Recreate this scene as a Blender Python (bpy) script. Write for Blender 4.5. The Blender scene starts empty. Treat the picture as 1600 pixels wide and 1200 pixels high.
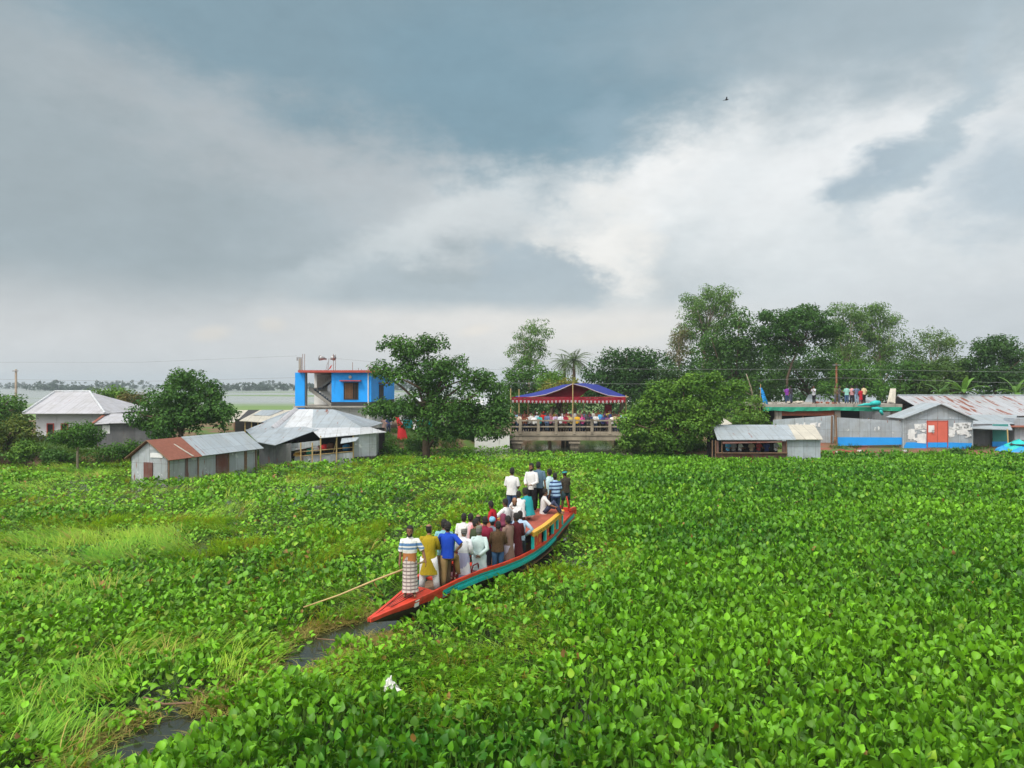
import bpy, math, random
import numpy as np
from mathutils import Vector, Matrix
R = math.radians
random.seed(7)
rng = np.random.default_rng(11)
scene = bpy.context.scene
C = scene.collection
F, CZ, HY = 1170.0, 5.55, 600.0          # camera: focal length (photo pixels), height, horizon row

def X(px, D): return (px - 800.0) / F * D
def Zh(py, D): return CZ - (py - HY) / F * D
def W(px, py, D): return Vector((X(px, D), D, Zh(py, D)))

# ------------------------------------------------------------------ objects
def setp(o, label=None, cat=None, group=None, kind=None):
    if label: o['label'] = label
    if cat: o['category'] = cat
    if group: o['group'] = group
    if kind: o['kind'] = kind
    return o

def thing(name, label, cat, loc=(0, 0, 0), rz=0.0, group=None):
    o = bpy.data.objects.new(name, None)
    o.empty_display_size = 0.2
    C.objects.link(o)
    o.location = loc
    o.rotation_euler = (0, 0, rz)
    return setp(o, label, cat, group)

def link_mesh(name, me, parent=None):
    o = bpy.data.objects.new(name, me)
    C.objects.link(o)
    if parent is not None: o.parent = parent
    return o

class MB:
    """collects faces; build() links them as ONE mesh object"""
    def __init__(s): s.v = []; s.f = []; s.m = []
    def add(s, pts, faces, mi=0):
        n = len(s.v)
        s.v += [tuple(p) for p in pts]
        for f in faces:
            s.f.append(tuple(i + n for i in f)); s.m.append(mi)
        return s
    def poly(s, pts, mi=0): return s.add(pts, [tuple(range(len(pts)))], mi)
    def slab(s, pts, t=0.03, mi=0):
        """polygon with thickness t below it (against its normal)"""
        p = [Vector(q) for q in pts]
        n = Vector((0, 0, 0))
        for i in range(len(p)):
            n += (p[i] - p[0]).cross(p[(i + 1) % len(p)] - p[0])
        n.normalize()
        k = len(p)
        q = [a - n * t for a in p]
        fs = [tuple(range(k)), tuple(range(2 * k - 1, k - 1, -1))]
        for i in range(k):
            j = (i + 1) % k
            fs.append((i, k + i, k + j, j))
        return s.add(p + q, fs, mi)
    def box(s, c, d, rz=0.0, mi=0, rx=0.0, ry=0.0):
        x, y, z = d[0] / 2, d[1] / 2, d[2] / 2
        M = Matrix.Translation(c) @ Matrix.Rotation(rz, 4, 'Z') @ Matrix.Rotation(ry, 4, 'Y') @ Matrix.Rotation(rx, 4, 'X')
        P = [M @ Vector((sx * x, sy * y, sz * z)) for sz in (-1, 1) for sy in (-1, 1) for sx in (-1, 1)]
        return s.add(P, [(0, 2, 3, 1), (4, 5, 7, 6), (0, 1, 5, 4), (2, 6, 7, 3), (0, 4, 6, 2), (1, 3, 7, 5)], mi)
    def loft(s, rings, mi=0, cap0=True, cap1=True, closed=True):
        n = len(rings[0]); pts = [p for r in rings for p in r]; fs = []
        for k in range(len(rings) - 1):
            a, b = k * n, (k + 1) * n
            for i in range(n if closed else n - 1):
                j = (i + 1) % n
                fs.append((a + i, a + j, b + j, b + i))
        if cap0: fs.append(tuple(range(n - 1, -1, -1)))
        if cap1: fs.append(tuple(range((len(rings) - 1) * n, len(rings) * n)))
        return s.add(pts, fs, mi)
    def tube(s, pts, rad, n=8, mi=0, cap=True):
        pts = [Vector(p) for p in pts]
        if not hasattr(rad, '__len__'): rad = [rad] * len(pts)
        rings = []; u = None
        for i, p in enumerate(pts):
            t = (pts[min(i + 1, len(pts) - 1)] - pts[max(i - 1, 0)])
            if t.length < 1e-9: t = Vector((0, 0, 1))
            t.normalize()
            if u is None:
                u = t.cross(Vector((0, 1, 0.13)))
                if u.length < 0.1: u = t.cross(Vector((1, 0, 0)))
            u = (u - t * u.dot(t)).normalized()
            w = t.cross(u)
            r = rad[i]
            ra, rb = r if isinstance(r, (tuple, list)) else (r, r)
            rings.append([p + u * (math.cos(2 * math.pi * k / n) * ra) + w * (math.sin(2 * math.pi * k / n) * rb) for k in range(n)])
        return s.loft(rings, mi, cap, cap)
    def ball(s, c, r, n=10, m=7, mi=0):
        c = Vector(c)
        if not hasattr(r, '__len__'): r = (r, r, r)
        rings = []
        for k in range(m + 1):
            a = math.pi * k / m
            rr = max(math.sin(a), 0.02)
            rings.append([c + Vector((r[0] * rr * math.cos(2 * math.pi * i / n), r[1] * rr * math.sin(2 * math.pi * i / n), -r[2] * math.cos(a))) for i in range(n)])
        return s.loft(rings, mi)
    def build(s, name, mats, root=None, smooth=False, world=True):
        if not isinstance(mats, (list, tuple)): mats = [mats]
        V = s.v
        if root is not None and world:
            M = (Matrix.Translation(root.location) @ Matrix.Rotation(root.rotation_euler.z, 4, 'Z')).inverted()
            par = root.parent
            if par is not None:
                M = M @ (Matrix.Translation(par.location) @ Matrix.Rotation(par.rotation_euler.z, 4, 'Z')).inverted()
            V = [tuple(M @ Vector(p)) for p in V]
        me = bpy.data.meshes.new(name)
        me.from_pydata(V, [], s.f)
        for m in mats: me.materials.append(m)
        me.polygons.foreach_set('material_index', s.m)
        if smooth: me.polygons.foreach_set('use_smooth', [True] * len(s.f))
        me.update()
        # uv in metres: u runs level along the face, v up its slope
        uvl = me.uv_layers.new(name='UVMap').data
        for p in me.polygons:
            n = p.normal
            u = Vector((0, 0, 1)).cross(n)
            u = Vector((1, 0, 0)) if u.length < 0.05 else u.normalized()
            w = n.cross(u)
            for li in p.loop_indices:
                co = me.vertices[me.loops[li].vertex_index].co
                uvl[li].uv = (co.dot(u), co.dot(w))
        return link_mesh(name, me, root)

# ------------------------------------------------------------------ materials
def newmat(name):
    m = bpy.data.materials.new(name); m.use_nodes = True
    nt = m.node_tree; nt.nodes.clear()
    out = nt.nodes.new('ShaderNodeOutputMaterial')
    return m, nt, out

def N(nt, typ, ins=None, **kw):
    n = nt.nodes.new(typ)
    for k, v in kw.items(): setattr(n, k, v)
    for k, v in (ins or {}).items():
        if isinstance(v, bpy.types.NodeSocket): nt.links.new(v, n.inputs[k])
        else: n.inputs[k].default_value = v
    return n

def mth(nt, op, a, b=None, c=None, clamp=False):
    n = nt.nodes.new('ShaderNodeMath'); n.operation = op; n.use_clamp = clamp
    for i, v in enumerate((a, b, c)):
        if v is None: continue
        if isinstance(v, bpy.types.NodeSocket): nt.links.new(v, n.inputs[i])
        else: n.inputs[i].default_value = v
    return n.outputs[0]

def mixc(nt, fac, a, b, blend='MIX'):
    n = nt.nodes.new('ShaderNodeMix'); n.data_type = 'RGBA'; n.blend_type = blend
    for k, v in ((0, fac), (6, a), (7, b)):
        if isinstance(v, bpy.types.NodeSocket): nt.links.new(v, n.inputs[k])
        else: n.inputs[k].default_value = (v if k == 0 else (*v[:3], 1))
    return n.outputs[2]

def smooth(nt, x, lo, hi):
    n = nt.nodes.new('ShaderNodeMapRange'); n.interpolation_type = 'SMOOTHSTEP'
    nt.links.new(x, n.inputs[0])
    n.inputs[1].default_value = lo; n.inputs[2].default_value = hi
    return n.outputs[0]

def coords(nt, kind='Object'):
    return nt.nodes.new('ShaderNodeTexCoord').outputs[kind]

def noise(nt, vec, scale, detail=4, rough=0.55):
    return N(nt, 'ShaderNodeTexNoise', {'Vector': vec, 'Scale': scale, 'Detail': detail, 'Roughness': rough}).outputs[0]

def stretch(nt, vec, sc):
    return N(nt, 'ShaderNodeMapping', {'Vector': vec, 'Scale': sc}).outputs[0]

def finish(nt, out, col, rough=0.7, metal=0.0, bump=None, bstr=0.3, bdist=0.02, spec=0.4, extra=None):
    b = nt.nodes.new('ShaderNodeBsdfPrincipled')
    if isinstance(col, bpy.types.NodeSocket): nt.links.new(col, b.inputs['Base Color'])
    else: b.inputs['Base Color'].default_value = (*col[:3], 1)
    if isinstance(rough, bpy.types.NodeSocket): nt.links.new(rough, b.inputs['Roughness'])
    else: b.inputs['Roughness'].default_value = rough
    b.inputs['Metallic'].default_value = metal
    b.inputs['Specular IOR Level'].default_value = spec
    if bump is not None:
        bn = N(nt, 'ShaderNodeBump', {'Height': bump, 'Strength': bstr, 'Distance': bdist})
        nt.links.new(bn.outputs[0], b.inputs['Normal'])
    nt.links.new(b.outputs[0], out.inputs[0])
    return b

def plain(name, col, rough=0.7, var=0.25, scale=3.0, bump=0.2, spec=0.4, stain=None, metal=0.0):
    """paint, plaster, concrete, wood ...: a base colour with cloudy wear and optional stains"""
    m, nt, out = newmat(name)
    co = coords(nt)
    n1 = noise(nt, co, scale, 6, 0.6); n2 = noise(nt, co, scale * 9, 4)
    c = mixc(nt, mth(nt, 'MULTIPLY', smooth(nt, n1, 0.3, 0.7), var), col, tuple(x * 0.45 for x in col[:3]))
    if stain:
        st = noise(nt, stretch(nt, co, (2.2, 2.2, 0.35)), scale * 1.3, 6, 0.7)
        c = mixc(nt, smooth(nt, st, 0.55, 0.72), c, stain)
    finish(nt, out, c, rough, metal, n2, bump, 0.02, spec)
    return m

def tin(name, col, rust=0.0, rough=0.42, metal=0.35, pitch=0.09, sheet=0.83, var=0.22, band=None, poster=0.0, rustcol=(0.16, 0.045, 0.02)):
    """corrugated iron sheets; u along the wall, v up the slope, both in metres"""
    m, nt, out = newmat(name)
    uv = coords(nt, 'UV'); ob = coords(nt)
    sx = N(nt, 'ShaderNodeSeparateXYZ', {'Vector': uv}); u, v = sx.outputs[0], sx.outputs[1]
    wave = mth(nt, 'SINE', mth(nt, 'MULTIPLY', u, 2 * math.pi / pitch))
    su = mth(nt, 'FLOOR', mth(nt, 'DIVIDE', u, sheet)); sv = mth(nt, 'FLOOR', mth(nt, 'DIVIDE', v, 1.9))
    wn = N(nt, 'ShaderNodeTexWhiteNoise', {'Vector': N(nt, 'ShaderNodeCombineXYZ', {'X': su, 'Y': sv}).outputs[0]}, noise_dimensions='2D').outputs[0]
    c = mixc(nt, mth(nt, 'MULTIPLY', wn, var * 2), col, tuple(x * 0.62 for x in col))
    n1 = noise(nt, ob, 0.9, 6, 0.65)
    c = mixc(nt, mth(nt, 'MULTIPLY', smooth(nt, n1, 0.4, 0.7), 0.35), c, (0.3, 0.29, 0.26))
    # rain streaks running down the sheets, dents, and the lap between rows of sheets
    sk = noise(nt, N(nt, 'ShaderNodeCombineXYZ', {'X': mth(nt, 'MULTIPLY', u, 4.5), 'Y': mth(nt, 'MULTIPLY', v, 0.5)}).outputs[0], 1.0, 5, 0.6)
    c = mixc(nt, mth(nt, 'MULTIPLY', smooth(nt, sk, 0.5, 0.75), 0.45), c, (0.17, 0.16, 0.15))
    fv = mth(nt, 'FRACT', mth(nt, 'DIVIDE', v, 1.15))
    c = mixc(nt, mth(nt, 'MULTIPLY', mth(nt, 'LESS_THAN', fv, 0.022), 0.45), c, (0.10, 0.10, 0.10))
    wave = mth(nt, 'ADD', wave, mth(nt, 'MULTIPLY', noise(nt, ob, 1.7, 3), 6.0))
    # sheet laps: thin dark seams
    fu = mth(nt, 'FRACT', mth(nt, 'DIVIDE', u, sheet))
    seam = mth(nt, 'LESS_THAN', fu, 0.035)
    c = mixc(nt, mth(nt, 'MULTIPLY', seam, 0.5), c, (0.08, 0.08, 0.08))
    if rust > 0:
        st = noise(nt, N(nt, 'ShaderNodeCombineXYZ', {'X': mth(nt, 'MULTIPLY', u, 2.1), 'Y': mth(nt, 'MULTIPLY', v, 0.28), 'Z': wn}).outputs[0], 1.2, 7, 0.62)
        c = mixc(nt, smooth(nt, st, 0.66 - rust * 0.4, 0.72 - rust * 0.36), c, mixc(nt, noise(nt, ob, 6, 3), rustcol, tuple(x * 1.9 for x in rustcol)))
    if band is not None:                      # painted band between two heights (object z)
        z = N(nt, 'ShaderNodeSeparateXYZ', {'Vector': ob}).outputs[2]
        ins = mth(nt, 'MULTIPLY', mth(nt, 'GREATER_THAN', z, band[0]), mth(nt, 'LESS_THAN', z, band[1]))
        wear = smooth(nt, noise(nt, ob, 5, 5, 0.7), 0.68, 0.6)
        c = mixc(nt, mth(nt, 'MULTIPLY', ins, wear), c, band[2])
    if poster > 0:                            # torn remains of pasted white bills
        pn = noise(nt, N(nt, 'ShaderNodeCombineXYZ', {'X': mth(nt, 'MULTIPLY', u, 0.8), 'Y': mth(nt, 'MULTIPLY', v, 0.8)}).outputs[0], 1.6, 8, 0.62)
        c = mixc(nt, smooth(nt, pn, 0.66 - poster, 0.68 - poster), c, (0.62, 0.64, 0.66))
    finish(nt, out, c, rough, metal, wave, 0.55, 0.02, 0.4)
    return m

def leafmat(name, trans=0.3, rough=0.42, spec=0.35):
    m, nt, out = newmat(name)
    a = N(nt, 'ShaderNodeAttribute', attribute_name='Col')
    b = N(nt, 'ShaderNodeBsdfPrincipled', {'Base Color': a.outputs[0], 'Roughness': rough, 'Specular IOR Level': spec})
    tc = mixc(nt, 1.0, a.outputs[0], (1.25, 1.1, 0.45), 'MULTIPLY')
    t = N(nt, 'ShaderNodeBsdfTranslucent', {'Color': tc})
    mx = N(nt, 'ShaderNodeMixShader', {0: trans})
    nt.links.new(b.outputs[0], mx.inputs[1]); nt.links.new(t.outputs[0], mx.inputs[2])
    nt.links.new(mx.outputs[0], out.inputs[0])
    return m

_cl = {}
def cloth(col, col2=None, pat=None, sc=1.0):
    """woven cloth; pat: stripes (along height) / checks / print"""
    key = (col, col2, pat, sc)
    if key in _cl: return _cl[key]
    m, nt, out = newmat('cloth')
    co = coords(nt)
    n1 = noise(nt, co, 9, 4)
    c = mixc(nt, mth(nt, 'MULTIPLY', n1, 0.35), col, tuple(x * 0.72 for x in col))
    if pat == 'stripes':
        z = N(nt, 'ShaderNodeSeparateXYZ', {'Vector': co}).outputs[2]
        k = mth(nt, 'GREATER_THAN', mth(nt, 'SINE', mth(nt, 'MULTIPLY', z, 2 * math.pi / (0.09 * sc))), 0.25)
        c = mixc(nt, k, c, col2)
    elif pat == 'checks':
        s3 = N(nt, 'ShaderNodeSeparateXYZ', {'Vector': co})
        k1 = mth(nt, 'GREATER_THAN', mth(nt, 'SINE', mth(nt, 'MULTIPLY', s3.outputs[2], 2 * math.pi / (0.085 * sc))), 0.35)
        k2 = mth(nt, 'GREATER_THAN', mth(nt, 'SINE', mth(nt, 'MULTIPLY', s3.outputs[0], 2 * math.pi / (0.1 * sc))), 0.55)
        c = mixc(nt, mth(nt, 'MAXIMUM', mth(nt, 'MULTIPLY', k1, 0.8), mth(nt, 'MULTIPLY', k2, 0.45)), c, col2)
    elif pat == 'print':
        v = N(nt, 'ShaderNodeTexVoronoi', {'Vector': co, 'Scale': 22 / sc}).outputs[0]
        c = mixc(nt, smooth(nt, v, 0.36, 0.28), c, col2)
    elif pat == 'bands':                      # polo shirt: white top, blue-grey chest bands, rust lower third
        z = N(nt, 'ShaderNodeSeparateXYZ', {'Vector': co}).outputs[2]
        def bt(a, b): return mth(nt, 'MULTIPLY', mth(nt, 'GREATER_THAN', z, a * sc), mth(nt, 'LESS_THAN', z, b * sc))
        c = mixc(nt, bt(0.725, 0.765), c, (0.10, 0.20, 0.38))
        c = mixc(nt, bt(0.675, 0.705), c, (0.16, 0.26, 0.42))
        c = mixc(nt, bt(0.45, 0.625), c, (0.42, 0.17, 0.06))
    finish(nt, out, c, 0.85, 0, noise(nt, stretch(nt, co, (1, 1, .45)), 17, 3), 0.7, 0.035, 0.2)
    _cl[key] = m
    return m

M = {}
M['concrete'] = plain('concrete', (0.36, 0.34, 0.30), 0.9, 0.5, 1.2, 0.4, 0.2, (0.10, 0.10, 0.08))
M['bridge_concrete'] = plain('bridge_concrete', (0.36, 0.31, 0.24), 0.9, 0.8, 1.1, 0.4, 0.2, (0.055, 0.05, 0.04))
M['plaster'] = plain('plaster', (0.60, 0.59, 0.63), 0.85, 0.25, 0.8, 0.15, 0.2, (0.36, 0.35, 0.36))
M['white_wall'] = plain('white_wall', (0.78, 0.78, 0.76), 0.85, 0.2, 1.0, 0.2, 0.2, (0.5, 0.5, 0.47))
M['blue_paint'] = plain('blue_paint', (0.012, 0.34, 0.92), 0.65, 0.22, 0.8, 0.15, 0.3, (0.010, 0.24, 0.68))
M['red_paint'] = plain('red_paint', (0.42, 0.07, 0.05), 0.65, 0.3, 2.0, 0.2, 0.35)
M['dark_band'] = plain('dark_band', (0.045, 0.045, 0.05), 0.85, 0.3)
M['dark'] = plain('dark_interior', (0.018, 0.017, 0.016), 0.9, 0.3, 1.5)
M['brown_cloth'] = plain('brown_curtain', (0.16, 0.08, 0.035), 0.85, 0.5, 4)
M['brick'] = plain('brick', (0.30, 0.10, 0.06), 0.9, 0.5, 5.0, 0.6, 0.2, (0.2, 0.14, 0.1))
M['wood'] = plain('old_wood', (0.20, 0.12, 0.07), 0.8, 0.5, 4, 0.4)
M['bamboo'] = plain('bamboo', (0.50, 0.36, 0.16), 0.55, 0.35, 5, 0.2)
M['green_net'] = plain('green_net', (0.015, 0.30, 0.19), 0.8, 0.35, 3)
M['teal_paint'] = plain('teal_paint', (0.02, 0.58, 0.56), 0.5, 0.45, 2.5, 0.3, 0.4, (0.05, 0.22, 0.20))
M['boat_red'] = plain('boat_red', (0.64, 0.060, 0.03), 0.5, 0.5, 3, 0.35, 0.4, (0.22, 0.05, 0.03))
M['roof_red'] = plain('roof_red', (0.40, 0.10, 0.065), 0.75, 0.5, 2, 0.35, 0.25, (0.24, 0.10, 0.07))
M['boat_yellow'] = plain('boat_yellow', (0.75, 0.42, 0.05), 0.5, 0.2, 5, 0.15, 0.5)
M['hull_dark'] = plain('hull_tar', (0.03, 0.022, 0.018), 0.5, 0.4, 3, 0.3, 0.4)
M['maroon_plastic'] = plain('maroon_plastic', (0.16, 0.012, 0.016), 0.35, 0.1, 2, 0.05, 0.5)
M['black_paint'] = plain('black_paint', (0.02, 0.02, 0.025), 0.5, 0.2)
M['white_paint'] = plain('white_paint', (0.8, 0.8, 0.78), 0.6, 0.12)
M['steel'] = plain('steel', (0.35, 0.35, 0.36), 0.45, 0.25, 4, 0.1, 0.5, None, 0.5)
M['rusty_iron'] = plain('rusty_iron', (0.22, 0.09, 0.05), 0.85, 0.5, 6, 0.3, 0.2)
M['wire'] = plain('wire', (0.28, 0.29, 0.30), 0.6, 0.1)
M['red_door'] = plain('red_door', (0.60, 0.13, 0.09), 0.6, 0.2, 2, 0.15, 0.35)
M['sky_paint'] = plain('sky_paint', (0.02, 0.30, 0.80), 0.7, 0.15, 2.5, 0.15, 0.3)
M['poster'] = plain('poster_paper', (0.74, 0.75, 0.76), 0.85, 0.25, 2.5, 0.1, 0.2, (0.42, 0.44, 0.48))
M['teal_wall'] = plain('teal_wall', (0.05, 0.26, 0.24), 0.75, 0.3, 1.5)
M['blue_tarp'] = plain('blue_tarp', (0.02, 0.28, 0.62), 0.5, 0.3, 2)
M['cyan_tarp'] = plain('cyan_tarp', (0.02, 0.48, 0.46), 0.5, 0.3, 2)
M['black_tarp'] = plain('black_tarp', (0.03, 0.03, 0.035), 0.5, 0.3, 2)
M['tent_blue'] = plain('tent_blue', (0.022, 0.034, 0.23), 0.75, 0.3, 1.5, 0.25, 0.25)
M['tent_red'] = plain('tent_red', (0.30, 0.018, 0.035), 0.8, 0.3, 2.5, 0.25, 0.25)
M['tent_white'] = plain('tent_white', (0.46, 0.37, 0.41), 0.8, 0.2, 3)
M['red_cloth'] = plain('red_cloth', (0.62, 0.025, 0.03), 0.8, 0.25, 3)
M['cream_tin'] = tin('cream_tin', (0.56, 0.53, 0.45), 0.05, 0.6, 0.1, var=0.12)
M['tin_new'] = tin('tin_new', (0.46, 0.53, 0.59), 0.03, 0.5, 0.15, var=0.13)
M['tin_roof'] = tin('tin_roof', (0.40, 0.46, 0.51), 0.07, 0.5, 0.15, var=0.2)
M['tin_white'] = tin('tin_white', (0.62, 0.65, 0.69), 0.0, 0.5, 0.12, var=0.08)
M['tin_house'] = tin('tin_house_roof', (0.50, 0.50, 0.54), 0.02, 0.5, 0.12, var=0.12)
M['tin_wall'] = tin('tin_wall', (0.50, 0.55, 0.59), 0.09, 0.5, 0.15, var=0.36, poster=0.06)
M['tin_grey'] = tin('tin_grey_wall', (0.42, 0.47, 0.53), 0.05, 0.5, 0.15, var=0.2, poster=0.02)
M['tin_dark'] = tin('tin_dark_wall', (0.16, 0.165, 0.18), 0.05, 0.55, 0.15, var=0.4)
M['tin_rust'] = tin('tin_rusted_roof', (0.42, 0.46, 0.50), 1.1, 0.7, 0.05, rustcol=(0.17, 0.060, 0.038))
M['tin_streak'] = tin('tin_streaked_roof', (0.44, 0.46, 0.50), 0.30, 0.55, 0.12, var=0.15)
M['tin_brown'] = tin('tin_brown_wall', (0.16, 0.055, 0.04), 0.1, 0.7, 0.05, var=0.2)
M['leaf'] = leafmat('tree_leaf', 0.26, 0.55, 0.16)
M['hyacinth'] = leafmat('hyacinth_leaf', 0.20, 0.46, 0.27)
M['grassmat'] = leafmat('grass_blade', 0.35, 0.5, 0.3)
M['bark'] = plain('bark', (0.13, 0.095, 0.065), 0.9, 0.5, 4, 0.6, 0.2)
M['pale_bark'] = plain('pale_bark', (0.34, 0.28, 0.22), 0.85, 0.4, 3, 0.4, 0.2)

# ------------------------------------------------------------------ numpy helpers
def vnoise(x, y, seed=0, oct=3, pers=0.5):
    """smooth 2-D value noise in 0..1"""
    r = np.random.default_rng(seed); T = r.random((256, 256))
    tot = np.zeros_like(x, dtype=float); amp = 1.0; nrm = 0.0
    for o in range(oct):
        xi = np.floor(x).astype(int); yi = np.floor(y).astype(int)
        fx = x - xi; fy = y - yi
        fx = fx * fx * (3 - 2 * fx); fy = fy * fy * (3 - 2 * fy)
        a = T[xi % 256, yi % 256]; b = T[(xi + 1) % 256, yi % 256]
        c = T[xi % 256, (yi + 1) % 256]; d = T[(xi + 1) % 256, (yi + 1) % 256]
        tot += amp * ((a * (1 - fx) + b * fx) * (1 - fy) + (c * (1 - fx) + d * fx) * fy)
        nrm += amp; amp *= pers
        x = x * 2.03 + 17.1; y = y * 2.03 + 31.7
    return tot / nrm

def sstep(x, a, b):
    t = np.clip((x - a) / (b - a), 0, 1)
    return t * t * (3 - 2 * t)

def np_mesh(name, verts, faces, cols, mat, parent=None, k=4, smooth_=False):
    """verts (V,3), faces (Fn,k), cols per vertex (V,3)"""
    me = bpy.data.meshes.new(name)
    nv, nf = len(verts), len(faces)
    me.vertices.add(nv); me.vertices.foreach_set('co', np.ascontiguousarray(verts, dtype=np.float32).ravel())
    me.loops.add(nf * k); me.loops.foreach_set('vertex_index', np.ascontiguousarray(faces, dtype=np.int32).ravel())
    me.polygons.add(nf)
    me.polygons.foreach_set('loop_start', np.arange(0, nf * k, k, dtype=np.int32))
    me.polygons.foreach_set('loop_total', np.full(nf, k, dtype=np.int32))
    if smooth_: me.polygons.foreach_set('use_smooth', np.ones(nf, dtype=bool))
    me.update(calc_edges=True)
    if cols is not None:
        ca = me.color_attributes.new('Col', 'FLOAT_COLOR', 'POINT')
        c4 = np.ones((nv, 4), dtype=np.float32); c4[:, :3] = cols
        ca.data.foreach_set('color', c4.ravel())
    me.materials.append(mat)
    return link_mesh(name, me, parent)

def unit(a): return a / np.maximum(np.linalg.norm(a, axis=-1, keepdims=True), 1e-9)

def inst(tv, tf, pos, ax, nrm, sl, sw):
    """copy a template (x length, y width, z normal) along axes ax with normals nrm"""
    lat = np.cross(nrm, ax)
    P = pos[:, None, :] + ax[:, None, :] * (tv[None, :, 0:1] * sl[:, None, None]) \
        + lat[:, None, :] * (tv[None, :, 1:2] * sw[:, None, None]) + nrm[:, None, :] * (tv[None, :, 2:3] * sl[:, None, None])
    n = len(pos); nt = len(tv)
    Fc = tf[None, :, :] + (np.arange(n) * nt)[:, None, None]
    return P.reshape(-1, 3), Fc.reshape(-1, tf.shape[1])
# ------------------------------------------------------------------ camera, sun, sky
cam = bpy.data.cameras.new('camera'); camo = bpy.data.objects.new('camera', cam); C.objects.link(camo)
camo.location = (0, 0, CZ); camo.rotation_euler = (R(90), 0, 0)
cam.sensor_width = 36; cam.lens = 36 * F / 1600; cam.clip_end = 20000; cam.clip_start = 0.2
scene.camera = camo
scene.view_settings.view_transform = 'Standard'; scene.view_settings.look = 'None'
scene.view_settings.exposure = 0.0; scene.view_settings.gamma = 1.0
scene.cycles.max_bounces = 6; scene.cycles.diffuse_bounces = 3; scene.cycles.transparent_max_bounces = 8
scene.cycles.use_denoising = True

SUN_AZ, SUN_EL = R(215), R(52)          # clockwise from +Y: behind the camera, to its left
sd = Vector((math.sin(SUN_AZ) * math.cos(SUN_EL), math.cos(SUN_AZ) * math.cos(SUN_EL), math.sin(SUN_EL)))
sun = bpy.data.lights.new('sun', 'SUN'); so = bpy.data.objects.new('sun', sun); C.objects.link(so)
sun.energy = 2.2; sun.angle = R(10); sun.color = (1.0, 0.96, 0.88)
so.rotation_euler = sd.to_track_quat('Z', 'Y').to_euler(); so.location = (-30, -40, 60)

def srgb(r, g, b):
    f = lambda c: (c / 255 / 12.92) if c / 255 <= 0.04045 else ((c / 255 + 0.055) / 1.055) ** 2.4
    return (f(r), f(g), f(b))

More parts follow.
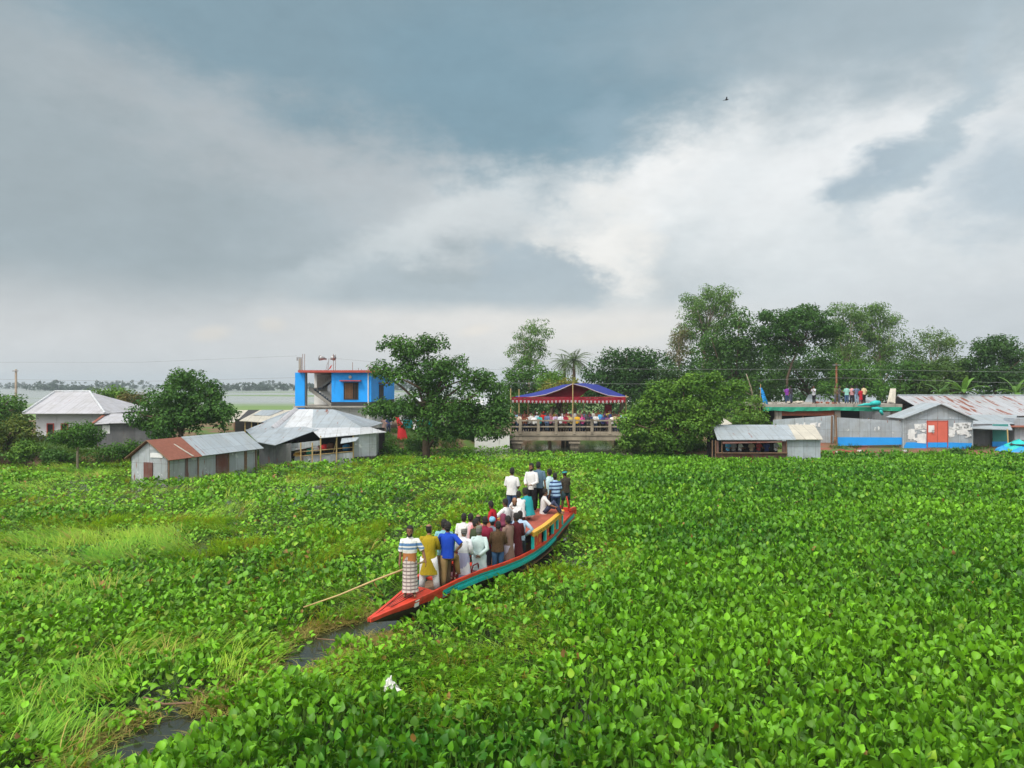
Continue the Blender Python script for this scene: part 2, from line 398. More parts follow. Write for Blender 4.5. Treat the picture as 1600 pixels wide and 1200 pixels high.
def build_sky():
    w = bpy.data.worlds.new('World'); scene.world = w; w.use_nodes = True
    nt = w.node_tree; nt.nodes.clear()
    out = nt.nodes.new('ShaderNodeOutputWorld')
    sky = nt.nodes.new('ShaderNodeTexSky'); sky.sky_type = 'NISHITA'; sky.sun_disc = False
    sky.sun_elevation = SUN_EL; sky.sun_rotation = SUN_AZ; sky.air_density = 1.5; sky.dust_density = 3.0
    d = coords(nt, 'Generated')
    s = N(nt, 'ShaderNodeSeparateXYZ', {'Vector': d})
    az0 = mth(nt, 'ARCTAN2', s.outputs[0], s.outputs[1]); el0 = mth(nt, 'ARCSINE', s.outputs[2])
    # turbulent outline of the clouds
    def warp(scale, seed, det=6):
        v = N(nt, 'ShaderNodeMapping', {'Vector': d, 'Location': (seed, seed * 1.7, 3.1), 'Scale': (1, 1, 1.9)}).outputs[0]
        return mth(nt, 'SUBTRACT', noise(nt, v, scale, det, 0.62), 0.5)
    wa, we = warp(3.2, 1.3), warp(3.6, 5.2)
    wf = warp(13, 2.2, 7)
    az = mth(nt, 'ADD', az0, mth(nt, 'ADD', mth(nt, 'MULTIPLY', wa, 0.34), mth(nt, 'MULTIPLY', wf, 0.085)))
    el = mth(nt, 'ADD', el0, mth(nt, 'ADD', mth(nt, 'MULTIPLY', we, 0.18), mth(nt, 'MULTIPLY', wf, 0.075)))
    # the pale sky of the right half, a little mottled
    mott = smooth(nt, mth(nt, 'ADD', warp(6.5, 7.7, 8), mth(nt, 'MULTIPLY', warp(17, 4.4, 8), 0.5)), -0.22, 0.22)
    col = mixc(nt, mott, srgb(200, 210, 216), srgb(228, 233, 235))
    def blob(c, px, py, rx, ry, ang, rgb, soft, k=1.0, warped=True):
        a0 = math.atan((px - 800) / F); e0 = math.atan((600 - py) / F * math.cos(a0))
        dx = mth(nt, 'SUBTRACT', az if warped else az0, a0); dy = mth(nt, 'SUBTRACT', el if warped else el0, e0)
        ca, sa = math.cos(R(ang)), math.sin(R(ang))
        ux = mth(nt, 'MULTIPLY_ADD', dx, ca, mth(nt, 'MULTIPLY', dy, sa))
        uy = mth(nt, 'MULTIPLY_ADD', dy, ca, mth(nt, 'MULTIPLY', dx, -sa))
        q = mth(nt, 'SQRT', mth(nt, 'ADD', mth(nt, 'POWER', mth(nt, 'DIVIDE', ux, rx / F), 2), mth(nt, 'POWER', mth(nt, 'DIVIDE', uy, ry / F), 2)))
        f = smooth(nt, q, 1 + soft, 1 - soft)
        return mixc(nt, mth(nt, 'MULTIPLY', f, k), c, srgb(*rgb))
    for b in SKY: col = blob(col, *b)
    # under the cloud base: the clear pale strip along the horizon
    hz = mth(nt, 'ADD', el0, mth(nt, 'MULTIPLY', we, 0.045))
    strip = mixc(nt, smooth(nt, az0, -0.45, 0.05), srgb(214, 217, 219), srgb(233, 232, 229))
    strip = mixc(nt, smooth(nt, az0, 0.16, 0.45), strip, srgb(212, 218, 222))
    lo = smooth(nt, el0, 0.085, 0.01)
    strip = mixc(nt, mth(nt, 'MULTIPLY', lo, 0.6), strip, srgb(210, 216, 219))
    fs_, fl_ = smooth(nt, hz, 0.118, 0.088), smooth(nt, hz, 0.155, 0.045)
    wl = smooth(nt, az0, -0.18, -0.42)
    f = mth(nt, 'ADD', mth(nt, 'MULTIPLY', fl_, wl), mth(nt, 'MULTIPLY', fs_, mth(nt, 'SUBTRACT', 1.0, wl)))
    f = mth(nt, 'MULTIPLY', f, mth(nt, 'SUBTRACT', 1.0, mth(nt, 'MULTIPLY', smooth(nt, az0, 0.15, 0.4), 0.75)))
    col = mixc(nt, f, col, strip)
    for b in PUFFS: col = blob(col, *b)
    # fine mottling
    g = mth(nt, 'ADD', warp(22, 9.1, 8), mth(nt, 'MULTIPLY', warp(9, 3.7, 8), 0.8))
    col = mixc(nt, 1.0, col, N(nt, 'ShaderNodeCombineXYZ', {i: mth(nt, 'MULTIPLY_ADD', g, 0.16, 1.0) for i in ('X', 'Y', 'Z')}).outputs[0], 'MULTIPLY')
    # unseen glow overhead and round the sun behind the camera, added for soft fill
    up = smooth(nt, el0, 0.62, 1.15)
    col = mixc(nt, up, col, (0.95, 1.0, 1.05))
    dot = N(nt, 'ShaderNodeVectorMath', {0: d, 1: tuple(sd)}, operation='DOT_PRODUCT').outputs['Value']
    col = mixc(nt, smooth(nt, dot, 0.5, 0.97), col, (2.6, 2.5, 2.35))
    skyc = N(nt, 'ShaderNodeVectorMath', {0: sky.outputs[0], 'Scale': 0.1}, operation='SCALE').outputs[0]
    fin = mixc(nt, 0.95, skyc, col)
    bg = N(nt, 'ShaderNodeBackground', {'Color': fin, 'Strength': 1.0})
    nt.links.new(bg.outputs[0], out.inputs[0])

#        px   py   rx   ry  ang   colour         soft strength
SKY = [(1330, 470, 380, 90, 0, (203, 210, 216), 0.8, 0.8),
       (1150, 330, 330, 150, 8, (230, 236, 238), 0.8, 0.9),
       (1110, 225, 190, 45, 38, (250, 251, 250), 0.8, 0.95),
       (1330, 215, 190, 70, 30, (241, 244, 245), 0.8, 0.9),
       (1550, 200, 130, 42, 40, (240, 243, 244), 0.8, 0.9),
       (80, 290, 640, 380, 0, (163, 176, 182), 0.5, 1.0),
       (430, 430, 500, 95, 0, (163, 177, 184), 0.75, 0.85),
       (640, 285, 200, 90, 25, (188, 199, 205), 0.7, 0.8),
       (400, 200, 330, 55, -17, (186, 193, 197), 0.9, 0.75),
       (640, 365, 190, 30, 30, (210, 218, 221), 0.8, 0.8),
       (760, 310, 130, 60, 15, (220, 226, 228), 0.8, 0.8),
       (660, 30, 640, 165, -5, (135, 161, 174), 0.34, 1.0),
       (850, 140, 260, 115, 0, (131, 161, 176), 0.38, 1.0),
       (960, 225, 60, 45, 0, (150, 176, 190), 0.8, 0.9),
       (1450, 20, 360, 95, -4, (166, 183, 192), 0.7, 0.9),
       (1395, 272, 62, 30, 12, (170, 188, 200), 0.6, 0.95),
       (1445, 205, 110, 24, 62, (182, 198, 207), 0.8, 0.9),
       (1600, 260, 70, 60, 0, (186, 201, 211), 0.8, 0.9),
       (930, 395, 60, 90, -25, (248, 247, 243), 0.7, 0.9),
       (835, 432, 95, 52, 8, (176, 191, 200), 0.35, 0.95),
       (700, 470, 260, 40, 0, (183, 196, 203), 0.6, 0.8)]
PUFFS = [(330, 521, 24, 10, 10, (225, 222, 216), 0.7, 0.8, False), (425, 507, 18, 10, 0, (224, 222, 217), 0.7, 0.8, False),
         (745, 516, 24, 8, 10, (236, 232, 225), 0.7, 0.8, False), (960, 525, 70, 10, 5, (238, 235, 228), 0.8, 0.7, False)]
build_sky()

# ------------------------------------------------------------------ terrain
SH = [(-400, 50), (-60, 50), (-29, 50.5), (-22, 51.5), (-14, 57.5), (-10, 60), (-4, 63.5), (0.2, 65), (8.5, 59), (11, 55.5), (16, 54), (25, 54.5), (60, 55), (400, 55)]
def shore(x): return np.interp(x, [p[0] for p in SH], [p[1] for p in SH])
def ground_h(x, y):
    x = np.asarray(x, float); y = np.asarray(y, float)
    t = y - shore(x)
    h = -1.0 + 1.75 * sstep(t, -2.0, 2.2) + 0.55 * sstep(t, 3.0, 11.0)
    # the canal under the bridge
    cx = 4.9 + (y - 64) * 0.10
    can = sstep(np.abs(x - cx), 6.4, 4.4) * sstep(y, 50, 58) * sstep(y, 80, 75)
    h = h * (1 - can) - 1.0 * can
    h = h - 0.46 * sstep(x, 15, 19) * sstep(t, 0.2, 2.5)
    # beyond the village the low flooded fields
    back = sstep(y, 88, 104) * (1 - sstep(x, 4, 22))
    h = h * (1 - back) + (0.06) * back
    far = sstep(y, 190, 260)
    h = h * (1 - far) + 0.06 * far
    h += (vnoise(x * 0.5, y * 0.5, 3) - 0.5) * 0.22 * (1 - far) * (1 - back)
    return h
def gz(x, y): return float(ground_h(np.array([x]), np.array([y]))[0])

def build_ground():
    xs = np.concatenate([[-2700, -1200, -600, -300, -150, -90], np.arange(-64, 86, 1.0), [110, 160, 300, 600, 1200, 2700]])
    ys = np.concatenate([[-400, -100, 0, 30, 42], np.arange(46, 112, 0.9), [116, 122, 130, 140, 155, 175, 200, 230, 270, 330, 420, 560, 800, 1200, 1700, 2450]])
    gx, gy = np.meshgrid(xs, ys)
    h = ground_h(gx, gy)
    V = np.stack([gx, gy, h], -1).reshape(-1, 3)
    nx, ny = len(xs), len(ys)
    i = np.arange(nx * ny).reshape(ny, nx)
    Fc = np.stack([i[:-1, :-1], i[:-1, 1:], i[1:, 1:], i[1:, :-1]], -1).reshape(-1, 4)
    m, nt, out = newmat('ground')
    co = coords(nt); s = N(nt, 'ShaderNodeSeparateXYZ', {'Vector': co})
    soil = mixc(nt, noise(nt, co, 1.2, 6), (0.20, 0.12, 0.065), (0.12, 0.075, 0.045))
    redx = smooth(nt, s.outputs[0], 19, 24)
    soil = mixc(nt, mth(nt, 'MULTIPLY', redx, smooth(nt, noise(nt, co, 0.6, 5), 0.4, 0.6)), soil, (0.24, 0.075, 0.045))
    gr = mixc(nt, noise(nt, co, 2.5, 5), (0.05, 0.10, 0.018), (0.10, 0.17, 0.03))
    near = mixc(nt, smooth(nt, noise(nt, co, 0.35, 5), 0.46, 0.6), soil, gr)
    # far fields: bands of paddy and of standing water
    st = noise(nt, stretch(nt, co, (0.0035, 0.016, 0.0)), 1.0, 6, 0.62)
    paddy = mixc(nt, noise(nt, stretch(nt, co, (0.02, 0.08, 0)), 1, 5), (0.08, 0.17, 0.03), (0.17, 0.25, 0.08))
    fgreen = smooth(nt, s.outputs[1], 235, 165)
    wet = mth(nt, 'MULTIPLY', smooth(nt, st, 0.36, 0.46), mth(nt, 'SUBTRACT', 1.0, fgreen))
    farc = mixc(nt, wet, paddy, (0.25, 0.28, 0.25))
    f = smooth(nt, s.outputs[1], 98, 108)
    c = mixc(nt, f, near, farc)
    rg = mth(nt, 'SUBTRACT', 0.95, mth(nt, 'MULTIPLY', mth(nt, 'MULTIPLY', wet, f), 0.75))
    finish(nt, out, c, rg, 0, noise(nt, co, 9, 5), 0.3, 0.03, 0.4)
    o = np_mesh('ground', V, Fc, None, m, smooth_=True); setp(o, kind='structure')

    b = MB(); b.poly([(-260, -30, 0), (260, -30, 0), (260, 96, 0), (-260, 96, 0)])
    m, nt, out = newmat('pond_water')
    co = coords(nt)
    c = mixc(nt, noise(nt, co, 0.7, 4), (0.020, 0.026, 0.018), (0.032, 0.036, 0.022))
    finish(nt, out, c, 0.10, 0, noise(nt, co, 5.0, 4), 0.10, 0.02, 0.36)
    setp(b.build('water', m), kind='structure')
build_ground()

# ------------------------------------------------------------------ where the boat lies
BOW = Vector((-3.1, 16.25, 0)); AX = Vector((0.408, 0.913, 0)).normalized(); RT = Vector((AX.y, -AX.x, 0))
BS = [0, .6, 1.2, 2, 3, 4, 5, 6, 7, 8, 9, 10, 11, 12, 12.75]
BB = [.03, .125, .24, .38, .57, .76, .93, 1.0, 1.0, .93, .80, .64, .46, .33, .27]
BZ = [.46, .485, .51, .56, .66, .70, .68, .66, .66, .67, .69, .72, .77, .83, .90]
def bb(s): return float(np.interp(s, BS, BB))
def bz(s): return float(np.interp(s, BS, BZ))
def BP(s, w, z): return BOW + AX * s + RT * w + Vector((0, 0, z))

# ------------------------------------------------------------------ floating plants
LANE = [((1, 930), .5), ((545, 988), .58), ((500, 1010), .56), ((455, 1048), .34), ((420, 1072), -.25), ((330, 1106), -.2), ((282, 1136), .62), ((205, 1178), .62), ((150, 1206), -.1), ((110, 1250), -.25)]
def wpt(px, py, z=0.0):
    D = (CZ - z) * F / (py - HY); return ((px - 800) / F * D, D)
LP = [((-2.9, 18.6), .2), ((-3.2, 17.4), .42), ((-3.45, 16.6), .55)] + [(wpt(*p), w) for p, w in LANE[1:]]
def lane_dist(x, y):
    """distance to the open lane minus its half width; and signed side (left < 0)"""
    best = np.full(x.shape, 1e9)
    for (p, w0), (q, w1) in zip(LP[:-1], LP[1:]):
        dx, dy = q[0] - p[0], q[1] - p[1]
        t = np.clip(((x - p[0]) * dx + (y - p[1]) * dy) / (dx * dx + dy * dy), 0, 1)
        d = np.hypot(x - p[0] - t * dx, y - p[1] - t * dy) - (w0 + (w1 - w0) * t)
        best = np.minimum(best, d)
    return best
def boat_sw(x, y):
    rx, ry = x - BOW.x, y - BOW.y
    return rx * AX.x + ry * AX.y, rx * RT.x + ry * RT.y
def lane_x(y):
    """x of the lane / boat line that parts the trampled left from the even right"""
    ys = [-5, 9.4, 10.3, 11.3, 12.2, 12.9, 14.6, 16.0, 17, 20, 25, 29, 40, 66]
    xs = [-7, -6.0, -5.9, -5.7, -5.5, -5.0, -4.3, -3.9, -3.2, -1.4, 0.9, 2.6, 4, 6]
    return np.interp(y, ys, xs)
def messy(x, y):
    """0 = even stand of upright leaves, 1 = trampled, mixed with grass"""
    s, w = boat_sw(x, y)
    left = sstep(x - lane_x(y), 0.6, -0.9)
    m = left * (0.45 + 0.75 * sstep(vnoise(x * 0.28, y * 0.2, 21), 0.38, 0.62))
    # the wake on the right of the boat and the strip below it
    wake = sstep(w, 4.4, 2.2) * sstep(w, 0.2, 0.6) * sstep(s, 1.0, 2.2) * sstep(s, 12.5, 10)
    strip = sstep(s, 2.2, 0.6) * sstep(s, -3.6, -2.4) * sstep(w, 5.5, 3.2) * (w > 0)
    m = np.maximum(m, 1.1 * wake * (0.35 + vnoise(x * 0.5, y * 0.4, 5)))
    m = np.maximum(m, 1.0 * strip * (0.3 + vnoise(x * 0.5, y * 0.5, 6)))
    tail = sstep(np.abs(x - (2.4 + (y - 28) * 0.12)), 1.5, 0.4) * sstep(y, 26, 29) * sstep(y, 48, 38)
    m = np.maximum(m, 0.75 * tail)
    return np.clip(m, 0, 1)
SHEDS = []                                    # footprints kept clear, filled in below as (cx, cy, half, half, rz)
SHEDS.append((-18.9, 45.4, 1.2, 3.5, -0.35)); SHEDS.append((-15.0, 53.8, 3.0, 2.6, 0.0)); SHEDS.append((17.5, 53.9, 3.6, 1.5, 0.0)); SHEDS.append((-11.8, 55.0, 2.0, 2.0, 0.0))
def keep(x, y):
    k = (np.abs(x) < 0.715 * y + 3.5) & (y < np.minimum(shore(x) + 0.4 + 0.8 * (x > 15), np.where((x > -0.3) & (x < 9.6), 61.5 - (x - 0.1) * 0.85, 999)))
    k &= lane_dist(x, y) > 0.04 + 0.22 * (vnoise(x * 2, y * 2, 8) - 0.5)
    s, w = boat_sw(x, y)
    b = np.interp(s, BS, BB)
    k &= ~((s > -0.15) & (s < 12.95) & (np.abs(w) < b + 0.03))
    k &= ~((s > 5.6) & (s < 9.2) & (w > 0) & (w < b + 0.22))        # open water along the hull
    k &= np.hypot((x - 0.97) / 0.34, (y - 12.1) / 0.42) > 1            # a small gap among the leaves
    for cx, cy, hx, hy, rz in SHEDS:
        dx, dy = x - cx, y - cy
        c, s_ = math.cos(rz), math.sin(rz)
        k &= ~((np.abs(dx * c + dy * s_) < hx) & (np.abs(-dx * s_ + dy * c) < hy))
    return k
def scatter(dens, y0, y1):
    hw = 0.72 * y1 + 3.5
    n = int(dens * 2 * hw * (y1 - y0))
    x = rng.uniform(-hw, hw, n); y = rng.uniform(y0, y1, n)
    k = keep(x, y)
    return x[k], y[k]

LEAF_N = np.array([(t, s * w, z) for t, w, zc in ((0, .22, 0), (.22, .88, .03), (.5, 1.0, .05), (.8, .55, .02), (1.0, .04, -.05)) for s, z in ((-.5, zc + .10 * w), (0, zc - .02), (.5, zc + .10 * w))], float)
LEAF_NF = np.array([(r * 3 + c, r * 3 + c + 1, r * 3 + c + 4, r * 3 + c + 3) for r in range(4) for c in range(2)])
LEAF_M = np.array([(t, s * w, z) for t, w, z in ((0, .3, 0), (.35, 1.0, .05), (.72, .72, .03), (1.0, .06, -.05)) for s in (-.5, .5)], float)
LEAF_MF = np.array([(0, 1, 3, 2), (2, 3, 5, 4), (4, 5, 7, 6)])
LEAF_F = np.array([(0, -.2, 0), (0, .2, 0), (.55, .55, .05), (.55, -.55, .05), (1, .1, -.03), (1, -.1, -.03)], float)
LEAF_FF = np.array([(0, 1, 2, 3), (3, 2, 4, 5)])

def build_hyacinth():
    VV, FF, CC = [], [], []; off = 0
    def push(v, f, c, nt):
        nonlocal off
        VV.append(v); FF.append(f + off); CC.append(np.repeat(c, nt, axis=0)); off += len(v)
    for (y0, y1, dens, nl, lod, lscale) in ((7.5, 19, 23.0, 7, 'N', 0.92), (19, 33, 17.0, 7, 'M', 0.98), (33, 67, 11.0, 6, 'F', 1.12)):
        x, y = scatter(dens, y0, y1)
        ms = messy(x, y)
        # trampled patches carry fewer plants
        kk = rng.random(len(x)) > 0.63 * ms
        x, y, ms = x[kk], y[kk], ms[kk]
        n = len(x)
        tall = vnoise(x * 0.42, y * 0.42, 31, 3)
        patch = vnoise(x * 0.16 + 5, y * 0.20, 41, 3)              # broad colour patches
        h = (0.30 + 0.34 * tall) * (1 - 0.45 * ms) * rng.uniform(0.8, 1.2, n) * (1 - 0.25 * sstep(y, 38, 50))
        h *= 1 - 0.72 * sstep(lane_dist(x, y), 1.3, 0.1)
        sb, wb = boat_sw(x, y)
        h *= 1 - 0.30 * sstep(wb, -1.9, -0.9) * (wb < 0) * (sb > 2) * (sb < 13)
        # repeat per leaf
        L = nl
        xi = np.repeat(x, L); yi = np.repeat(y, L); msi = np.repeat(ms, L); hi = np.repeat(h, L); pi = np.repeat(patch, L); ti = np.repeat(tall, L)
        m = len(xi)
        ang = np.tile(np.arange(L) * 2.4, n) + np.repeat(rng.uniform(0, 6.28, n), L) + rng.normal(0, 0.3, m)
        rad = rng.uniform(0.05, 0.26, m) * (1 + 0.4 * msi)
        rh = np.stack([np.cos(ang), np.sin(ang), np.zeros(m)], -1)
        hh = hi * rng.uniform(0.55, 1.0, m) * (1 - 0.25 * (rad > 0.2))
        base = np.stack([xi, yi, hh], -1) + rh * rad[:, None]
        base[:, 2] = np.maximum(base[:, 2], 0.03)
        # raise the plants that creep onto the bank
        base[:, 2] += np.maximum(ground_h(base[:, 0], base[:, 1]), 0) * 0.6
        elv = rng.normal(1.18, 0.33, m) * (1 - msi * 0.5) - rad * 0.9
        elv = np.clip(elv, -0.35, 1.5)
        ax = rh * np.cos(elv)[:, None] + np.array([0, 0, 1.0]) * np.sin(elv)[:, None]
        nr = -rh * np.sin(elv)[:, None] + np.array([0, 0, 1.0]) * np.cos(elv)[:, None]
        lat = np.cross(nr, ax)
        roll = rng.normal(0, 0.42, m)
        nr = nr * np.cos(roll)[:, None] + lat * np.sin(roll)[:, None]
        sl = rng.uniform(0.095, 0.205, m) * lscale * (1 - 0.12 * msi)
        sw = sl * rng.uniform(0.52, 0.95, m)
        # leaf colours: deep green to yellow green, a few going brown
        a = np.clip(0.6 * rng.random(m) + 0.95 * (pi - 0.36) + 0.32 * msi + 0.25 * (ti - 0.5), 0, 1)[:, None]
        col = np.array([0.034, 0.145, 0.008]) * (1 - a) + np.array([0.18, 0.435, 0.016]) * a
        yl = (rng.random(m) < 0.02 + 0.14 * msi)[:, None]
        col = np.where(yl, np.array([0.23, 0.40, 0.03]), col)
        br = (rng.random(m) < 0.003 + 0.016 * msi)[:, None]
        col = np.where(br, np.array([0.26, 0.15, 0.04]), col)
        col = col * rng.uniform(0.6, 1.3, m)[:, None]
        tv, tf = {'N': (LEAF_N, LEAF_NF), 'M': (LEAF_M, LEAF_MF), 'F': (LEAF_F, LEAF_FF)}[lod]
        kind = rng.integers(0, 3, m)
        for q, zs_ in enumerate((1.0, 2.6, -1.1)):
            s_ = kind == q
            v, f = inst(tv * np.array([1, 1, zs_]), tf, base[s_], ax[s_], nr[s_], sl[s_], sw[s_])
            push(v, f, col[s_], len(tv))
        if lod != 'F':                        # stalks
            q = base - ax * 0.01
            foot = np.stack([xi, yi, np.zeros(m)], -1) + rh * 0.04
            foot[:, 2] = np.maximum(ground_h(xi, yi), 0) * 0.9 - 0.02
            d = q - foot; ln = np.linalg.norm(d, axis=1); d = unit(d)
            side = unit(np.cross(d, np.array([0.3, 1.0, 0.1])))
            tv2 = np.array([(0, -1, 0), (0, 1, 0), (.35, 1.7, 0), (.35, -1.7, 0), (1, .7, 0), (1, -.7, 0)], float)
            tf2 = np.array([(0, 1, 2, 3), (3, 2, 4, 5)])
            nn = np.cross(d, side)
            v, f = inst(tv2, tf2, foot, d, nn, ln, np.full(m, 0.0085))
            cs = np.array([0.10, 0.22, 0.03]) * rng.uniform(0.6, 1.2, m)[:, None]
            push(v, f, cs, len(tv2))
    o = np_mesh('water_hyacinth', np.concatenate(VV), np.concatenate(FF), np.concatenate(CC), M['hyacinth'], smooth_=True)
    setp(o, 'dense mat of glossy green water hyacinth covering the pond', 'water plants', kind='stuff')

def blades(name, x, y, ang, per, length, width, lift, cols, label, cat, spread=0.5, jit=0.12, base_z=0.03):
    """tufts of long blades leaning along ang"""
    n = len(x)
    xi = np.repeat(x, per); yi = np.repeat(y, per); ai = np.repeat(ang, per); m = len(xi)
    li = np.repeat(length, per) * rng.uniform(0.55, 1.15, m)
    a = ai + rng.normal(0, spread, m)
    el = np.clip(np.repeat(lift, per) + rng.normal(0, 0.28, m), 0.05, 1.5)
    foot = np.stack([xi + rng.normal(0, jit, m), yi + rng.normal(0, jit, m), np.zeros(m)], -1)
    foot[:, 2] = np.maximum(ground_h(foot[:, 0], foot[:, 1]), 0.0) + base_z
    hd = np.stack([np.cos(a), np.sin(a), np.zeros(m)], -1)
    up = np.array([0, 0, 1.0])
    lat = np.cross(hd, up)
    V = []
    w = width * rng.uniform(0.7, 1.3, m)
    p = foot.copy()
    for k, (t, ww) in enumerate(((0, 1.0), (.34, .95), (.67, .7), (1.0, .15))):
        if k: 
            e = el * (1 - 0.75 * t)
            p = p + (hd * np.cos(e)[:, None] + up * np.sin(e)[:, None]) * (li / 3)[:, None]
            p[:, 2] = np.maximum(p[:, 2], 0.06)
        V += [p - lat * (w * ww / 2)[:, None], p + lat * (w * ww / 2)[:, None]]
    V = np.stack(V, 1).reshape(-1, 3)
    tf = np.array([(0, 1, 3, 2), (2, 3, 5, 4), (4, 5, 7, 6)])
    Fc = (tf[None] + (np.arange(m) * 8)[:, None, None]).reshape(-1, 4)
    c = np.repeat(cols, per, axis=0) * rng.uniform(0.7, 1.25, m)[:, None]
    o = np_mesh(name, V, Fc, np.repeat(c, 8, axis=0), M['grassmat'], smooth_=True)
    return setp(o, label, cat, kind='stuff')

def build_grass():
    x, y = [], []
    for y0, y1, d in ((8, 18, 38), (18, 30, 28), (30, 56, 5.0)):
        a, b = scatter(d, y0, y1)
        ms = messy(a, b)
        g = vnoise(a * 0.95 + 9, b * 0.75, 55, 3)
        k = rng.random(len(a)) < ms * sstep(g, 0.36, 0.58) * 0.95 * (0.35 + 0.65 * sstep(lane_dist(a, b), 0.3, 1.8))
        x.append(a[k]); y.append(b[k])
    x = np.concatenate(x); y = np.concatenate(y)
    ang = vnoise(x * 0.16, y * 0.16, 77, 2) * 9.0 + 1.0
    t = np.clip(vnoise(x * 0.5, y * 0.5, 12) + rng.normal(0, .16, len(x)), 0, 1)[:, None]
    cols = np.array([0.12, 0.38, 0.022]) * (1 - t) + np.array([0.42, 0.58, 0.05]) * t
    cols = np.where((rng.random(len(x)) < 0.10)[:, None], np.array([0.42, 0.34, 0.09]), cols)
    blades('marsh_grass', x, y, ang, 15, rng.uniform(0.40, 0.85, len(x)), 0.0150, rng.uniform(0.5, 1.3, len(x)), cols,
           'long yellow green marsh grass bent among the water plants', 'grass', base_z=0.10)
    # dead straw along the edge of the open lane
    n = 5200
    i = rng.integers(0, len(LP) - 1, n); t = rng.random(n)
    P = np.array([p for p, w in LP]); Wd = np.array([w for p, w in LP])
    c = P[i] * (1 - t)[:, None] + P[i + 1] * t[:, None]
    dr = unit(P[i + 1] - P[i]); nn = np.stack([-dr[:, 1], dr[:, 0]], -1)
    off = (Wd[i] + np.abs(rng.normal(0, 0.30, n)) + 0.02) * np.where(rng.random(n) < 0.6, 1, -1)
    q = c + nn * off[:, None]
    s, w = boat_sw(q[:, 0], q[:, 1])
    k = (lane_dist(q[:, 0], q[:, 1]) > -0.05) & ~((s > -0.1) & (np.abs(w) < np.interp(s, BS, BB) + 0.1))
    q = q[k]
    tt = rng.random(len(q))[:, None]
    cols = np.array([0.38, 0.26, 0.10]) * (1 - tt) + np.array([0.26, 0.33, 0.05]) * tt
    blades('dry_straw', q[:, 0], q[:, 1], rng.uniform(0, 6.28, len(q)), 4, rng.uniform(0.15, 0.5, len(q)), 0.013, rng.uniform(0.05, 0.4, len(q)), cols,
           'brown dead stalks and straw lining the open water lane', 'straw', 0.9)
    # grass on the banks behind
    n = 9000
    a = rng.uniform(-46, 48, n); b = shore(a) + rng.uniform(-0.6, 9, n)
    g = ground_h(a, b)
    gn = vnoise(a * 0.3, b * 0.4, 90)
    k = (g > -0.05) & (gn > np.where(a > 15, 0.72, 0.44))
    a, b = a[k], b[k]
    t = vnoise(a * 0.6, b * 0.6, 13)[:, None]
    cols = np.array([0.045, 0.12, 0.02]) * (1 - t) + np.array([0.12, 0.23, 0.04]) * t
    blades('bank_grass', a, b, rng.uniform(0, 6.28, len(a)), 12, rng.uniform(0.25, 0.7, len(a)), 0.05, rng.uniform(0.7, 1.4, len(a)), cols,
           'rough green weeds growing over the earth banks', 'grass', 1.2, 0.25)
build_hyacinth()
build_grass()
# ------------------------------------------------------------------ trees
TG = np.array
LEAFQ = np.array([(0, -.10, 0), (.42, -.5, .07), (1.0, 0, -.06), (.42, .5, .07)], float)
LEAFQF = np.array([(0, 1, 2, 3)])

def foliage(name, clumps, parent, c0, c1, size, per, seed, flat=0.75, droop=0.0, org=(0, 0, 0), slim=0.62, mat='leaf'):
    """leaf-sized faces gathered in clumps: clumps = [(centre, radius)]"""
    r = np.random.default_rng(seed)
    cen = np.array([c for c, _ in clumps]); rad = np.array([q for _, q in clumps])
    k = np.maximum((per * (rad / rad.mean()) ** 2).astype(int), 6)
    ci = np.repeat(np.arange(len(cen)), k); n = len(ci)
    d = unit(r.normal(size=(n, 3)))
    rr = rad[ci] * r.uniform(0.25, 1.0, n) ** 0.45 * r.uniform(0.85, 1.2, n)
    p = cen[ci] + d * rr[:, None] * np.array([1, 1, flat])
    nr = unit(d * 0.9 + np.array([0, 0, 0.75]) + r.normal(size=(n, 3)) * 0.55)
    ax = r.normal(size=(n, 3)) + d * 0.8 + np.array([0, 0, -0.35 - droop])
    ax = unit(ax - nr * np.sum(ax * nr, 1)[:, None])
    s = size * r.uniform(0.65, 1.35, n)
    v, f = inst(LEAFQ, LEAFQF, p, ax, nr, s, s * slim)
    t = np.clip(r.random(len(cen))[ci] * 0.6 + r.normal(0.15, 0.22, n), 0, 1)[:, None]
    col = (TG(c0) * (1 - t) + TG(c1) * t) * r.uniform(0.8, 1.2, n)[:, None]
    return np_mesh(name, v - np.array(org), f, np.repeat(col, 4, axis=0), M[mat], parent)

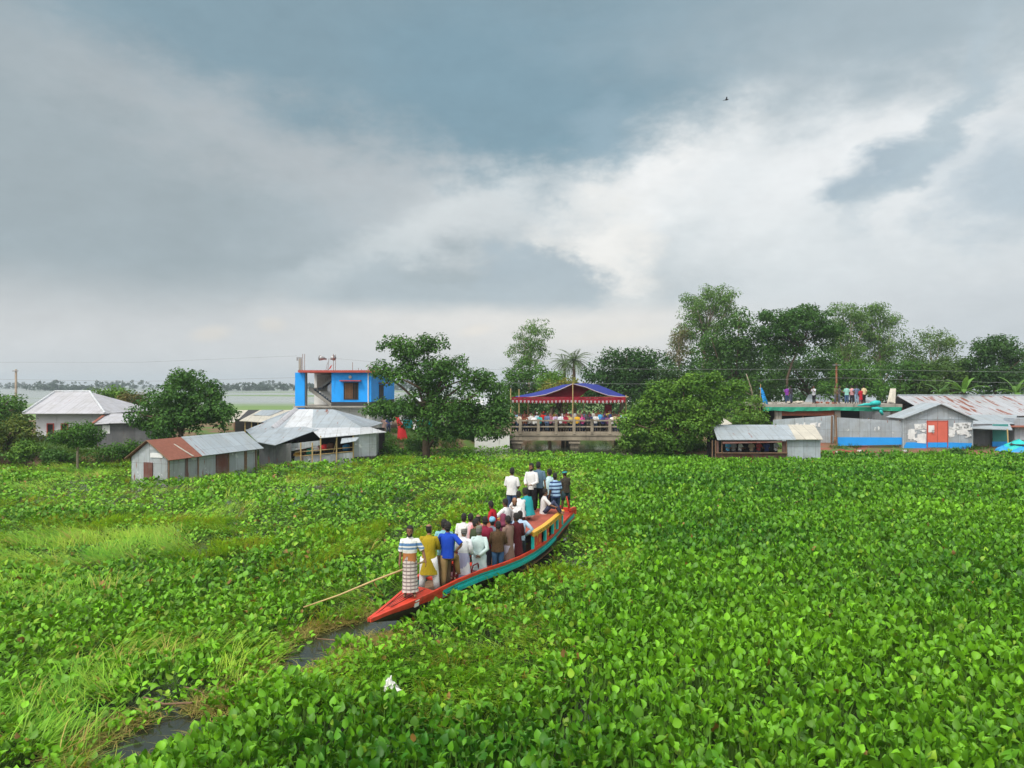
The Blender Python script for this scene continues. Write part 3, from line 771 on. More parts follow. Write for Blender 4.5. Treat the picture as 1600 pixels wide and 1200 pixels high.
def tree(label, px, D, lobes, base=None, trunk_r=0.18, cat='tree', name='tree', group=None, c=((0.03, 0.085, 0.02), (0.075, 0.17, 0.03)), size=0.22,
         nclump=70, per=70, crad=0.62, flat=0.75, droop=0.0, limbs=9, bark='bark', slim=0.62, seed=1, fill=0.35, fork=0.35, trunk=None, zbase=None):
    """lobes: (px, py, rx_px, ry_px [, depth offset]) read off the photo, turned into metres at distance D"""
    r = np.random.default_rng(seed)
    L = []
    for q in lobes:
        o = q[4] if len(q) > 4 else 0.0
        L.append((np.array(W(q[0], q[1], D + o)), q[2] / F * D, q[3] / F * D))
    bx = X(px, D); z0 = gz(bx, D) if zbase is None else zbase
    root = thing(name, label, cat, (bx, D, z0), 0, group)
    org = np.array([bx, D, z0])
    vol = np.array([a * a * b for _, a, b in L]) ** (2 / 3); vol /= vol.sum()
    cl = []
    for (cn, a, b), w in zip(L, vol):
        for k in range(max(3, int(round(nclump * w)))):
            d = unit(r.normal(size=3)); d[2] = d[2] if r.random() < 0.75 else abs(d[2])
            q = (r.uniform(0.1, 0.75) if r.random() < fill else r.uniform(0.72, 1.02))
            cl.append((cn + d * np.array([a, a * 0.9, b]) * q, crad * r.uniform(0.65, 1.35)))
    foliage('crown', cl, root, c[0], c[1], size, per, seed + 500, flat, droop, org, slim)
    b = MB(); O = Vector(org)
    top = sum((l[0] * w for l, w in zip(L, vol)))
    if trunk:                                   # trunk line given in photo pixels
        tp = [W(a, b_, D) for a, b_ in trunk]; tp[0].z = z0 - 0.3
    else:
        tp = [Vector((bx, D, z0 - 0.3)), Vector((bx + r.normal() * 0.15, D, z0 + (top[2] - z0) * 0.35)), Vector((bx * 0.5 + top[0] * 0.5, D, z0 + (top[2] - z0) * 0.7)), Vector(top)]
    n = len(tp)
    b.tube(tp, [trunk_r * (1.25 - 0.95 * i / (n - 1)) for i in range(n)], 8)
    for k in range(limbs):
        cn = Vector(cl[int(r.integers(len(cl)))][0])
        i0 = fork + (0.8 - fork) * r.random()
        j = min(int(i0 * (n - 1)), n - 2); f = i0 * (n - 1) - j
        s = tp[j].lerp(tp[j + 1], f)
        mid = s.lerp(cn, 0.5) + Vector((r.normal() * 0.2, r.normal() * 0.2, 0.25))
        b.tube([s, mid, cn], [trunk_r * 0.5, trunk_r * 0.32, trunk_r * 0.1], 5)
    b.build('trunk', M[bark], root, True)
    return root

DK = ((0.034, 0.10, 0.018), (0.088, 0.21, 0.028)); MD = ((0.042, 0.12, 0.022), (0.11, 0.25, 0.035)); LT = ((0.06, 0.16, 0.025), (0.16, 0.30, 0.04))
EU = ((0.062, 0.15, 0.035), (0.165, 0.30, 0.065)); RB = ((0.06, 0.09, 0.02), (0.20, 0.15, 0.05))
NEAR = 'trees standing along the pond'; BACK = 'trees of the village behind'
tree('broad rounded dark green tree between the hip roofed house and the tin sheds', 285, 53, [(285, 625, 62, 42), (330, 650, 42, 34), (238, 650, 38, 32), (285, 660, 70, 30), (300, 600, 38, 22)], trunk_r=.2, group=NEAR, c=((0.03, 0.095, 0.02), (0.09, 0.21, 0.035)), size=.21, nclump=150, per=95, crad=.55, seed=3)
tree('dark leafy tree cut by the left edge, above the yellowish one', 8, 58, [(5, 640, 36, 24), (-25, 655, 30, 30), (22, 655, 16, 14)], group=NEAR, c=MD, size=.2, nclump=60, per=80, seed=4)
tree('low bushy tree with yellowish leaf tips at the left edge', 15, 51, [(12, 680, 38, 28), (40, 672, 22, 20), (-30, 685, 40, 34), (20, 705, 34, 18)], group=NEAR, c=((0.04, 0.10, 0.02), (0.19, 0.23, 0.04)), size=.19, nclump=75, per=85, crad=.5, seed=5)
tree('small round tree with a white and yellow trunk before the grey house', 122, 47, [(122, 680, 35, 17), (104, 684, 17, 14), (142, 680, 18, 13)], trunk_r=.075, group=NEAR, c=DK, size=.15, nclump=60, per=75, crad=.36, seed=6, bark='pale_bark', trunk=[(122, 726), (121, 708), (123, 692), (122, 680)], limbs=8)
tree('bright yellow green bush behind the grey hip roof', 170, 74, [(168, 617, 24, 12), (190, 622, 16, 12)], group=NEAR, c=LT, size=.24, nclump=30, per=75, seed=7)
tree('brownish green bush beside the bright one behind the hip roof', 212, 72, [(210, 623, 18, 13), (222, 640, 14, 18)], group=NEAR, c=RB, size=.22, nclump=26, per=75, seed=8)
tree('large spreading tree hiding the shops, left of the bridge', 690, 57,
     [(625, 550, 34, 20), (600, 585, 16, 22), (660, 545, 22, 16), (686, 535, 12, 12), (655, 590, 46, 32), (705, 585, 42, 28), (750, 605, 34, 26), (640, 640, 46, 26), (700, 645, 48, 30), (752, 650, 38, 26), (780, 640, 18, 22), (680, 675, 40, 14), (600, 640, 22, 14), (735, 672, 40, 14), (780, 660, 24, 22), (786, 628, 14, 16), (590, 640, 18, 9)],
     trunk_r=.26, group=NEAR, c=((0.034, 0.10, 0.02), (0.095, 0.22, 0.035)), size=.215, nclump=330, per=86, crad=.56, seed=9, limbs=26, fork=.15, trunk=[(668, 700), (664, 665), (672, 630), (690, 595)], fill=.3)
tree('round bushy mid green tree right of the bridge', 1062, 55,
     [(1048, 626, 34, 26), (1098, 634, 28, 26), (1008, 648, 26, 26), (1060, 664, 42, 24), (1010, 680, 34, 20), (1090, 668, 32, 20), (1086, 602, 24, 16), (1058, 602, 14, 10), (1128, 650, 14, 10), (1022, 622, 16, 12), (1040, 690, 40, 16), (1135, 612, 18, 16), (974, 662, 16, 14), (1150, 603, 14, 7), (1143, 628, 20, 9), (1028, 606, 16, 10), (1108, 592, 14, 8), (980, 692, 14, 10)],
     trunk_r=.2, group=NEAR, c=((0.052, 0.14, 0.02), (0.17, 0.33, 0.04)), size=.21, nclump=285, per=82, crad=.5, seed=10, limbs=14, fill=.3)
tree('tall thin feathery tree left of the canopy, against the sky', 826, 95, [(838, 520, 26, 22), (815, 545, 20, 24), (840, 545, 22, 20), (822, 565, 26, 20)], trunk_r=.16, group=BACK, c=EU, size=.26, nclump=120, per=48, crad=.62, droop=1.2, bark='pale_bark', slim=.42, seed=11)
tree('dense green tree behind the left end of the canopy', 822, 84, [(820, 590, 34, 26), (850, 600, 26, 26), (800, 606, 20, 24), (830, 625, 46, 22)], group=BACK, c=DK, size=.26, nclump=95, per=75, crad=.75, seed=12)
tree('broad dark crowned tree behind the right side of the canopy', 972, 80, [(975, 570, 48, 28), (1010, 568, 32, 26), (945, 590, 38, 28), (990, 605, 58, 30), (940, 615, 30, 20)], trunk_r=.25, group=BACK, c=((0.02, 0.065, 0.016), (0.052, 0.13, 0.026)), size=.26, nclump=170, per=75, crad=.75, seed=13)
tree('yellow flowering low tree peeping over the tent top', 880, 72, [(880, 606, 26, 14), (860, 615, 16, 12)], group=BACK, c=((0.10, 0.17, 0.03), (0.26, 0.24, 0.05)), size=.22, nclump=34, per=70, crad=.6, seed=14)
tree('light green leafy tree between palm and tent', 858, 78, [(862, 600, 22, 22), (885, 622, 24, 14)], group=BACK, c=LT, size=.24, nclump=36, per=70, crad=.65, seed=15)
tree('tallest airy pale tree rising over the others, right of centre', 1105, 92, [(1122, 465, 30, 24), (1092, 480, 30, 24), (1130, 490, 22, 24), (1085, 510, 24, 26), (1110, 520, 24, 24), (1070, 530, 18, 22)], trunk_r=.2, group=BACK, c=EU, size=.26, nclump=230, per=52, crad=.66, droop=1.2, bark='pale_bark', slim=.42, seed=16, limbs=16, trunk=[(1100, 650), (1098, 590), (1102, 530), (1112, 480)])
tree('slight reddish leaved thin tree left of the tallest one', 1062, 90, [(1062, 525, 14, 18), (1060, 550, 18, 22)], trunk_r=.1, group=BACK, c=((0.10, 0.11, 0.05), (0.21, 0.19, 0.10)), size=.24, nclump=44, per=36, crad=.55, droop=1.2, bark='pale_bark', slim=.42, seed=17)
tree('wide dark tree under the tallest pale one', 1150, 80, [(1158, 505, 32, 20), (1130, 540, 40, 28), (1160, 560, 48, 34), (1110, 575, 40, 30), (1180, 600, 40, 30), (1120, 615, 50, 24)], trunk_r=.25, group=BACK, c=((0.032, 0.092, 0.02), (0.082, 0.185, 0.032)), size=.26, nclump=220, per=75, crad=.78, seed=18, limbs=14)
tree('umbrella crowned dark tree with a slanting bare trunk', 1228, 80, [(1220, 500, 36, 18), (1265, 495, 40, 18), (1292, 520, 30, 22), (1205, 530, 28, 22), (1250, 515, 60, 14), (1235, 540, 30, 14)], trunk_r=.13, group=BACK, c=((0.028, 0.088, 0.018), (0.07, 0.17, 0.028)), size=.25, nclump=190, per=80, crad=.7, flat=.55, seed=19, limbs=8, fork=.6, bark='bark', trunk=[(1228, 622), (1230, 590), (1238, 565), (1256, 530), (1266, 505)])
tree('leafy green tree filling the space under the umbrella crown', 1275, 86, [(1280, 570, 36, 34), (1240, 595, 40, 26), (1300, 605, 38, 22), (1215, 560, 26, 36), (1200, 610, 30, 24)], group=BACK, c=((0.036, 0.105, 0.02), (0.09, 0.21, 0.032)), size=.26, nclump=140, per=75, crad=.78, seed=20)
tree('tall airy grey green tree beside the umbrella crowned one', 1320, 96, [(1318, 490, 24, 18), (1340, 505, 20, 24), (1312, 530, 22, 28), (1330, 555, 26, 22)], trunk_r=.16, group=BACK, c=EU, size=.27, nclump=170, per=50, crad=.68, droop=1.2, bark='pale_bark', slim=.42, seed=21)
tree('twin topped airy pale tree over the unfinished building', 1375, 97, [(1365, 488, 24, 18), (1385, 510, 24, 26), (1360, 525, 22, 30), (1385, 550, 28, 26)], trunk_r=.18, group=BACK, c=EU, size=.27, nclump=190, per=50, crad=.70, droop=1.2, bark='pale_bark', slim=.42, seed=22)
tree('hazy grey green tree above the gabled shop', 1455, 100, [(1452, 532, 36, 22), (1480, 545, 24, 20), (1425, 548, 22, 20), (1460, 575, 46, 26)], group=BACK, c=((0.06, 0.13, 0.035), (0.14, 0.24, 0.055)), size=.28, nclump=120, per=55, crad=.78, slim=.5, seed=23, bark='pale_bark')
tree('dark tree with a ragged top above the rusty roof', 1555, 80, [(1555, 545, 34, 22), (1578, 565, 22, 26), (1530, 570, 26, 24), (1555, 595, 46, 26)], group=BACK, c=((0.028, 0.08, 0.02), (0.07, 0.16, 0.032)), size=.26, nclump=150, per=75, crad=.72, seed=24)
tree('bright mid green tree behind the people on the slab', 1335, 77, [(1335, 590, 34, 26), (1360, 606, 26, 18), (1310, 608, 28, 18)], group=BACK, c=MD, size=.24, nclump=85, per=80, crad=.66, seed=25)
tree('dark bushy tree right behind the slab end', 1405, 84, [(1400, 585, 38, 26), (1435, 590, 30, 24), (1410, 610, 50, 16)], group=BACK, c=DK, size=.26, nclump=100, per=75, crad=.72, seed=26)
tree('rounded olive green tree behind the gabled shop roof', 1485, 82, [(1480, 585, 34, 24), (1510, 600, 28, 18), (1465, 606, 30, 14)], group=BACK, c=((0.045, 0.10, 0.02), (0.10, 0.19, 0.035)), size=.25, nclump=90, per=75, crad=.7, seed=27)
tree('dark tree at the right edge of the row', 1605, 84, [(1605, 575, 26, 26), (1620, 600, 36, 24), (1650, 585, 40, 36)], group=BACK, c=DK, size=.26, nclump=100, per=75, crad=.75, seed=28)
tree('light feathery sapling beside the sky blue flag', 1170, 63, [(1165, 650, 24, 14), (1180, 632, 14, 12), (1150, 662, 18, 12), (1188, 662, 16, 12)], trunk_r=.06, group=BACK, c=LT, size=.2, nclump=46, per=60, crad=.48, seed=29)
tree('pale trunked dead looking tree leaning left of the flag', 1178, 66, [(1166, 600, 14, 10), (1160, 610, 14, 12)], trunk_r=.1, group=BACK, c=DK, size=.2, nclump=14, per=50, crad=.4, seed=30, bark='pale_bark', trunk=[(1184, 660), (1180, 632), (1173, 605), (1166, 584)], limbs=3)
tree('deep green tree behind the round tree and the kiosk', 1030, 84, [(1040, 590, 30, 26), (1060, 605, 40, 26), (1030, 620, 40, 20)], group=BACK, c=((0.03, 0.08, 0.022), (0.07, 0.15, 0.035)), size=.26, nclump=90, per=75, crad=.75, seed=31)
SHR = 'shrubs on the banks'
for i, (lab, px, D, lb, cc) in enumerate([
    ('broad leaved weed clump below the yellowish tree at the left', 45, 49.5, [(45, 702, 18, 8), (30, 712, 16, 8)], LT),
    ('low dark shrub left of the white trunked tree', 90, 50, [(88, 714, 24, 8)], DK),
    ('low dark green creeper mound below the old dark tin annex', 175, 51, [(172, 706, 34, 8), (198, 700, 20, 8)], DK),
    ('tall dark weeds beside the open fronted tin shop', 603, 57, [(602, 702, 18, 12), (622, 706, 18, 9), (590, 712, 14, 7)], DK),
    ('rough bush under the big tree, behind the red cloth', 655, 60, [(655, 692, 26, 10)], DK),
    ('bush at the foot of the round tree by the canal', 985, 57, [(985, 700, 22, 12), (1005, 704, 20, 9)], ((0.05, 0.09, 0.025), (0.11, 0.17, 0.04))),
    ('scrub in the shade between round tree and kiosk', 1090, 57, [(1085, 700, 24, 9)], DK),
    ('small weed tuft on the soil before the gabled shop', 1492, 55.5, [(1492, 708, 10, 5)], MD),
    ('leafy bush in the shade right of the white wall', 742, 65.5, [(735, 683, 12, 9)], DK),
    ('green thicket on the far bank seen under the bridge', 880, 78, [(820, 668, 40, 14), (870, 668, 40, 14), (925, 668, 40, 14), (960, 664, 30, 14)], DK)]):
    tree(lab, px, D, lb, cat='bush', name='shrub', group=SHR, c=cc, size=.17, nclump=26, per=60, crad=.36, seed=60 + i, trunk_r=.04, limbs=4)

def frond_plant(label, px, D, topy, nf, flen, cc, trunk_r, name, cat, seed, leaflet=0.5, broad=False, lift=0.9, basez=None):
    r = np.random.default_rng(seed)
    bx = X(px, D); z0 = gz(bx, D); top = Vector((bx, D, Zh(topy, D)))
    root = thing(name, label, cat, (bx, D, z0))
    b = MB(); b.tube([(bx + .1, D, z0 - .3), (bx, D, (z0 + top.z) / 2), top], [trunk_r * 1.2, trunk_r, trunk_r * .85], 8)
    b.build('trunk', M['bark'], root, True)
    V, Fc, CC = [], [], []
    for k in range(nf):
        a = k * 2.4 + r.normal() * .2; el = lift - 1.5 * (k / nf) + r.normal() * .12
        h = Vector((math.cos(a), math.sin(a), 0)); p = top.copy(); L = flen * r.uniform(.8, 1.1)
        col = TG(cc[0]) * .5 + TG(cc[1]) * .5; col = col * r.uniform(.75, 1.25)
        S = 10
        for j in range(S):
            e = el - 1.1 * (j / S) ** 1.3
            d = h * math.cos(e) + Vector((0, 0, math.sin(e))); lat = d.cross(Vector((0, 0, 1))).normalized()
            q = p + d * (L / S); t = (j + .5) / S
            w = (leaflet * math.sin(math.pi * min(t * .9 + .1, 1)) ** .6)
            up = lat.cross(d)
            if broad:
                for s in (-1, 1):
                    n0 = len(V); V += [p, p + lat * s * w + up * -.05, q + lat * s * w * .97 + up * -.05, q]; Fc.append((n0, n0 + 1, n0 + 2, n0 + 3)); CC += [col] * 4
            else:
                for s in (-1, 1):
                    for m_ in range(2):
                        o = p.lerp(q, m_ / 2); e2 = (lat * s * .85 + d * .6 + up * -.25).normalized() * w
                        n0 = len(V); V += [o, o + e2 * .5 + d * .05, o + e2, o + e2 * .5 - d * .03]; Fc.append((n0, n0 + 1, n0 + 2, n0 + 3)); CC += [col] * 4
            p = q
    np_mesh('crown', np.array([tuple(v) for v in V]) - np.array(root.location), np.array(Fc), np.array(CC), M['leaf'], root)
    return root
frond_plant('date palm with a feathery round head, left of the dark tree', 897, 88, 562, 44, 2.6, ((0.07, 0.13, 0.05), (0.14, 0.21, 0.09)), .2, 'palm_tree', 'palm tree', 101, .5)
frond_plant('half hidden darker palm left of the date palm', 882, 92, 566, 30, 2.2, ((0.05, 0.09, 0.04), (0.10, 0.15, 0.06)), .18, 'palm_tree', 'palm tree', 102, .45)
frond_plant('banana plant with upright bright leaves behind the rusty roof', 1506, 72, 612, 10, 2.2, ((0.08, 0.20, 0.03), (0.16, 0.32, 0.06)), .14, 'banana_plant', 'banana plant', 103, .26, True, 1.45)
frond_plant('dull green banana clump above the rusty roof, near the red streaked sheets', 1470, 73, 616, 9, 1.8, ((0.06, 0.14, 0.03), (0.11, 0.22, 0.06)), .12, 'banana_plant', 'banana plant', 104, .24, True, 1.2)
frond_plant('banana plant at the right edge behind the rusty roof', 1588, 73, 614, 10, 2.2, ((0.07, 0.17, 0.03), (0.14, 0.27, 0.06)), .14, 'banana_plant', 'banana plant', 105, .25, True, 1.25)

def far_wood():
    """the blue-green tree line at the end of the flooded fields"""
    r = np.random.default_rng(5); cl = []
    for D, x0, x1, n, hh in ((640, -520, 60, 150, 7.5), (900, -760, 200, 150, 9)):
        for k in range(n):
            x = r.uniform(x0, x1)
            g = vnoise(np.array([x * 0.02 + D]), np.array([0.5]), 7, 2)[0]
            if g < 0.36: continue
            h = hh * r.uniform(.55, 1.1) * (0.55 + g)
            for j in range(9):
                t = r.random()
                cl.append((np.array([x + r.normal() * h * .32, D + r.normal() * 8, h * (0.12 + 0.85 * t)]), h * .16 * r.uniform(.8, 1.4) * (1.1 - .5 * t)))
    o = foliage('distant_wood', cl, None, (0.022, 0.055, 0.03), (0.045, 0.085, 0.04), 1.35, 26, 77)
    setp(o, 'bluish line of far trees at the end of the flooded fields', 'wood', kind='stuff')
    cl = []
    for k in range(620):                       # far wood behind the village, closing the gaps between trunks
        x = r.uniform(16, 92); y = r.uniform(104, 122); t = r.random()
        cl.append((np.array([x, y, 0.8 + (11.0 if 22 < x < 58 else 8.0) * t]), r.uniform(.9, 1.7)))
    for k in range(120):
        x = r.uniform(-2, 18); y = r.uniform(104, 122); t = r.random()
        cl.append((np.array([x, y, 0.5 + 4.6 * t]), r.uniform(.8, 1.4)))
    o = foliage('village_wood', cl, None, (0.02, 0.06, 0.018), (0.05, 0.12, 0.03), .42, 60, 78)
    setp(o, 'dark wood closing the view behind the village trees', 'wood', kind='stuff')
far_wood()
# ------------------------------------------------------------------ buildings
def hip(b, x0, x1, y0, y1, ze, zr, rx0, rx1, ry, over=0.0, t=0.05, mi=0):
    """hip roof as four thick slopes"""
    A, B_, Cc, D_ = Vector((x0, y0, ze)), Vector((x1, y0, ze)), Vector((x1, y1, ze)), Vector((x0, y1, ze))
    E_, G = Vector((rx0, ry, zr)), Vector((rx1, ry, zr))
    b.slab([A, B_, G, E_], t, mi); b.slab([B_, Cc, G], t, mi); b.slab([Cc, D_, E_, G], t, mi); b.slab([D_, A, E_], t, mi)

def window(root, c, w, h, axis='y', frame='dark_band', pane='dark', shade=None, name='window', curtain=False):
    """recessed opening: surround frame proud of the wall, pane set back; axis = outward direction"""
    f = MB(); t = .07
    c = Vector(c)
    def bx(mb, du, dz, su, sz, out, th):
        if axis == 'y': mb.box(c + Vector((du, -out, dz)), (su, th, sz))
        else: mb.box(c + Vector((out, du, dz)), (th, su, sz))
    bx(f, -w / 2 - t / 2, 0, t, h + 2 * t, .02, .06); bx(f, w / 2 + t / 2, 0, t, h + 2 * t, .02, .06)
    bx(f, 0, h / 2 + t / 2, w, t, .02, .06); bx(f, 0, -h / 2 - t / 2, w, t, .02, .06)
    fo = f.build(name, M[frame], root)
    def sub(nm, mb, mat):
        o = mb.build(nm, M[mat], None)
        Mx = (Matrix.Translation(root.location) @ Matrix.Rotation(root.rotation_euler.z, 4, 'Z')).inverted()
        o.data.transform(Mx); o.parent = fo
        return o
    p = MB(); bx(p, 0, 0, w, h, .006, .008); sub('pane', p, pane)
    if curtain:
        q = MB()
        for k in range(5):
            bx(q, -w * .42 + k * w * .125, 0, w * .10, h * .97, .014 + .006 * (k % 2), .012)
        sub('curtain', q, 'brown_cloth')
        q = MB()
        for k in range(4): bx(q, -w / 2 + (k + 1) * w / 5, 0, .018, h, .035, .018)
        sub('grille', q, 'rusty_iron')
    if shade:
        q = MB(); bx(q, 0, h / 2 + .22, w + .7, .09, .25, .5); sub('sunshade', q, shade)
    return fo

# --- grey hip-roofed house on the left
D0 = 57.0
hx0, hx1 = X(52, D0), X(196, D0 + 3); hz = 0.5
h = thing('hip_roof_house', 'grey plastered house with a pale tin hip roof at the far left', 'house', ((hx0 + hx1) / 2, 60, hz))
b = MB()
b.box(((hx0 + hx1) / 2, 60.6, 2.4), (hx1 - hx0, 6.6, 1.7)); b.build('wall', M['plaster'], h)
b = MB(); b.box(((hx0 + hx1) / 2, 60.6, 1.05), (hx1 - hx0 + .05, 6.65, 1.0)); b.build('plinth', M['dark_band'], h)
b = MB(); b.box(((hx0 + hx1) / 2, 60.6, 0.35), (hx1 - hx0 + .5, 7.1, .5)); b.build('foundation', M['concrete'], h)
b = MB(); hip(b, X(37, 56.6), X(206, 60.5), 56.5, 64.6, 3.32, 4.92, X(86, 60.5), X(140, 60.5), 60.5); 
b.build('roof', M['tin_house'], h)
b = MB()
for p, q in (((X(140, 60.5), 60.5, 4.95), (X(206, 60.5), 56.5, 3.36)), ((X(86, 60.5), 60.5, 4.95), (X(37, 56.6), 56.5, 3.36)), ((X(86, 60.5), 60.5, 4.95), (X(140, 60.5), 60.5, 4.95))):
    b.tube([p, q], .09, 6)
b.build('ridge_cap', M['tin_white'], h)
for px in (79, 101): window(h, (X(px, 57.3), 57.3, 2.05), .42, .85, frame='red_paint', shade=None)
h = thing('tin_annex', 'dark weathered tin annex with a pale lean-to roof beside the hip roofed house', 'shed', (X(180, 55), 55, .6))
b = MB(); x0, x1 = X(147, 54.5), X(236, 54.5)
b.box(((x0 + x1) / 2, 55.9, 1.75), (x1 - x0, 2.6, 2.0)); b.build('wall', M['tin_dark'], h)
b = MB(); b.box(((x0 + x1) / 2, 55.9, .62), (x1 - x0 + .2, 2.8, .3)); b.build('plinth', M['concrete'], h)
b = MB(); b.slab([(X(138, 54.2), 54.2, 2.62), (X(170, 54.2), 54.2, 2.70), (X(172, 57.4), 57.4, 3.28), (X(164, 57.4), 57.4, 3.28)], .04)
b.slab([(X(170, 54.2), 54.2, 2.72), (X(240, 54.2), 54.2, 2.80), (X(226, 57.4), 57.4, 3.30), (X(172, 57.4), 57.4, 3.30)], .04); b.build('roof', M['tin_house'], h)
b = MB(); b.box((X(166, 54.56), 54.56, 2.25), (.55, .03, .62)); b.build('poster', M['poster'], h)
b = MB(); b.slab([(X(141, 54.15), 54.15, 2.68), (X(146, 54.15), 54.15, 2.70), (X(168, 57.2), 57.2, 3.31), (X(163, 57.2), 57.2, 3.31)], .03); b.build('ridge_sheet', M['tin_rust'], h)
b = MB(); b.box((X(136, 53.6), 53.6, .72), (1.3, .7, .4)); b.box((X(136, 53.1), 53.1, .5), (.9, .4, .3)); st = b.build('steps', M['concrete'], h)

# --- long tin shed with the rusted end
A = Vector((-18.85, 41.0, 0)); dl = Vector((2.45, 6.7, 0)).normalized(); dg = Vector((-dl.y, dl.x, 0)); LS, GW = 7.4, 2.6
sh = thing('long_tin_shed', 'long low tin shed with a rusted roof end standing in the water plants', 'shed', tuple(A + dl * LS / 2 + dg * GW / 2), 0)
def SP(l, g, z): return A + dl * l + dg * g + Vector((0, 0, z))
b = MB()
b.slab([SP(0, 0, -.1), SP(LS, 0, -.1), SP(LS, 0, 1.48), SP(0, 0, 1.48)], .04)
b.slab([SP(LS, GW, -.1), SP(0, GW, -.1), SP(0, GW, 1.48), SP(LS, GW, 1.48)], .04)
b.slab([SP(0, GW, -.1), SP(0, 0, -.1), SP(0, 0, 1.48), SP(0, GW / 2, 2.38), SP(0, GW, 1.48)], .04)
b.slab([SP(LS, 0, -.1), SP(LS, GW, -.1), SP(LS, GW, 1.48), SP(LS, GW / 2, 2.38), SP(LS, 0, 1.48)], .04)
b.build('wall', M['tin_wall'], sh)
ov, rs = .22, 3.05
def roofpart(l0, l1, nm, mat, dz=0.0):
    b = MB()
    b.slab([SP(l0, -.28, 1.40 + dz), SP(l1, -.28, 1.40 + dz), SP(l1, GW / 2, 2.46 + dz), SP(l0, GW / 2, 2.46 + dz)], .035)
    b.slab([SP(l1, GW + .28, 1.40 + dz), SP(l0, GW + .28, 1.40 + dz), SP(l0, GW / 2, 2.46 + dz), SP(l1, GW / 2, 2.46 + dz)], .035)
    o = b.build(nm, M[mat], sh); return o
setp(roofpart(-ov, 2.3, 'roof_end', 'tin_rust'), 'rusted brown roof end')
roofpart(2.3, LS + .3, 'roof', 'tin_roof', .02)
b = MB(); b.slab([SP(1.55, -.27, 1.47), SP(1.66, -.27, 1.47), SP(1.3, GW / 2 - .25, 2.28), SP(1.2, GW / 2 - .25, 2.28)], .02); b.build('patch', M['cream_tin'], sh)
b = MB(); b.box(SP(-.03, 1.35, .75), (.06, .62, .92), math.atan2(dl.y, dl.x)); b.build('shutter', M['tin_brown'], sh)
b = MB(); b.box(SP(-.02, .75, 1.62), (.05, .9, .25), math.atan2(dl.y, dl.x)); b.build('poster', M['poster'], sh)
for l, w_ in ((1.35, .16), (4.15, .95), (6.25, .2)):
    b = MB(); b.box(SP(l, -.03, .72), (w_, .06, 1.3), math.atan2(dl.y, dl.x)); o = b.build('door' if w_ > .5 else 'wall_strip', M['tin_brown' if l < 6 else 'wood'], sh)
for l in (0.02, 2.2, 4.7, 7.2):
    b = MB(); b.tube([SP(l, -.06, -.9), SP(l, -.06, 1.46)], .045, 6); b.build('post', M['wood'], sh)
b = MB(); b.tube([SP(-.2, -.28, 1.385), SP(-.2, GW / 2, 2.44), SP(-.2, GW + .28, 1.385)], .035, 6)
b.build('verge_board', M['wood'], sh)

# --- cluster of tin roofs (open fronted shop)
g = thing('tin_shop', 'open fronted tin shop under a hip roof, right of the long shed', 'shop', (-14.6, 55.5, 0))
xe0, xe1 = X(398, 57), X(574, 57)
b = MB()
rl, rr_, ry = X(464, 60), X(521, 60), 60.0
zE, zR = 2.22, 3.52
A1, B1, C1, D1 = Vector((xe0, 55.6, zE)), Vector((xe1, 55.6, zE)), Vector((xe1, 64, zE)), Vector((xe0, 64, zE))
E1, G1 = Vector((rl, ry, zR)), Vector((rr_, ry, zR))
b.slab([D1, A1, E1], .04); b.slab([C1, D1, E1, G1], .04)
m0 = A1.lerp(B1, .30); m1 = A1.lerp(B1, .55)
b.slab([A1, m0, E1], .04)
t1 = E1.lerp(G1, .45)
b.slab([m1, B1, G1, t1], .04); b.slab([B1, C1, G1], .04)
b.build('roof', M['tin_roof'], g)
b = MB(); b.slab([m0 + Vector((0, 0, .015)), m1 + Vector((0, 0, .015)), t1 + Vector((0, 0, .015)), E1 + Vector((0, 0, .015))], .04); b.build('roof_sheets', M['tin_white'], g)
b = MB(); b.tube([E1 + Vector((0, -.05, .06)), A1.lerp(m0, .75) + Vector((0, -.1, .08))], [(.2, .05), (.24, .05)], 6); b.build('ridge_cap', M['tin_house'], g)
b = MB(); b.slab([(X(500, 51.6), 51.6, 1.84), (X(604, 54.5), 54.5, 2.06), (X(578, 56.2), 56.2, 2.32), (X(484, 55.4), 55.4, 2.30)], .035); b.build('awning', M['tin_white'], g)
b = MB(); b.slab([(X(402, 49.5), 49.5, 1.72), (X(430, 49.6), 49.6, 1.50), (X(497, 54.6), 54.6, 2.24), (X(460, 57), 57, 2.46), (X(383, 55), 55, 2.2)], .035); b.build('side_roof', M['tin_roof'], g)
b = MB()
b.slab([(X(430, 50.6), 50.6, -.2), (X(455, 50.8), 50.8, -.2), (X(455, 50.8), 50.8, 1.55), (X(430, 50.6), 50.6, 1.42)], .03)
b.slab([(X(405, 50.2), 50.2, -.2), (X(430, 50.6), 50.6, -.2), (X(430, 50.6), 50.6, 1.42), (X(405, 50.2), 50.2, 1.6)], .03)
b.build('side_wall', M['tin_dark'], g)
b = MB()
b.slab([(X(552, 53.2), 53.2, -.2), (X(588, 54.3), 54.3, -.2), (X(588, 54.3), 54.3, 2.0), (X(552, 53.2), 53.2, 1.9)], .03)
b.slab([(X(588, 54.3), 54.3, -.2), (X(592, 57.5), 57.5, -.2), (X(592, 57.5), 57.5, 2.1), (X(588, 54.3), 54.3, 2.0)], .03)
b.slab([(X(455, 51.9), 51.9, .98), (X(500, 52.2), 52.2, 1.28), (X(500, 52.2), 52.2, 1.62), (X(455, 51.9), 51.9, 1.42)], .03)
b.slab([(X(450, 51.5), 51.5, .9), (X(496, 51.9), 51.9, 1.25), (X(496, 51.9), 51.9, 1.36), (X(450, 51.5), 51.5, 1.02)], .03)
b.slab([(X(460, 51.8), 51.8, -.3), (X(552, 53.1), 53.1, -.3), (X(552, 53.1), 53.1, .72), (X(460, 51.8), 51.8, .5)], .03)
b.build('wall', M['tin_wall'], g)
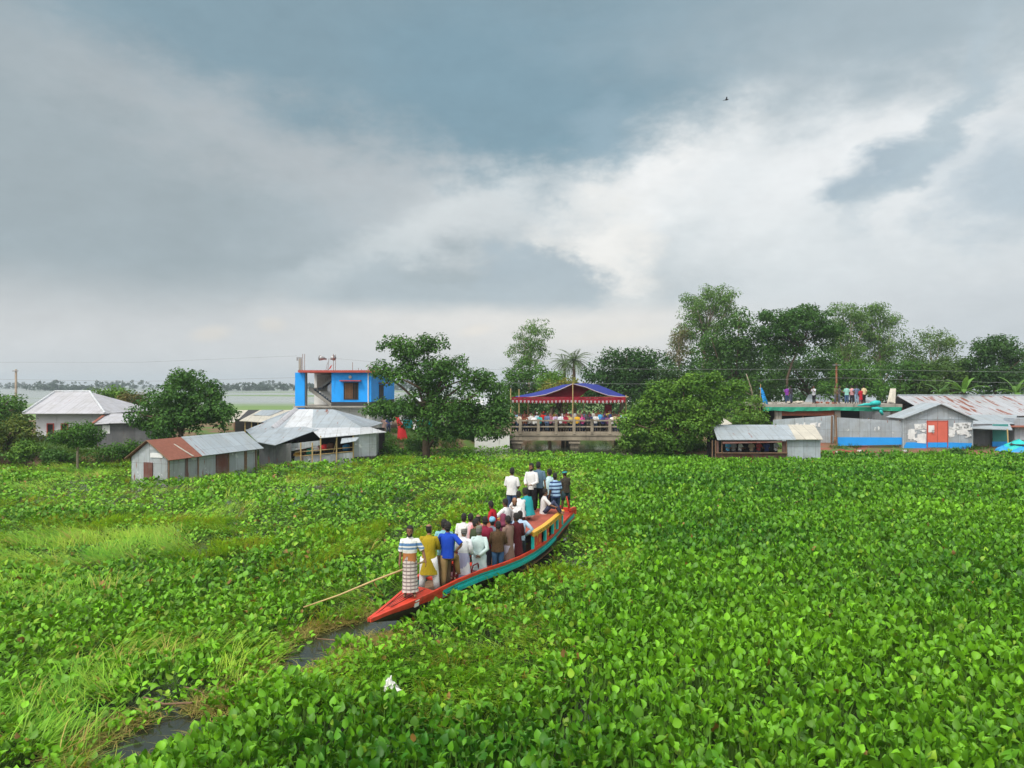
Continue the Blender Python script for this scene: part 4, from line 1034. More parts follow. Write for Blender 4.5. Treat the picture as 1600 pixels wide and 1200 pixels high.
b = MB(); b.box((-13.9, 58.2, .95), (8.0, .06, 2.4)); b.box((-13.6, 55.6, .32), (7.6, 5.0, .08)); b.build('interior', M['dark'], g)
b = MB()
for px, D in ((470, 51.7), (488, 51.7), (501, 51.8), (526, 52.6), (552, 53.1)):
    b.tube([(X(px, D), D, -.9), (X(px, D), D, 1.95 if px > 495 else 1.5)], .05, 6)
for z in (.66, .95): b.tube([(X(461, 51.7), 51.7, z - .12), (X(552, 53.1), 53.1, z + .12)], .03, 5)
b.tube([(X(520, 53), 53, .5), (X(527, 52.6), 52.6, 1.8)], .03, 5)
b.build('pole', M['bamboo'], g)
b = MB(); b.slab([(X(532, 51.9), 51.9, 1.42), (X(556, 52.6), 52.6, 1.55), (X(561, 53.1), 53.1, 1.78), (X(534, 52.6), 52.6, 1.75)], .03); b.build('shutter', M['tin_roof'], g)
GOODS = [('red cloth bundle on the shelf of the open tin shop', 'red_cloth', 507, .95), ('white sack on the shelf of the open tin shop', 'white_paint', 493, .85), ('orange brown basket in the open tin shop', 'rusty_iron', 516, 1.05), ('green plastic crate low in the open tin shop', 'green_net', 484, .62),
         ('blue tub under the raised shutter of the open tin shop', 'blue_tarp', 541, .95), ('brown wooden box by the left pole of the open tin shop', 'wood', 473, .72), ('yellow canister behind the rails of the open tin shop', 'boat_yellow', 464, .35)]
for lab, mt, px, z in GOODS:
    D = 54.4; c = Vector((X(px, D), D, z)); b = MB()
    rings = []
    for k, (zz, rr) in enumerate(((-.22, .16), (-.2, .24), (0, .27), (.16, .22), (.22, .10))):
        rings.append([c + Vector((rr * math.cos(2 * math.pi * i / 10) * 1.1, rr * math.sin(2 * math.pi * i / 10), zz + .02 * math.sin(i * 2.1))) for i in range(10)])
    b.loft(rings); o = b.build('goods_bundle', M[mt], None, True); setp(o, lab, 'goods', 'goods on show in the open tin shop')

# --- two low sheds behind, left
s2 = thing('yellow_roof_shed', 'small shed with a cream and grey tin roof behind the long shed', 'shed', (X(412, 66), 66, .7))
b = MB(); b.slab([(X(374, 62), 62, 2.52), (X(408, 62), 62, 2.40), (X(456, 68), 68, 3.2), (X(406, 68), 68, 3.2)], .05); b.build('roof', M['cream_tin'], s2)
b = MB(); b.slab([(X(396, 64.6), 64.6, 2.88), (X(421, 64.6), 64.6, 2.82), (X(443, 67.6), 67.6, 3.22), (X(410, 67.6), 67.6, 3.22)], .03); b.build('roof_sheets', M['tin_roof'], s2)
b = MB(); b.slab([(X(456, 68), 68, 3.2), (X(408, 62), 62, 2.40), (X(470, 66), 66, 2.1)], .04); b.build('roof_end', M['tin_roof'], s2)
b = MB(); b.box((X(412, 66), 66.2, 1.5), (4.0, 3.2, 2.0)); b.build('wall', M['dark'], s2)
b = MB()
for px in (383, 393, 403): b.tube([(X(px, 62.3), 62.3, .4), (X(px, 62.3), 62.3, 2.45)], .05, 6)
b.build('pole', M['bamboo'], s2)
s3 = thing('dark_roof_shed', 'little shed with a dark tarred roof at the left of the cream roofed one', 'shed', (X(378, 69), 69, .7))
b = MB(); b.slab([(X(368, 66), 66, 2.2), (X(384, 66), 66, 2.3), (X(405, 71), 71, 3.1), (X(388, 71), 71, 3.1)], .05); b.build('roof', M['dark_band'], s3)
b = MB(); b.slab([(X(356, 66.5), 66.5, 2.2), (X(368, 66.2), 66.2, 2.2), (X(388, 71), 71, 3.08), (X(372, 71), 71, 3.08)], .04); b.build('roof_sheets', M['cream_tin'], s3)
b = MB(); b.box((X(384, 69.6), 69.8, 1.5), (1.6, 2.2, 1.7)); b.build('wall', M['wood'], s3)

# --- the blue house
bh = thing('blue_house', 'bright blue flat roofed two storey house with an open staircase', 'house', (-15.7, 72, 1.1))
x0, xs, x1 = X(461, 66), X(518, 66), X(580, 66); yb = 79.0; zf, zt = 3.62, 6.55
b = MB()
b.box(((xs + x1) / 2, (66 + yb) / 2, (zf + .35 + zt) / 2), (x1 - xs, yb - 66, zt - zf - .35))
b.box((x0 + .42, 66.3, (zf - .6 + zt) / 2), (.84, .6, zt - zf + .6)); b.build('wall', M['blue_paint'], bh)
b = MB(); b.box((x0 + .88, 66.4, (zf - .6 + zt) / 2), (.07, .5, zt - zf + .6)); b.build('pillar_reveal', M['concrete'], bh)
b = MB(); b.box(((xs + x1) / 2, (66 + yb) / 2, zf + .17), (x1 - xs + .04, yb - 66 + .04, .35)); b.build('dark_plinth', M['dark_band'], bh)
b = MB(); b.box(((x0 + x1) / 2 + .55, (66 + yb) / 2 - .1, zt + .11), (x1 - x0 + .3, yb - 66 + .8, .2)); b.build('roof_slab', M['red_paint'], bh)
b = MB(); b.box(((x0 + x1) / 2, (66 + yb) / 2 + .2, 1.05 + (zf - 1.05) / 2 - .06), (x1 - x0 - .3, yb - 66 - 1.6, zf - 1.05 - .12)); b.build('ground_floor', M['white_wall'], bh)
b = MB(); b.box(((x0 + x1) / 2 + .1, 66 + (yb - 66) / 2, zf - .07), (x1 - x0 + .5, yb - 66 + .3, .13)); b.build('floor_slab', M['concrete'], bh)
b = MB()                                        # stairwell: two flights and the landing
b.box(((x0 + xs) / 2 + .3, 70.2, (zf + zt) / 2), (xs - x0 - .6, .12, zt - zf)); b.build('stairwell_wall', M['white_wall'], bh)
b = MB()
b.box((x0 + 1.75, 69.6, zf + 2.0), (1.3, .9, 1.5)); b.box((x0 + 1.35, 68.2, zf + 1.52), (.7, 2.2, .14))
b.build('landing', M['concrete'], bh)
b = MB(); ns = 9
for k in range(ns):
    t = k / ns
    b.box((xs - .2 - t * 1.9, 67.3, zf + .05 + t * 1.5), (.24, 1.0, .17)); b.box((x0 + 1.7 + t * 1.5, 68.9, zf + 1.6 + t * 1.25), (.2, 1.0, .15))
b.slab([(xs - .05, 66.75, zf - .25), (xs - .05, 66.75, zf + .1), (x0 + 1.0, 66.75, zf + 1.72), (x0 + 1.0, 66.75, zf + 1.35)], .12)
b.slab([(x0 + 1.5, 68.3, zf + 1.4), (xs - .1, 68.3, zf + 2.62), (xs - .1, 68.3, zf + 2.85), (x0 + 1.5, 68.3, zf + 1.65)], .1)
b.build('stair_flight', M['concrete'], bh)
b = MB(); b.slab([(x0 + 2.3, 68.22, zf + 1.35), (xs - .02, 68.22, zf + .35), (xs - .02, 68.22, zf + 2.6), (x0 + 2.3, 68.22, zf + 1.7)], .06); b.build('white_sheet', M['white_wall'], bh)
window(bh, (X(548.5, 66), 66, Zh(611, 66)), 1.15, 1.38, shade='red_paint', curtain=True)
window(bh, (x1, 71.0, Zh(613, 69)), 2.2, 1.25, axis='x', shade='red_paint')
b = MB(); b.tube([(x1 - .25, 65.93, zt), (x1 - .25, 65.93, zf - .4), (x1 - .25, 65.93, 1.4)], .05, 6); b.build('drain_pipe', M['white_wall'], bh)
b = MB(); b.tube([(X(547, 65.95), 65.95, Zh(589, 66)), (X(547, 65.8), 65.8, Zh(589, 66))], .14, 10); b.build('ventilator', M['concrete'], bh)
for px, D, top in ((473, 67, 553), (476, 69, 553), (521, 67, 553), (524, 69, 554), (551, 68, 566), (575, 69, 569), (580, 71, 569), (560, 72, 575), (565, 72, 577)):
    b = MB(); b.tube([(X(px, D), D, zt + .1), (X(px, D), D, Zh(top, D))], .022, 5); b.build('rebar', M['rusty_iron'], bh)
b = MB()
for px in (588, 607, 627, 648):
    D = 68.5; b.box((X(px, D), D, 2.3), (.34, .34, 2.5))
b.build('column', M['white_wall'], bh)
lp = thing('loudspeaker_mast', 'twin horn loudspeakers on a mast above the blue house', 'loudspeaker', (X(512, 68), 68, zt + .2))
b = MB(); b.tube([(X(512, 68), 68, zt + .2), (X(514, 68), 68, Zh(560, 68))], .03, 6); b.tube([(X(509, 68), 68, zt + .2), (X(512, 68), 68, Zh(566, 68))], .02, 5); b.build('mast', M['steel'], lp)
for px, dx in ((509, -.45), (516, .4)):
    b = MB(); c = W(px, 561, 68); b.tube([c + Vector((0, .2, 0)), c + Vector((dx * .3, 0, .05)), c + Vector((dx, -.35, .1))], [.07, .12, .26], 10); b.build('horn', M['steel'], lp, True)
pp = thing('concrete_pillar', 'bare concrete post with brackets on the left end of the blue roof', 'post', (X(468, 68), 68, zt + .1))
b = MB(); b.box((X(469, 68), 68, (zt + Zh(560, 68)) / 2), (.22, .22, Zh(560, 68) - zt)); b.build('shaft', M['concrete'], pp)
b = MB(); b.box((X(468, 68), 67.9, Zh(559, 68)), (.5, .08, .08)); b.box((X(465, 68), 67.9, Zh(561, 68)), (.12, .12, .3)); b.build('bracket', M['steel'], pp)
tp_ = thing('roof_flag', 'small red and white rag on a tilted stick above the blue house', 'flag', (X(513, 67), 67, zt + .2))
b = MB(); b.tube([(X(512, 67), 67, zt + .2), (X(518, 67), 67, Zh(571, 67))], .02, 5); b.build('stick', M['wood'], tp_)
b = MB(); b.slab([W(513, 578, 67), W(517, 575, 67), W(519, 570, 67), W(516, 572, 67)], .02); b.build('rag', M['red_cloth'], tp_)

# --- shops under the big tree
sp = thing('roadside_shop', 'white fronted roadside shop with a teal counter under the big tree', 'shop', (X(690, 72), 72, 1.1))
b = MB(); b.box((X(690, 74), 74.6, 2.5), (8.4, 4.0, 2.8)); b.build('wall', M['white_wall'], sp)
b = MB(); b.slab([(X(618, 70.5), 70.5, 3.5), (X(768, 70.5), 70.5, 3.45), (X(762, 76), 76, 4.2), (X(624, 76), 76, 4.2)], .05); b.build('roof', M['tin_white'], sp)
b = MB(); b.box((X(650, 72.3), 72.3, 1.6), (3.4, .5, 1.0)); b.build('counter', M['teal_paint'], sp)
b = MB(); b.box((X(725, 72.5), 72.56, 2.0), (2.6, .06, 1.7)); b.build('doorway', M['dark'], sp)
rc = MB()
rings = []
for k in range(9):
    t = k / 8; c = W(620 + 13 * t, 652 + 42 * t, 63)
    w_ = .12 + .42 * t
    rings.append([c + Vector((w_ * math.cos(2 * math.pi * i / 12) + .1 * math.sin(t * 5), .12 * math.sin(2 * math.pi * i / 12) + .06 * math.sin(i * 1.7 + t * 4), .03 * math.sin(i))) for i in range(12)])
rc.loft(rings); o = rc.build('hanging_cloth', M['red_cloth'], None, True); setp(o, 'long red cloth hanging from the roadside shop front', 'cloth')

# --- concrete bridge
BD = 65.0; bx0, bx1 = X(736, BD), X(1006, BD)
br = thing('concrete_bridge', 'weathered concrete bridge with a post and rail parapet', 'bridge', ((bx0 + bx1) / 2, BD + 3, 0))
zd = 1.22; rt = Zh(656, BD)
b = MB(); b.box(((bx0 + bx1) / 2, BD + 2.9, zd - .03), (bx1 - bx0, 5.9, .25)); b.build('deck', M['bridge_concrete'], br)
b = MB()
for yy in (BD + .2, BD + 2.8, BD + 5.4): b.box(((bx0 + bx1) / 2, yy, zd - .36), (bx1 - bx0 - .05, .35, .42))
b.build('girder', M['bridge_concrete'], br)
for px in (806, 896, 978):
    b = MB(); x = X(px, BD)
    b.box((x + .1, BD + 2.9, -.25), (.75, 5.2, 1.6)); b.box((x + .1, BD + 2.9, .46), (1.0, 5.6, .18)); b.build('pier', M['bridge_concrete'], br)
for yy in (BD + .1, BD + 5.7):
    b = MB()
    b.box(((bx0 + bx1) / 2, yy, rt - .07), (bx1 - bx0, .2, .12)); b.box(((bx0 + bx1) / 2, yy, rt - .60), (bx1 - bx0 - .02, .12, .11)); b.box(((bx0 + bx1) / 2, yy, zd + .13), (bx1 - bx0 - .02, .25, .12))
    b.build('rail', M['bridge_concrete'], br)
    for k in range(-2, 8):
        x = X(813 + 28 * k, BD)
        if x < bx0 + .1 or x > bx1 - .1: continue
        b = MB(); b.box((x, yy - .06, (rt + zd) / 2 + .02), (.24, .28, rt - zd + .1)); b.build('post', M['bridge_concrete'], br)
ww = thing('abutment_wall', 'whitewashed wall at the left end of the bridge', 'wall', (X(770, 64.2), 64.2, 0))
b = MB(); b.box((X(769, 64.2), 64.35, .25), (3.0, .3, 1.9)); b.build('face', M['white_wall'], ww)
b = MB(); b.box((X(769, 64.2), 64.5, 1.28), (3.3, .7, .14)); b.build('coping', M['bridge_concrete'], ww)

# --- festival canopy on the bridge
TD = 65.6
tn = thing('festival_canopy', 'blue cloth canopy with a red and white fringe over the bridge', 'canopy', (X(890, TD), TD + 2.5, zd))
def row(pts, n):
    """resample a polyline of (px, py) to n points"""
    P = np.array(pts, float); d = np.r_[0, np.cumsum(np.hypot(*np.diff(P, axis=0).T))]
    t = np.linspace(0, d[-1], n); return np.stack([np.interp(t, d, P[:, i]) for i in (0, 1)], 1)
fr = [(802, 622), (830, 620.5), (852, 617), (875, 609), (895, 600), (915, 605), (932, 612), (950, 618), (974, 621)]
bk = [(806, 619), (832, 614), (855, 608), (880, 601), (912, 598.5), (934, 601), (952, 608), (966, 614), (979, 619)]
b = MB()
Pf = [W(px, py, TD) for px, py in fr]; Pb = [W(px, py, TD + 4.6) for px, py in bk]; Pm = [p.lerp(q, .5) - Vector((0, 0, .06)) for p, q in zip(Pf, Pb)]
for a, c in ((Pf, Pm), (Pm, Pb)):
    for k in range(len(a) - 1): b.slab([a[k], a[k + 1], c[k + 1], c[k]], .02)
b.build('roof_cloth', M['tent_blue'], tn)
b = MB()
for k in range(len(Pf) - 1):
    a, c = Pf[k] - Vector((0, -.02, .05)), Pf[k + 1] - Vector((0, -.02, .05)); d, e = Pb[k] - Vector((0, .05, .32)), Pb[k + 1] - Vector((0, .05, .32))
    b.slab([a, c, e, d], .015)
b.build('lining', M['tent_red'], tn)
b = MB(); b.tube([p + Vector((0, -.02, .01)) for p in Pf], .035, 5); b.build('trim', M['tent_white'], tn)
b = MB(); n = 58
xa, xb = X(800, TD), X(977, TD)
for k in range(n):
    a = xa + (xb - xa) * k / n; c = xa + (xb - xa) * (k + 1) / n; z = Zh(621.5, TD) - .05 * math.sin(math.pi * k / n * 2) ** 2; y = TD - .04 + .03 * math.sin(k * 1.3)
    b.slab([(a, y, z - .20), (a, y, z), (c, y, z), (c, y, z - .20)][::-1], .012, 0)
    b.slab([(a, y + .006, z - .30), (a, y + .006, z - .201), (c, y + .006, z - .201), (c, y + .006, z - .30), ((a + c) / 2, y + .006, z - .48)][::-1], .010, 0 if k % 2 else 1)
b.box(((xa + xb) / 2, TD - .05, Zh(621.5, TD) + .03), (xb - xa, .03, .09), mi=2)
b.build('fringe', [M['tent_red'], M['tent_white'], M['tent_red']], tn)
b = MB(); b.slab([W(846, 620, TD + 1.2), W(905, 620.5, TD + 1.2), W(921, 608, TD + 1.5), W(897, 602, TD + 1.2), W(874, 611, TD + 1.2)], .015); b.build('side_drape', M['tent_red'], tn)
b = MB(); b.slab([W(945, 632, TD + 4.5), W(956, 632, TD + 4.5), W(956, 652, TD + 4.5), W(945, 652, TD + 4.5)], .02); b.build('back_drape', M['tent_red'], tn)
for px, top, D in ((895, 598, TD - .1), (811, 608, TD + .1), (798, 607, TD - .1), (825, 617, TD + 4.6), (978, 617, TD + 4.6), (912, 597, TD + 4.7)):
    b = MB(); b.tube([(X(px, D), D, zd), (X(px, D), D, Zh(top, D))], .045, 6); b.build('pole', M['bamboo'], tn)
b = MB(); b.tube([W(797, 623, TD), W(982, 620, TD)], .035, 5); b.build('crossbar', M['bamboo'], tn)

# --- kiosk standing in the plants on the right
kd = 52.4
kk = thing('tin_kiosk', 'low tin kiosk with a long open serving hatch, right of the round tree', 'kiosk', (X(1200, kd), kd + 1, 0))
ka, kb, kc = X(1118, kd), X(1229, kd), X(1282, kd)
b = MB(); b.slab([(X(1121, kd - .35), kd - .35, Zh(687, kd - .35)), (X(1244, kd - .35), kd - .35, Zh(687, kd - .35)), (X(1231, kd + 2.6), kd + 2.6, 2.56), (X(1113, kd + 2.6), kd + 2.6, 2.56)], .04); b.build('roof', M['tin_roof'], kk)
b = MB(); b.slab([(X(1244, kd - .35), kd - .35, Zh(686.5, kd - .35)), (X(1286, kd - .35), kd - .35, Zh(686.5, kd - .35)), (X(1272, kd + 2.6), kd + 2.6, 2.57), (X(1231, kd + 2.6), kd + 2.6, 2.57)], .04); b.build('roof_sheets', M['cream_tin'], kk)
b = MB(); b.box(((kb + kc) / 2, kd + .03, .75), (kc - kb, .06, 1.85)); b.box((kc - .03, kd + 1.3, .75), (.06, 2.5, 1.85)); b.build('wall', M['tin_new'], kk)
b = MB(); b.box(((ka + kb) / 2, kd + .03, .25), (kb - ka, .06, .9)); b.box((kb - .16, kd + .02, 1.1), (.3, .06, .9)); b.box((ka + .12, kd + .02, 1.1), (.2, .06, .9)); b.build('counter_wall', M['tin_brown'], kk)
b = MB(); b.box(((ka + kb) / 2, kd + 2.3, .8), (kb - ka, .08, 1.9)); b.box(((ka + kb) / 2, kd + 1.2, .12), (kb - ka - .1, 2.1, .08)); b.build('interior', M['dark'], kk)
b = MB(); b.slab([(X(1129, kd - .5), kd - .5, Zh(692, kd)), (X(1222, kd - .5), kd - .5, Zh(690, kd)), (X(1222, kd), kd - .05, Zh(688, kd)), (X(1129, kd), kd - .05, Zh(688.5, kd))], .03); b.build('hatch_flap', M['tin_brown'], kk)
b = MB(); b.box(((ka + kb) / 2, kd - .08, .74), (kb - ka, .3, .05)); b.build('counter_top', M['wood'], kk)
b = MB()
for px in (1113, 1128, 1118, 1229):
    b = MB(); b.tube([(X(px, kd - .1), kd - .1, -.9), (X(px, kd - .1), kd - .1, Zh(688, kd))], .04, 6); b.build('pole', M['wood'], kk)

# --- unfinished building with the people on its slab
ub = thing('unfinished_building', 'unfinished concrete and brick building with a bare flat slab', 'building', (X(1303, 70), 70, .8))
sx0, sx1 = X(1196, 66), X(1410, 66); zs = Zh(637, 66)
b = MB(); b.box(((sx0 + sx1) / 2, 70.2, zs + .16), (sx1 - sx0, 8.4, .30)); b.build('slab', M['concrete'], ub)
for px in (1217, 1309, 1399):
    b = MB(); b.box((X(px, 66.3), 66.5, zs / 2), (.5, .4, zs)); b.build('column', M['concrete'], ub)
b = MB(); b.box((X(1263, 66.3), 66.5, Zh(644, 66.4)), (X(1304, 66.3) - X(1222, 66.3), .25, .62)); b.build('brick_lintel', M['brick'], ub)
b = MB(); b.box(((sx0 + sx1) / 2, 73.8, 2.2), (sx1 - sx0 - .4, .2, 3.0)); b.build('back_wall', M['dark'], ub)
b = MB()
rr = np.random.default_rng(4); k = 0; xs_ = np.arange(sx0 - .2, sx1 + .1, .42)
lowz = zs - .12 - .30 * vnoise(xs_ * .7, xs_ * 0, 6)
for i in range(len(xs_) - 1):
    y = 65.9 - .06 * math.sin(i * 1.9)
    b.slab([(xs_[i], y, lowz[i]), (xs_[i + 1], 65.9 - .06 * math.sin((i + 1) * 1.9), lowz[i + 1]), (xs_[i + 1], 65.92, zs + .06), (xs_[i], 65.92, zs + .06)], .02)
b.build('netting', M['green_net'], ub)
nt_ = thing('green_net_bundle', 'bright teal net draped over the slab edge near its right end', 'net', (X(1375, 65.7), 65.7, zs))
b = MB()
for (p, q, r1, r2) in (((1360, 631), (1374, 630), .16, .22), ((1362, 638), (1378, 640), .1, .16), ((1374, 640), (1379, 648), .15, .11), ((1340, 634), (1362, 632), .05, .14)):
    b.tube([W(p[0], p[1], 65.7), W((p[0] + q[0]) / 2, (p[1] + q[1]) / 2 - 1, 65.6), W(q[0], q[1], 65.7)], [r1, (r1 + r2) / 2 * 1.2, r2], 8)
b.build('folds', M['cyan_tarp'], nt_, True)
ts = MB(); ts.slab([W(1386, 630, 67.5), W(1399, 630, 67.3), W(1400, 607, 67.6), W(1391, 607, 67.9)], .06); o = ts.build('tin_sheet', M['cream_tin']); setp(o, 'pale corrugated sheet leaning upright on the slab', 'tin sheet')
RUB = [('heap of pale sand bags on the slab, beside the two people at its left', 1247, 628, 9, .34, 'cream_tin'), ('low grey brick heap at the left corner of the slab', 1214, 630, 5, .22, 'concrete'), ('small rubble pile right of the lone man on the slab', 1281, 630, 6, .22, 'brick'), ('rusty brick stack behind the group on the slab', 1301, 630, 4, .28, 'brick'), ('flat rubble heap at the right end of the slab', 1394, 634, 7, .2, 'concrete')]
for lab, px, py, n, r0, mt in RUB:
    b = MB(); rr = np.random.default_rng(px); c = W(px, py, 67.4); c.z = zs + .31
    for j in range(n): b.box(c + Vector((rr.normal() * r0 * 1.3, rr.normal() * .2, r0 * .35 * rr.random() + .06)), (r0 * rr.uniform(.6, 1.2), r0 * .8, r0 * .45), rr.uniform(0, 3), 0, rr.normal() * .2, rr.normal() * .2)
    o = b.build('rubble_heap', M[mt]); setp(o, lab, 'rubble', 'heaps of material on the slab')
# tin hoarding and fence before it
def fence(label, pts, D0_, D1_, mats, band=None, name='tin_fence'):
    (xa, ya, yb_), (xc, yc, yd) = pts
    t = thing(name, label, 'fence', (X((xa + xc) / 2, D0_), D0_, Zh(max(yb_, yd), D0_)))
    b = MB(); a0, a1 = W(xa, ya, D0_), W(xa, yb_, D0_); c0, c1 = W(xc, yc, D1_), W(xc, yd, D1_)
    b.slab([a1, c1, c0, a0], .03); b.build('sheets', M[mats], t)
    if band:
        o = Vector((0, -.012, 0)); f0, f1 = band
        b = MB(); b.slab([a1.lerp(a0, f0) + o, c1.lerp(c0, f0) + o, c1.lerp(c0, f1) + o, a1.lerp(a0, f1) + o], .006); b.build('painted_band', M['sky_paint'], t)
    b = MB()
    for q in (0.02, .5, .98):
        p1 = a1.lerp(c1, q); p0 = a0.lerp(c0, q)
        b.tube([p1 + Vector((0, .08, -.6)), p0 + Vector((0, .08, .08))], .05, 6)
    b.build('post', M['wood'], t)
    return t, (a0, a1, c0, c1)
ft, q4 = fence('tin hoarding with torn white bills behind the kiosk', ((1208, 656, 690), (1303, 649, 692)), 63, 62.4, 'tin_new')
def bills(root, q, items, mat='poster'):
    a0, a1, c0, c1 = q; o = Vector((0, -.02, 0))
    for k_, (u0, u1, v0, v1) in enumerate(items):
        P = lambda u, v: a0.lerp(c0, u).lerp(a1.lerp(c1, u), v) + Vector((0, -.02 - .0018 * k_, 0))
        w_ = .012 * math.sin(u0 * 50)
        b = MB(); e = .02 * math.cos(u0 * 90); m_ = (u0 + u1) / 2
        b.slab([P(u0, v1), P(m_, v1 + e), P(u1, v1 - w_ * 3), P(u1 + w_, (v0 + v1) / 2), P(u1 - w_, v0), P(m_ + w_, v0 - e * .7), P(u0 - w_, v0 + .02)], .004 + .0006 * (int(u0 * 997) % 7))
        b.build('torn_bill', M[mat], root)
bills(ft, q4, [(.36, .42, .22, .36), (.37, .40, .40, .52), (.44, .47, .25, .5), (.50, .53, .2, .5), (.60, .72, .22, .34), (.62, .70, .36, .5), (.73, .78, .24, .40)])
ft2, q5 = fence('tin fence with a sky blue foot band below the slab', ((1307, 652, 697), (1409, 658, 695)), 60.6, 60.2, 'tin_grey', (.01, .31))
bills(ft2, q5, [(.58, .60, .3, .42), (.64, .655, .25, .40)])
b = MB(); b.tube([W(1308, 700, 60.4), W(1306, 648, 60.6)], .07, 6); b.tube([W(1299, 692, 62), W(1300, 650, 62)], .08, 6); setp(b.build('fence_post', M['wood']), 'brown timber post where the two tin fences meet', 'post')
for i, (lab, px, D, n, mt) in enumerate([('scatter of broken red bricks below the blue banded fence', 1330, 57.5, 30, 'brick'), ('pile of bricks and white lumps by the kiosk wall', 1296, 56.5, 16, 'brick'), ('broken boards and bricks at the foot of the fence near the gabled shop', 1400, 57, 18, 'wood')]):
    b = MB(); rr = np.random.default_rng(40 + i)
    for j in range(n):
        x = X(px, D) + rr.normal() * .9; y = D + rr.normal() * .4; b.box((x, y, gz(x, y) + .05), (rr.uniform(.15, .5), .16, .10), rr.uniform(0, 3), 0, rr.normal() * .3, rr.normal() * .3)
    b.box((X(px + 12, D), D - .2, gz(X(px + 12, D), D - .2) + .12), (.35, .2, .14), .3, 1)
    setp(b.build('brick_rubble', [M[mt], M['poster']]), lab, 'rubble')

# --- gabled shop with the red door
gd = 60.0
gs = thing('gabled_shop', 'grey tin shop with a gable front, red double door and white bills', 'shop', (X(1465, gd), gd + 3.5, .4))
ga, gc, gm = X(1411, gd), X(1519, gd), X(1467, gd); zb, ze, zp = Zh(701, gd), Zh(655, gd), Zh(630.5, gd)
b = MB()
b.slab([(ga, gd, zb), (gc, gd, zb), (gc, gd, ze), (gm, gd, zp - .1), (ga, gd, ze)], .05)
b.slab([(gc, gd + .02, zb), (gc, gd + 2.2, zb), (gc, gd + 2.2, ze), (gc, gd + .02, ze)], .05); b.slab([(ga, gd + 2.2, zb), (ga, gd + .02, zb), (ga, gd + .02, ze), (ga, gd + 2.2, ze)], .05)
b.build('wall', M['tin_grey'], gs)
b = MB()
el_, er_ = X(1407, gd), X(1525, gd); y0, y1 = gd - .35, gd + 2.4; zl, zr2 = Zh(653.5, gd), Zh(656.5, gd)
b.slab([(el_, y0, zl), (gm, y0, zp), (gm, y1, zp + .02), (el_, y1, zl)], .05); b.slab([(gm, y0, zp), (er_, y0, zr2), (er_, y1, zr2), (gm, y1, zp + .02)], .05); b.build('roof', M['tin_roof'], gs)
b = MB(); b.slab([(ga, gd - .012, zb + .02), (X(1449, gd), gd - .012, zb + .02), (X(1449, gd), gd - .012, Zh(691, gd)), (X(1416, gd), gd - .012, Zh(691, gd))], .006); b.slab([(X(1480, gd), gd - .012, zb - .1), (gc, gd - .012, zb - .1), (gc, gd - .012, Zh(692.5, gd)), (X(1480, gd), gd - .012, Zh(691, gd))], .006)
b.build('painted_band', M['sky_paint'], gs)
for px in (1456.5, 1472):
    b = MB(); b.box((X(px, gd), gd - .03, (Zh(658.5, gd) + Zh(691, gd)) / 2), (.76, .05, Zh(658.5, gd) - Zh(691, gd))); d = b.build('door', M['red_door'], gs)
    b = MB(); b.box((X(px, gd), gd - .03, (Zh(691.3, gd) + Zh(699, gd)) / 2), (.76, .05, Zh(691.3, gd) - Zh(699, gd))); o = b.build('door_foot', M['sky_paint'], gs)
b = MB()
for x in (X(1448.3, gd), X(1480.3, gd)): b.box((x, gd - .03, (Zh(657, gd) + Zh(699, gd)) / 2), (.06, .07, Zh(657, gd) - Zh(699, gd)))
b.box((X(1464.3, gd), gd - .03, Zh(657.8, gd)), (1.6, .07, .06)); b.build('door_frame', M['red_paint'], gs)
b = MB(); b.box((X(1454.5, gd), gd - .062, Zh(670, gd)), (.48, .008, .56)); o = b.build('notice', M['poster'], gs)
q6 = (Vector((ga, gd, ze)), Vector((ga, gd, zb)), Vector((gc, gd, ze)), Vector((gc, gd, zb)))
rr = np.random.default_rng(77); it = [(.17, .35, .14, .36), (.72, .98, .11, .36), (.07, .17, .34, .66), (.20, .33, .50, .80), (.67, .74, .28, .62), (.78, .93, .36, .52)]
for k in range(15): u = rr.uniform(.06, .32); v = rr.uniform(.28, .72); it.append((u, u + rr.uniform(.02, .06), v, v + rr.uniform(.04, .12)))
for k in range(18): u = rr.uniform(.65, .94); v = rr.uniform(.22, .60); it.append((u, u + rr.uniform(.02, .06), v, v + rr.uniform(.04, .12)))
bills(gs, q6, it)
b = MB(); P = lambda u, v: q6[0].lerp(q6[2], u).lerp(q6[1].lerp(q6[3], u), v) + Vector((0, -.10, 0))
for k in range(16):
    u = .735 + .22 * rr.random(); v = rr.choice([.15, .2, .25]); b = MB(); b.slab([P(u, v + .03), P(u + .022, v + .03), P(u + .022, v), P(u, v)], .003 + .0004 * k); b.build('bill_print', M['steel'], gs)
for k in range(10):
    u = .18 + .14 * rr.random(); v = rr.choice([.18, .25, .30]); b = MB(); b.slab([P(u, v + .02), P(u + .018, v + .02), P(u + .018, v), P(u, v)], .003 + .0004 * k); b.build('bill_print', M['steel'], gs)
for du, dv in ((.40, .42), (.42, .44), (.405, .37), (.425, .36)):
    b = MB(); b.slab([P(du, dv + .04) + Vector((0, -.04, 0)), P(du + .014, dv + .04) + Vector((0, -.04, 0)), P(du + .014, dv) + Vector((0, -.04, 0)), P(du, dv) + Vector((0, -.04, 0))], .003); b.build('bill_print', M['steel'], gs)
b = MB(); b.box((ga, gd - .03, (zb + ze) / 2), (.08, .06, ze - zb)); b.box((gc, gd - .03, (zb + ze) / 2), (.08, .06, ze - zb)); b.box(((ga + gc) / 2, gd - .015, ze), (gc - ga, .03, .05)); b.build('corner_trim', M['tin_new'], gs)

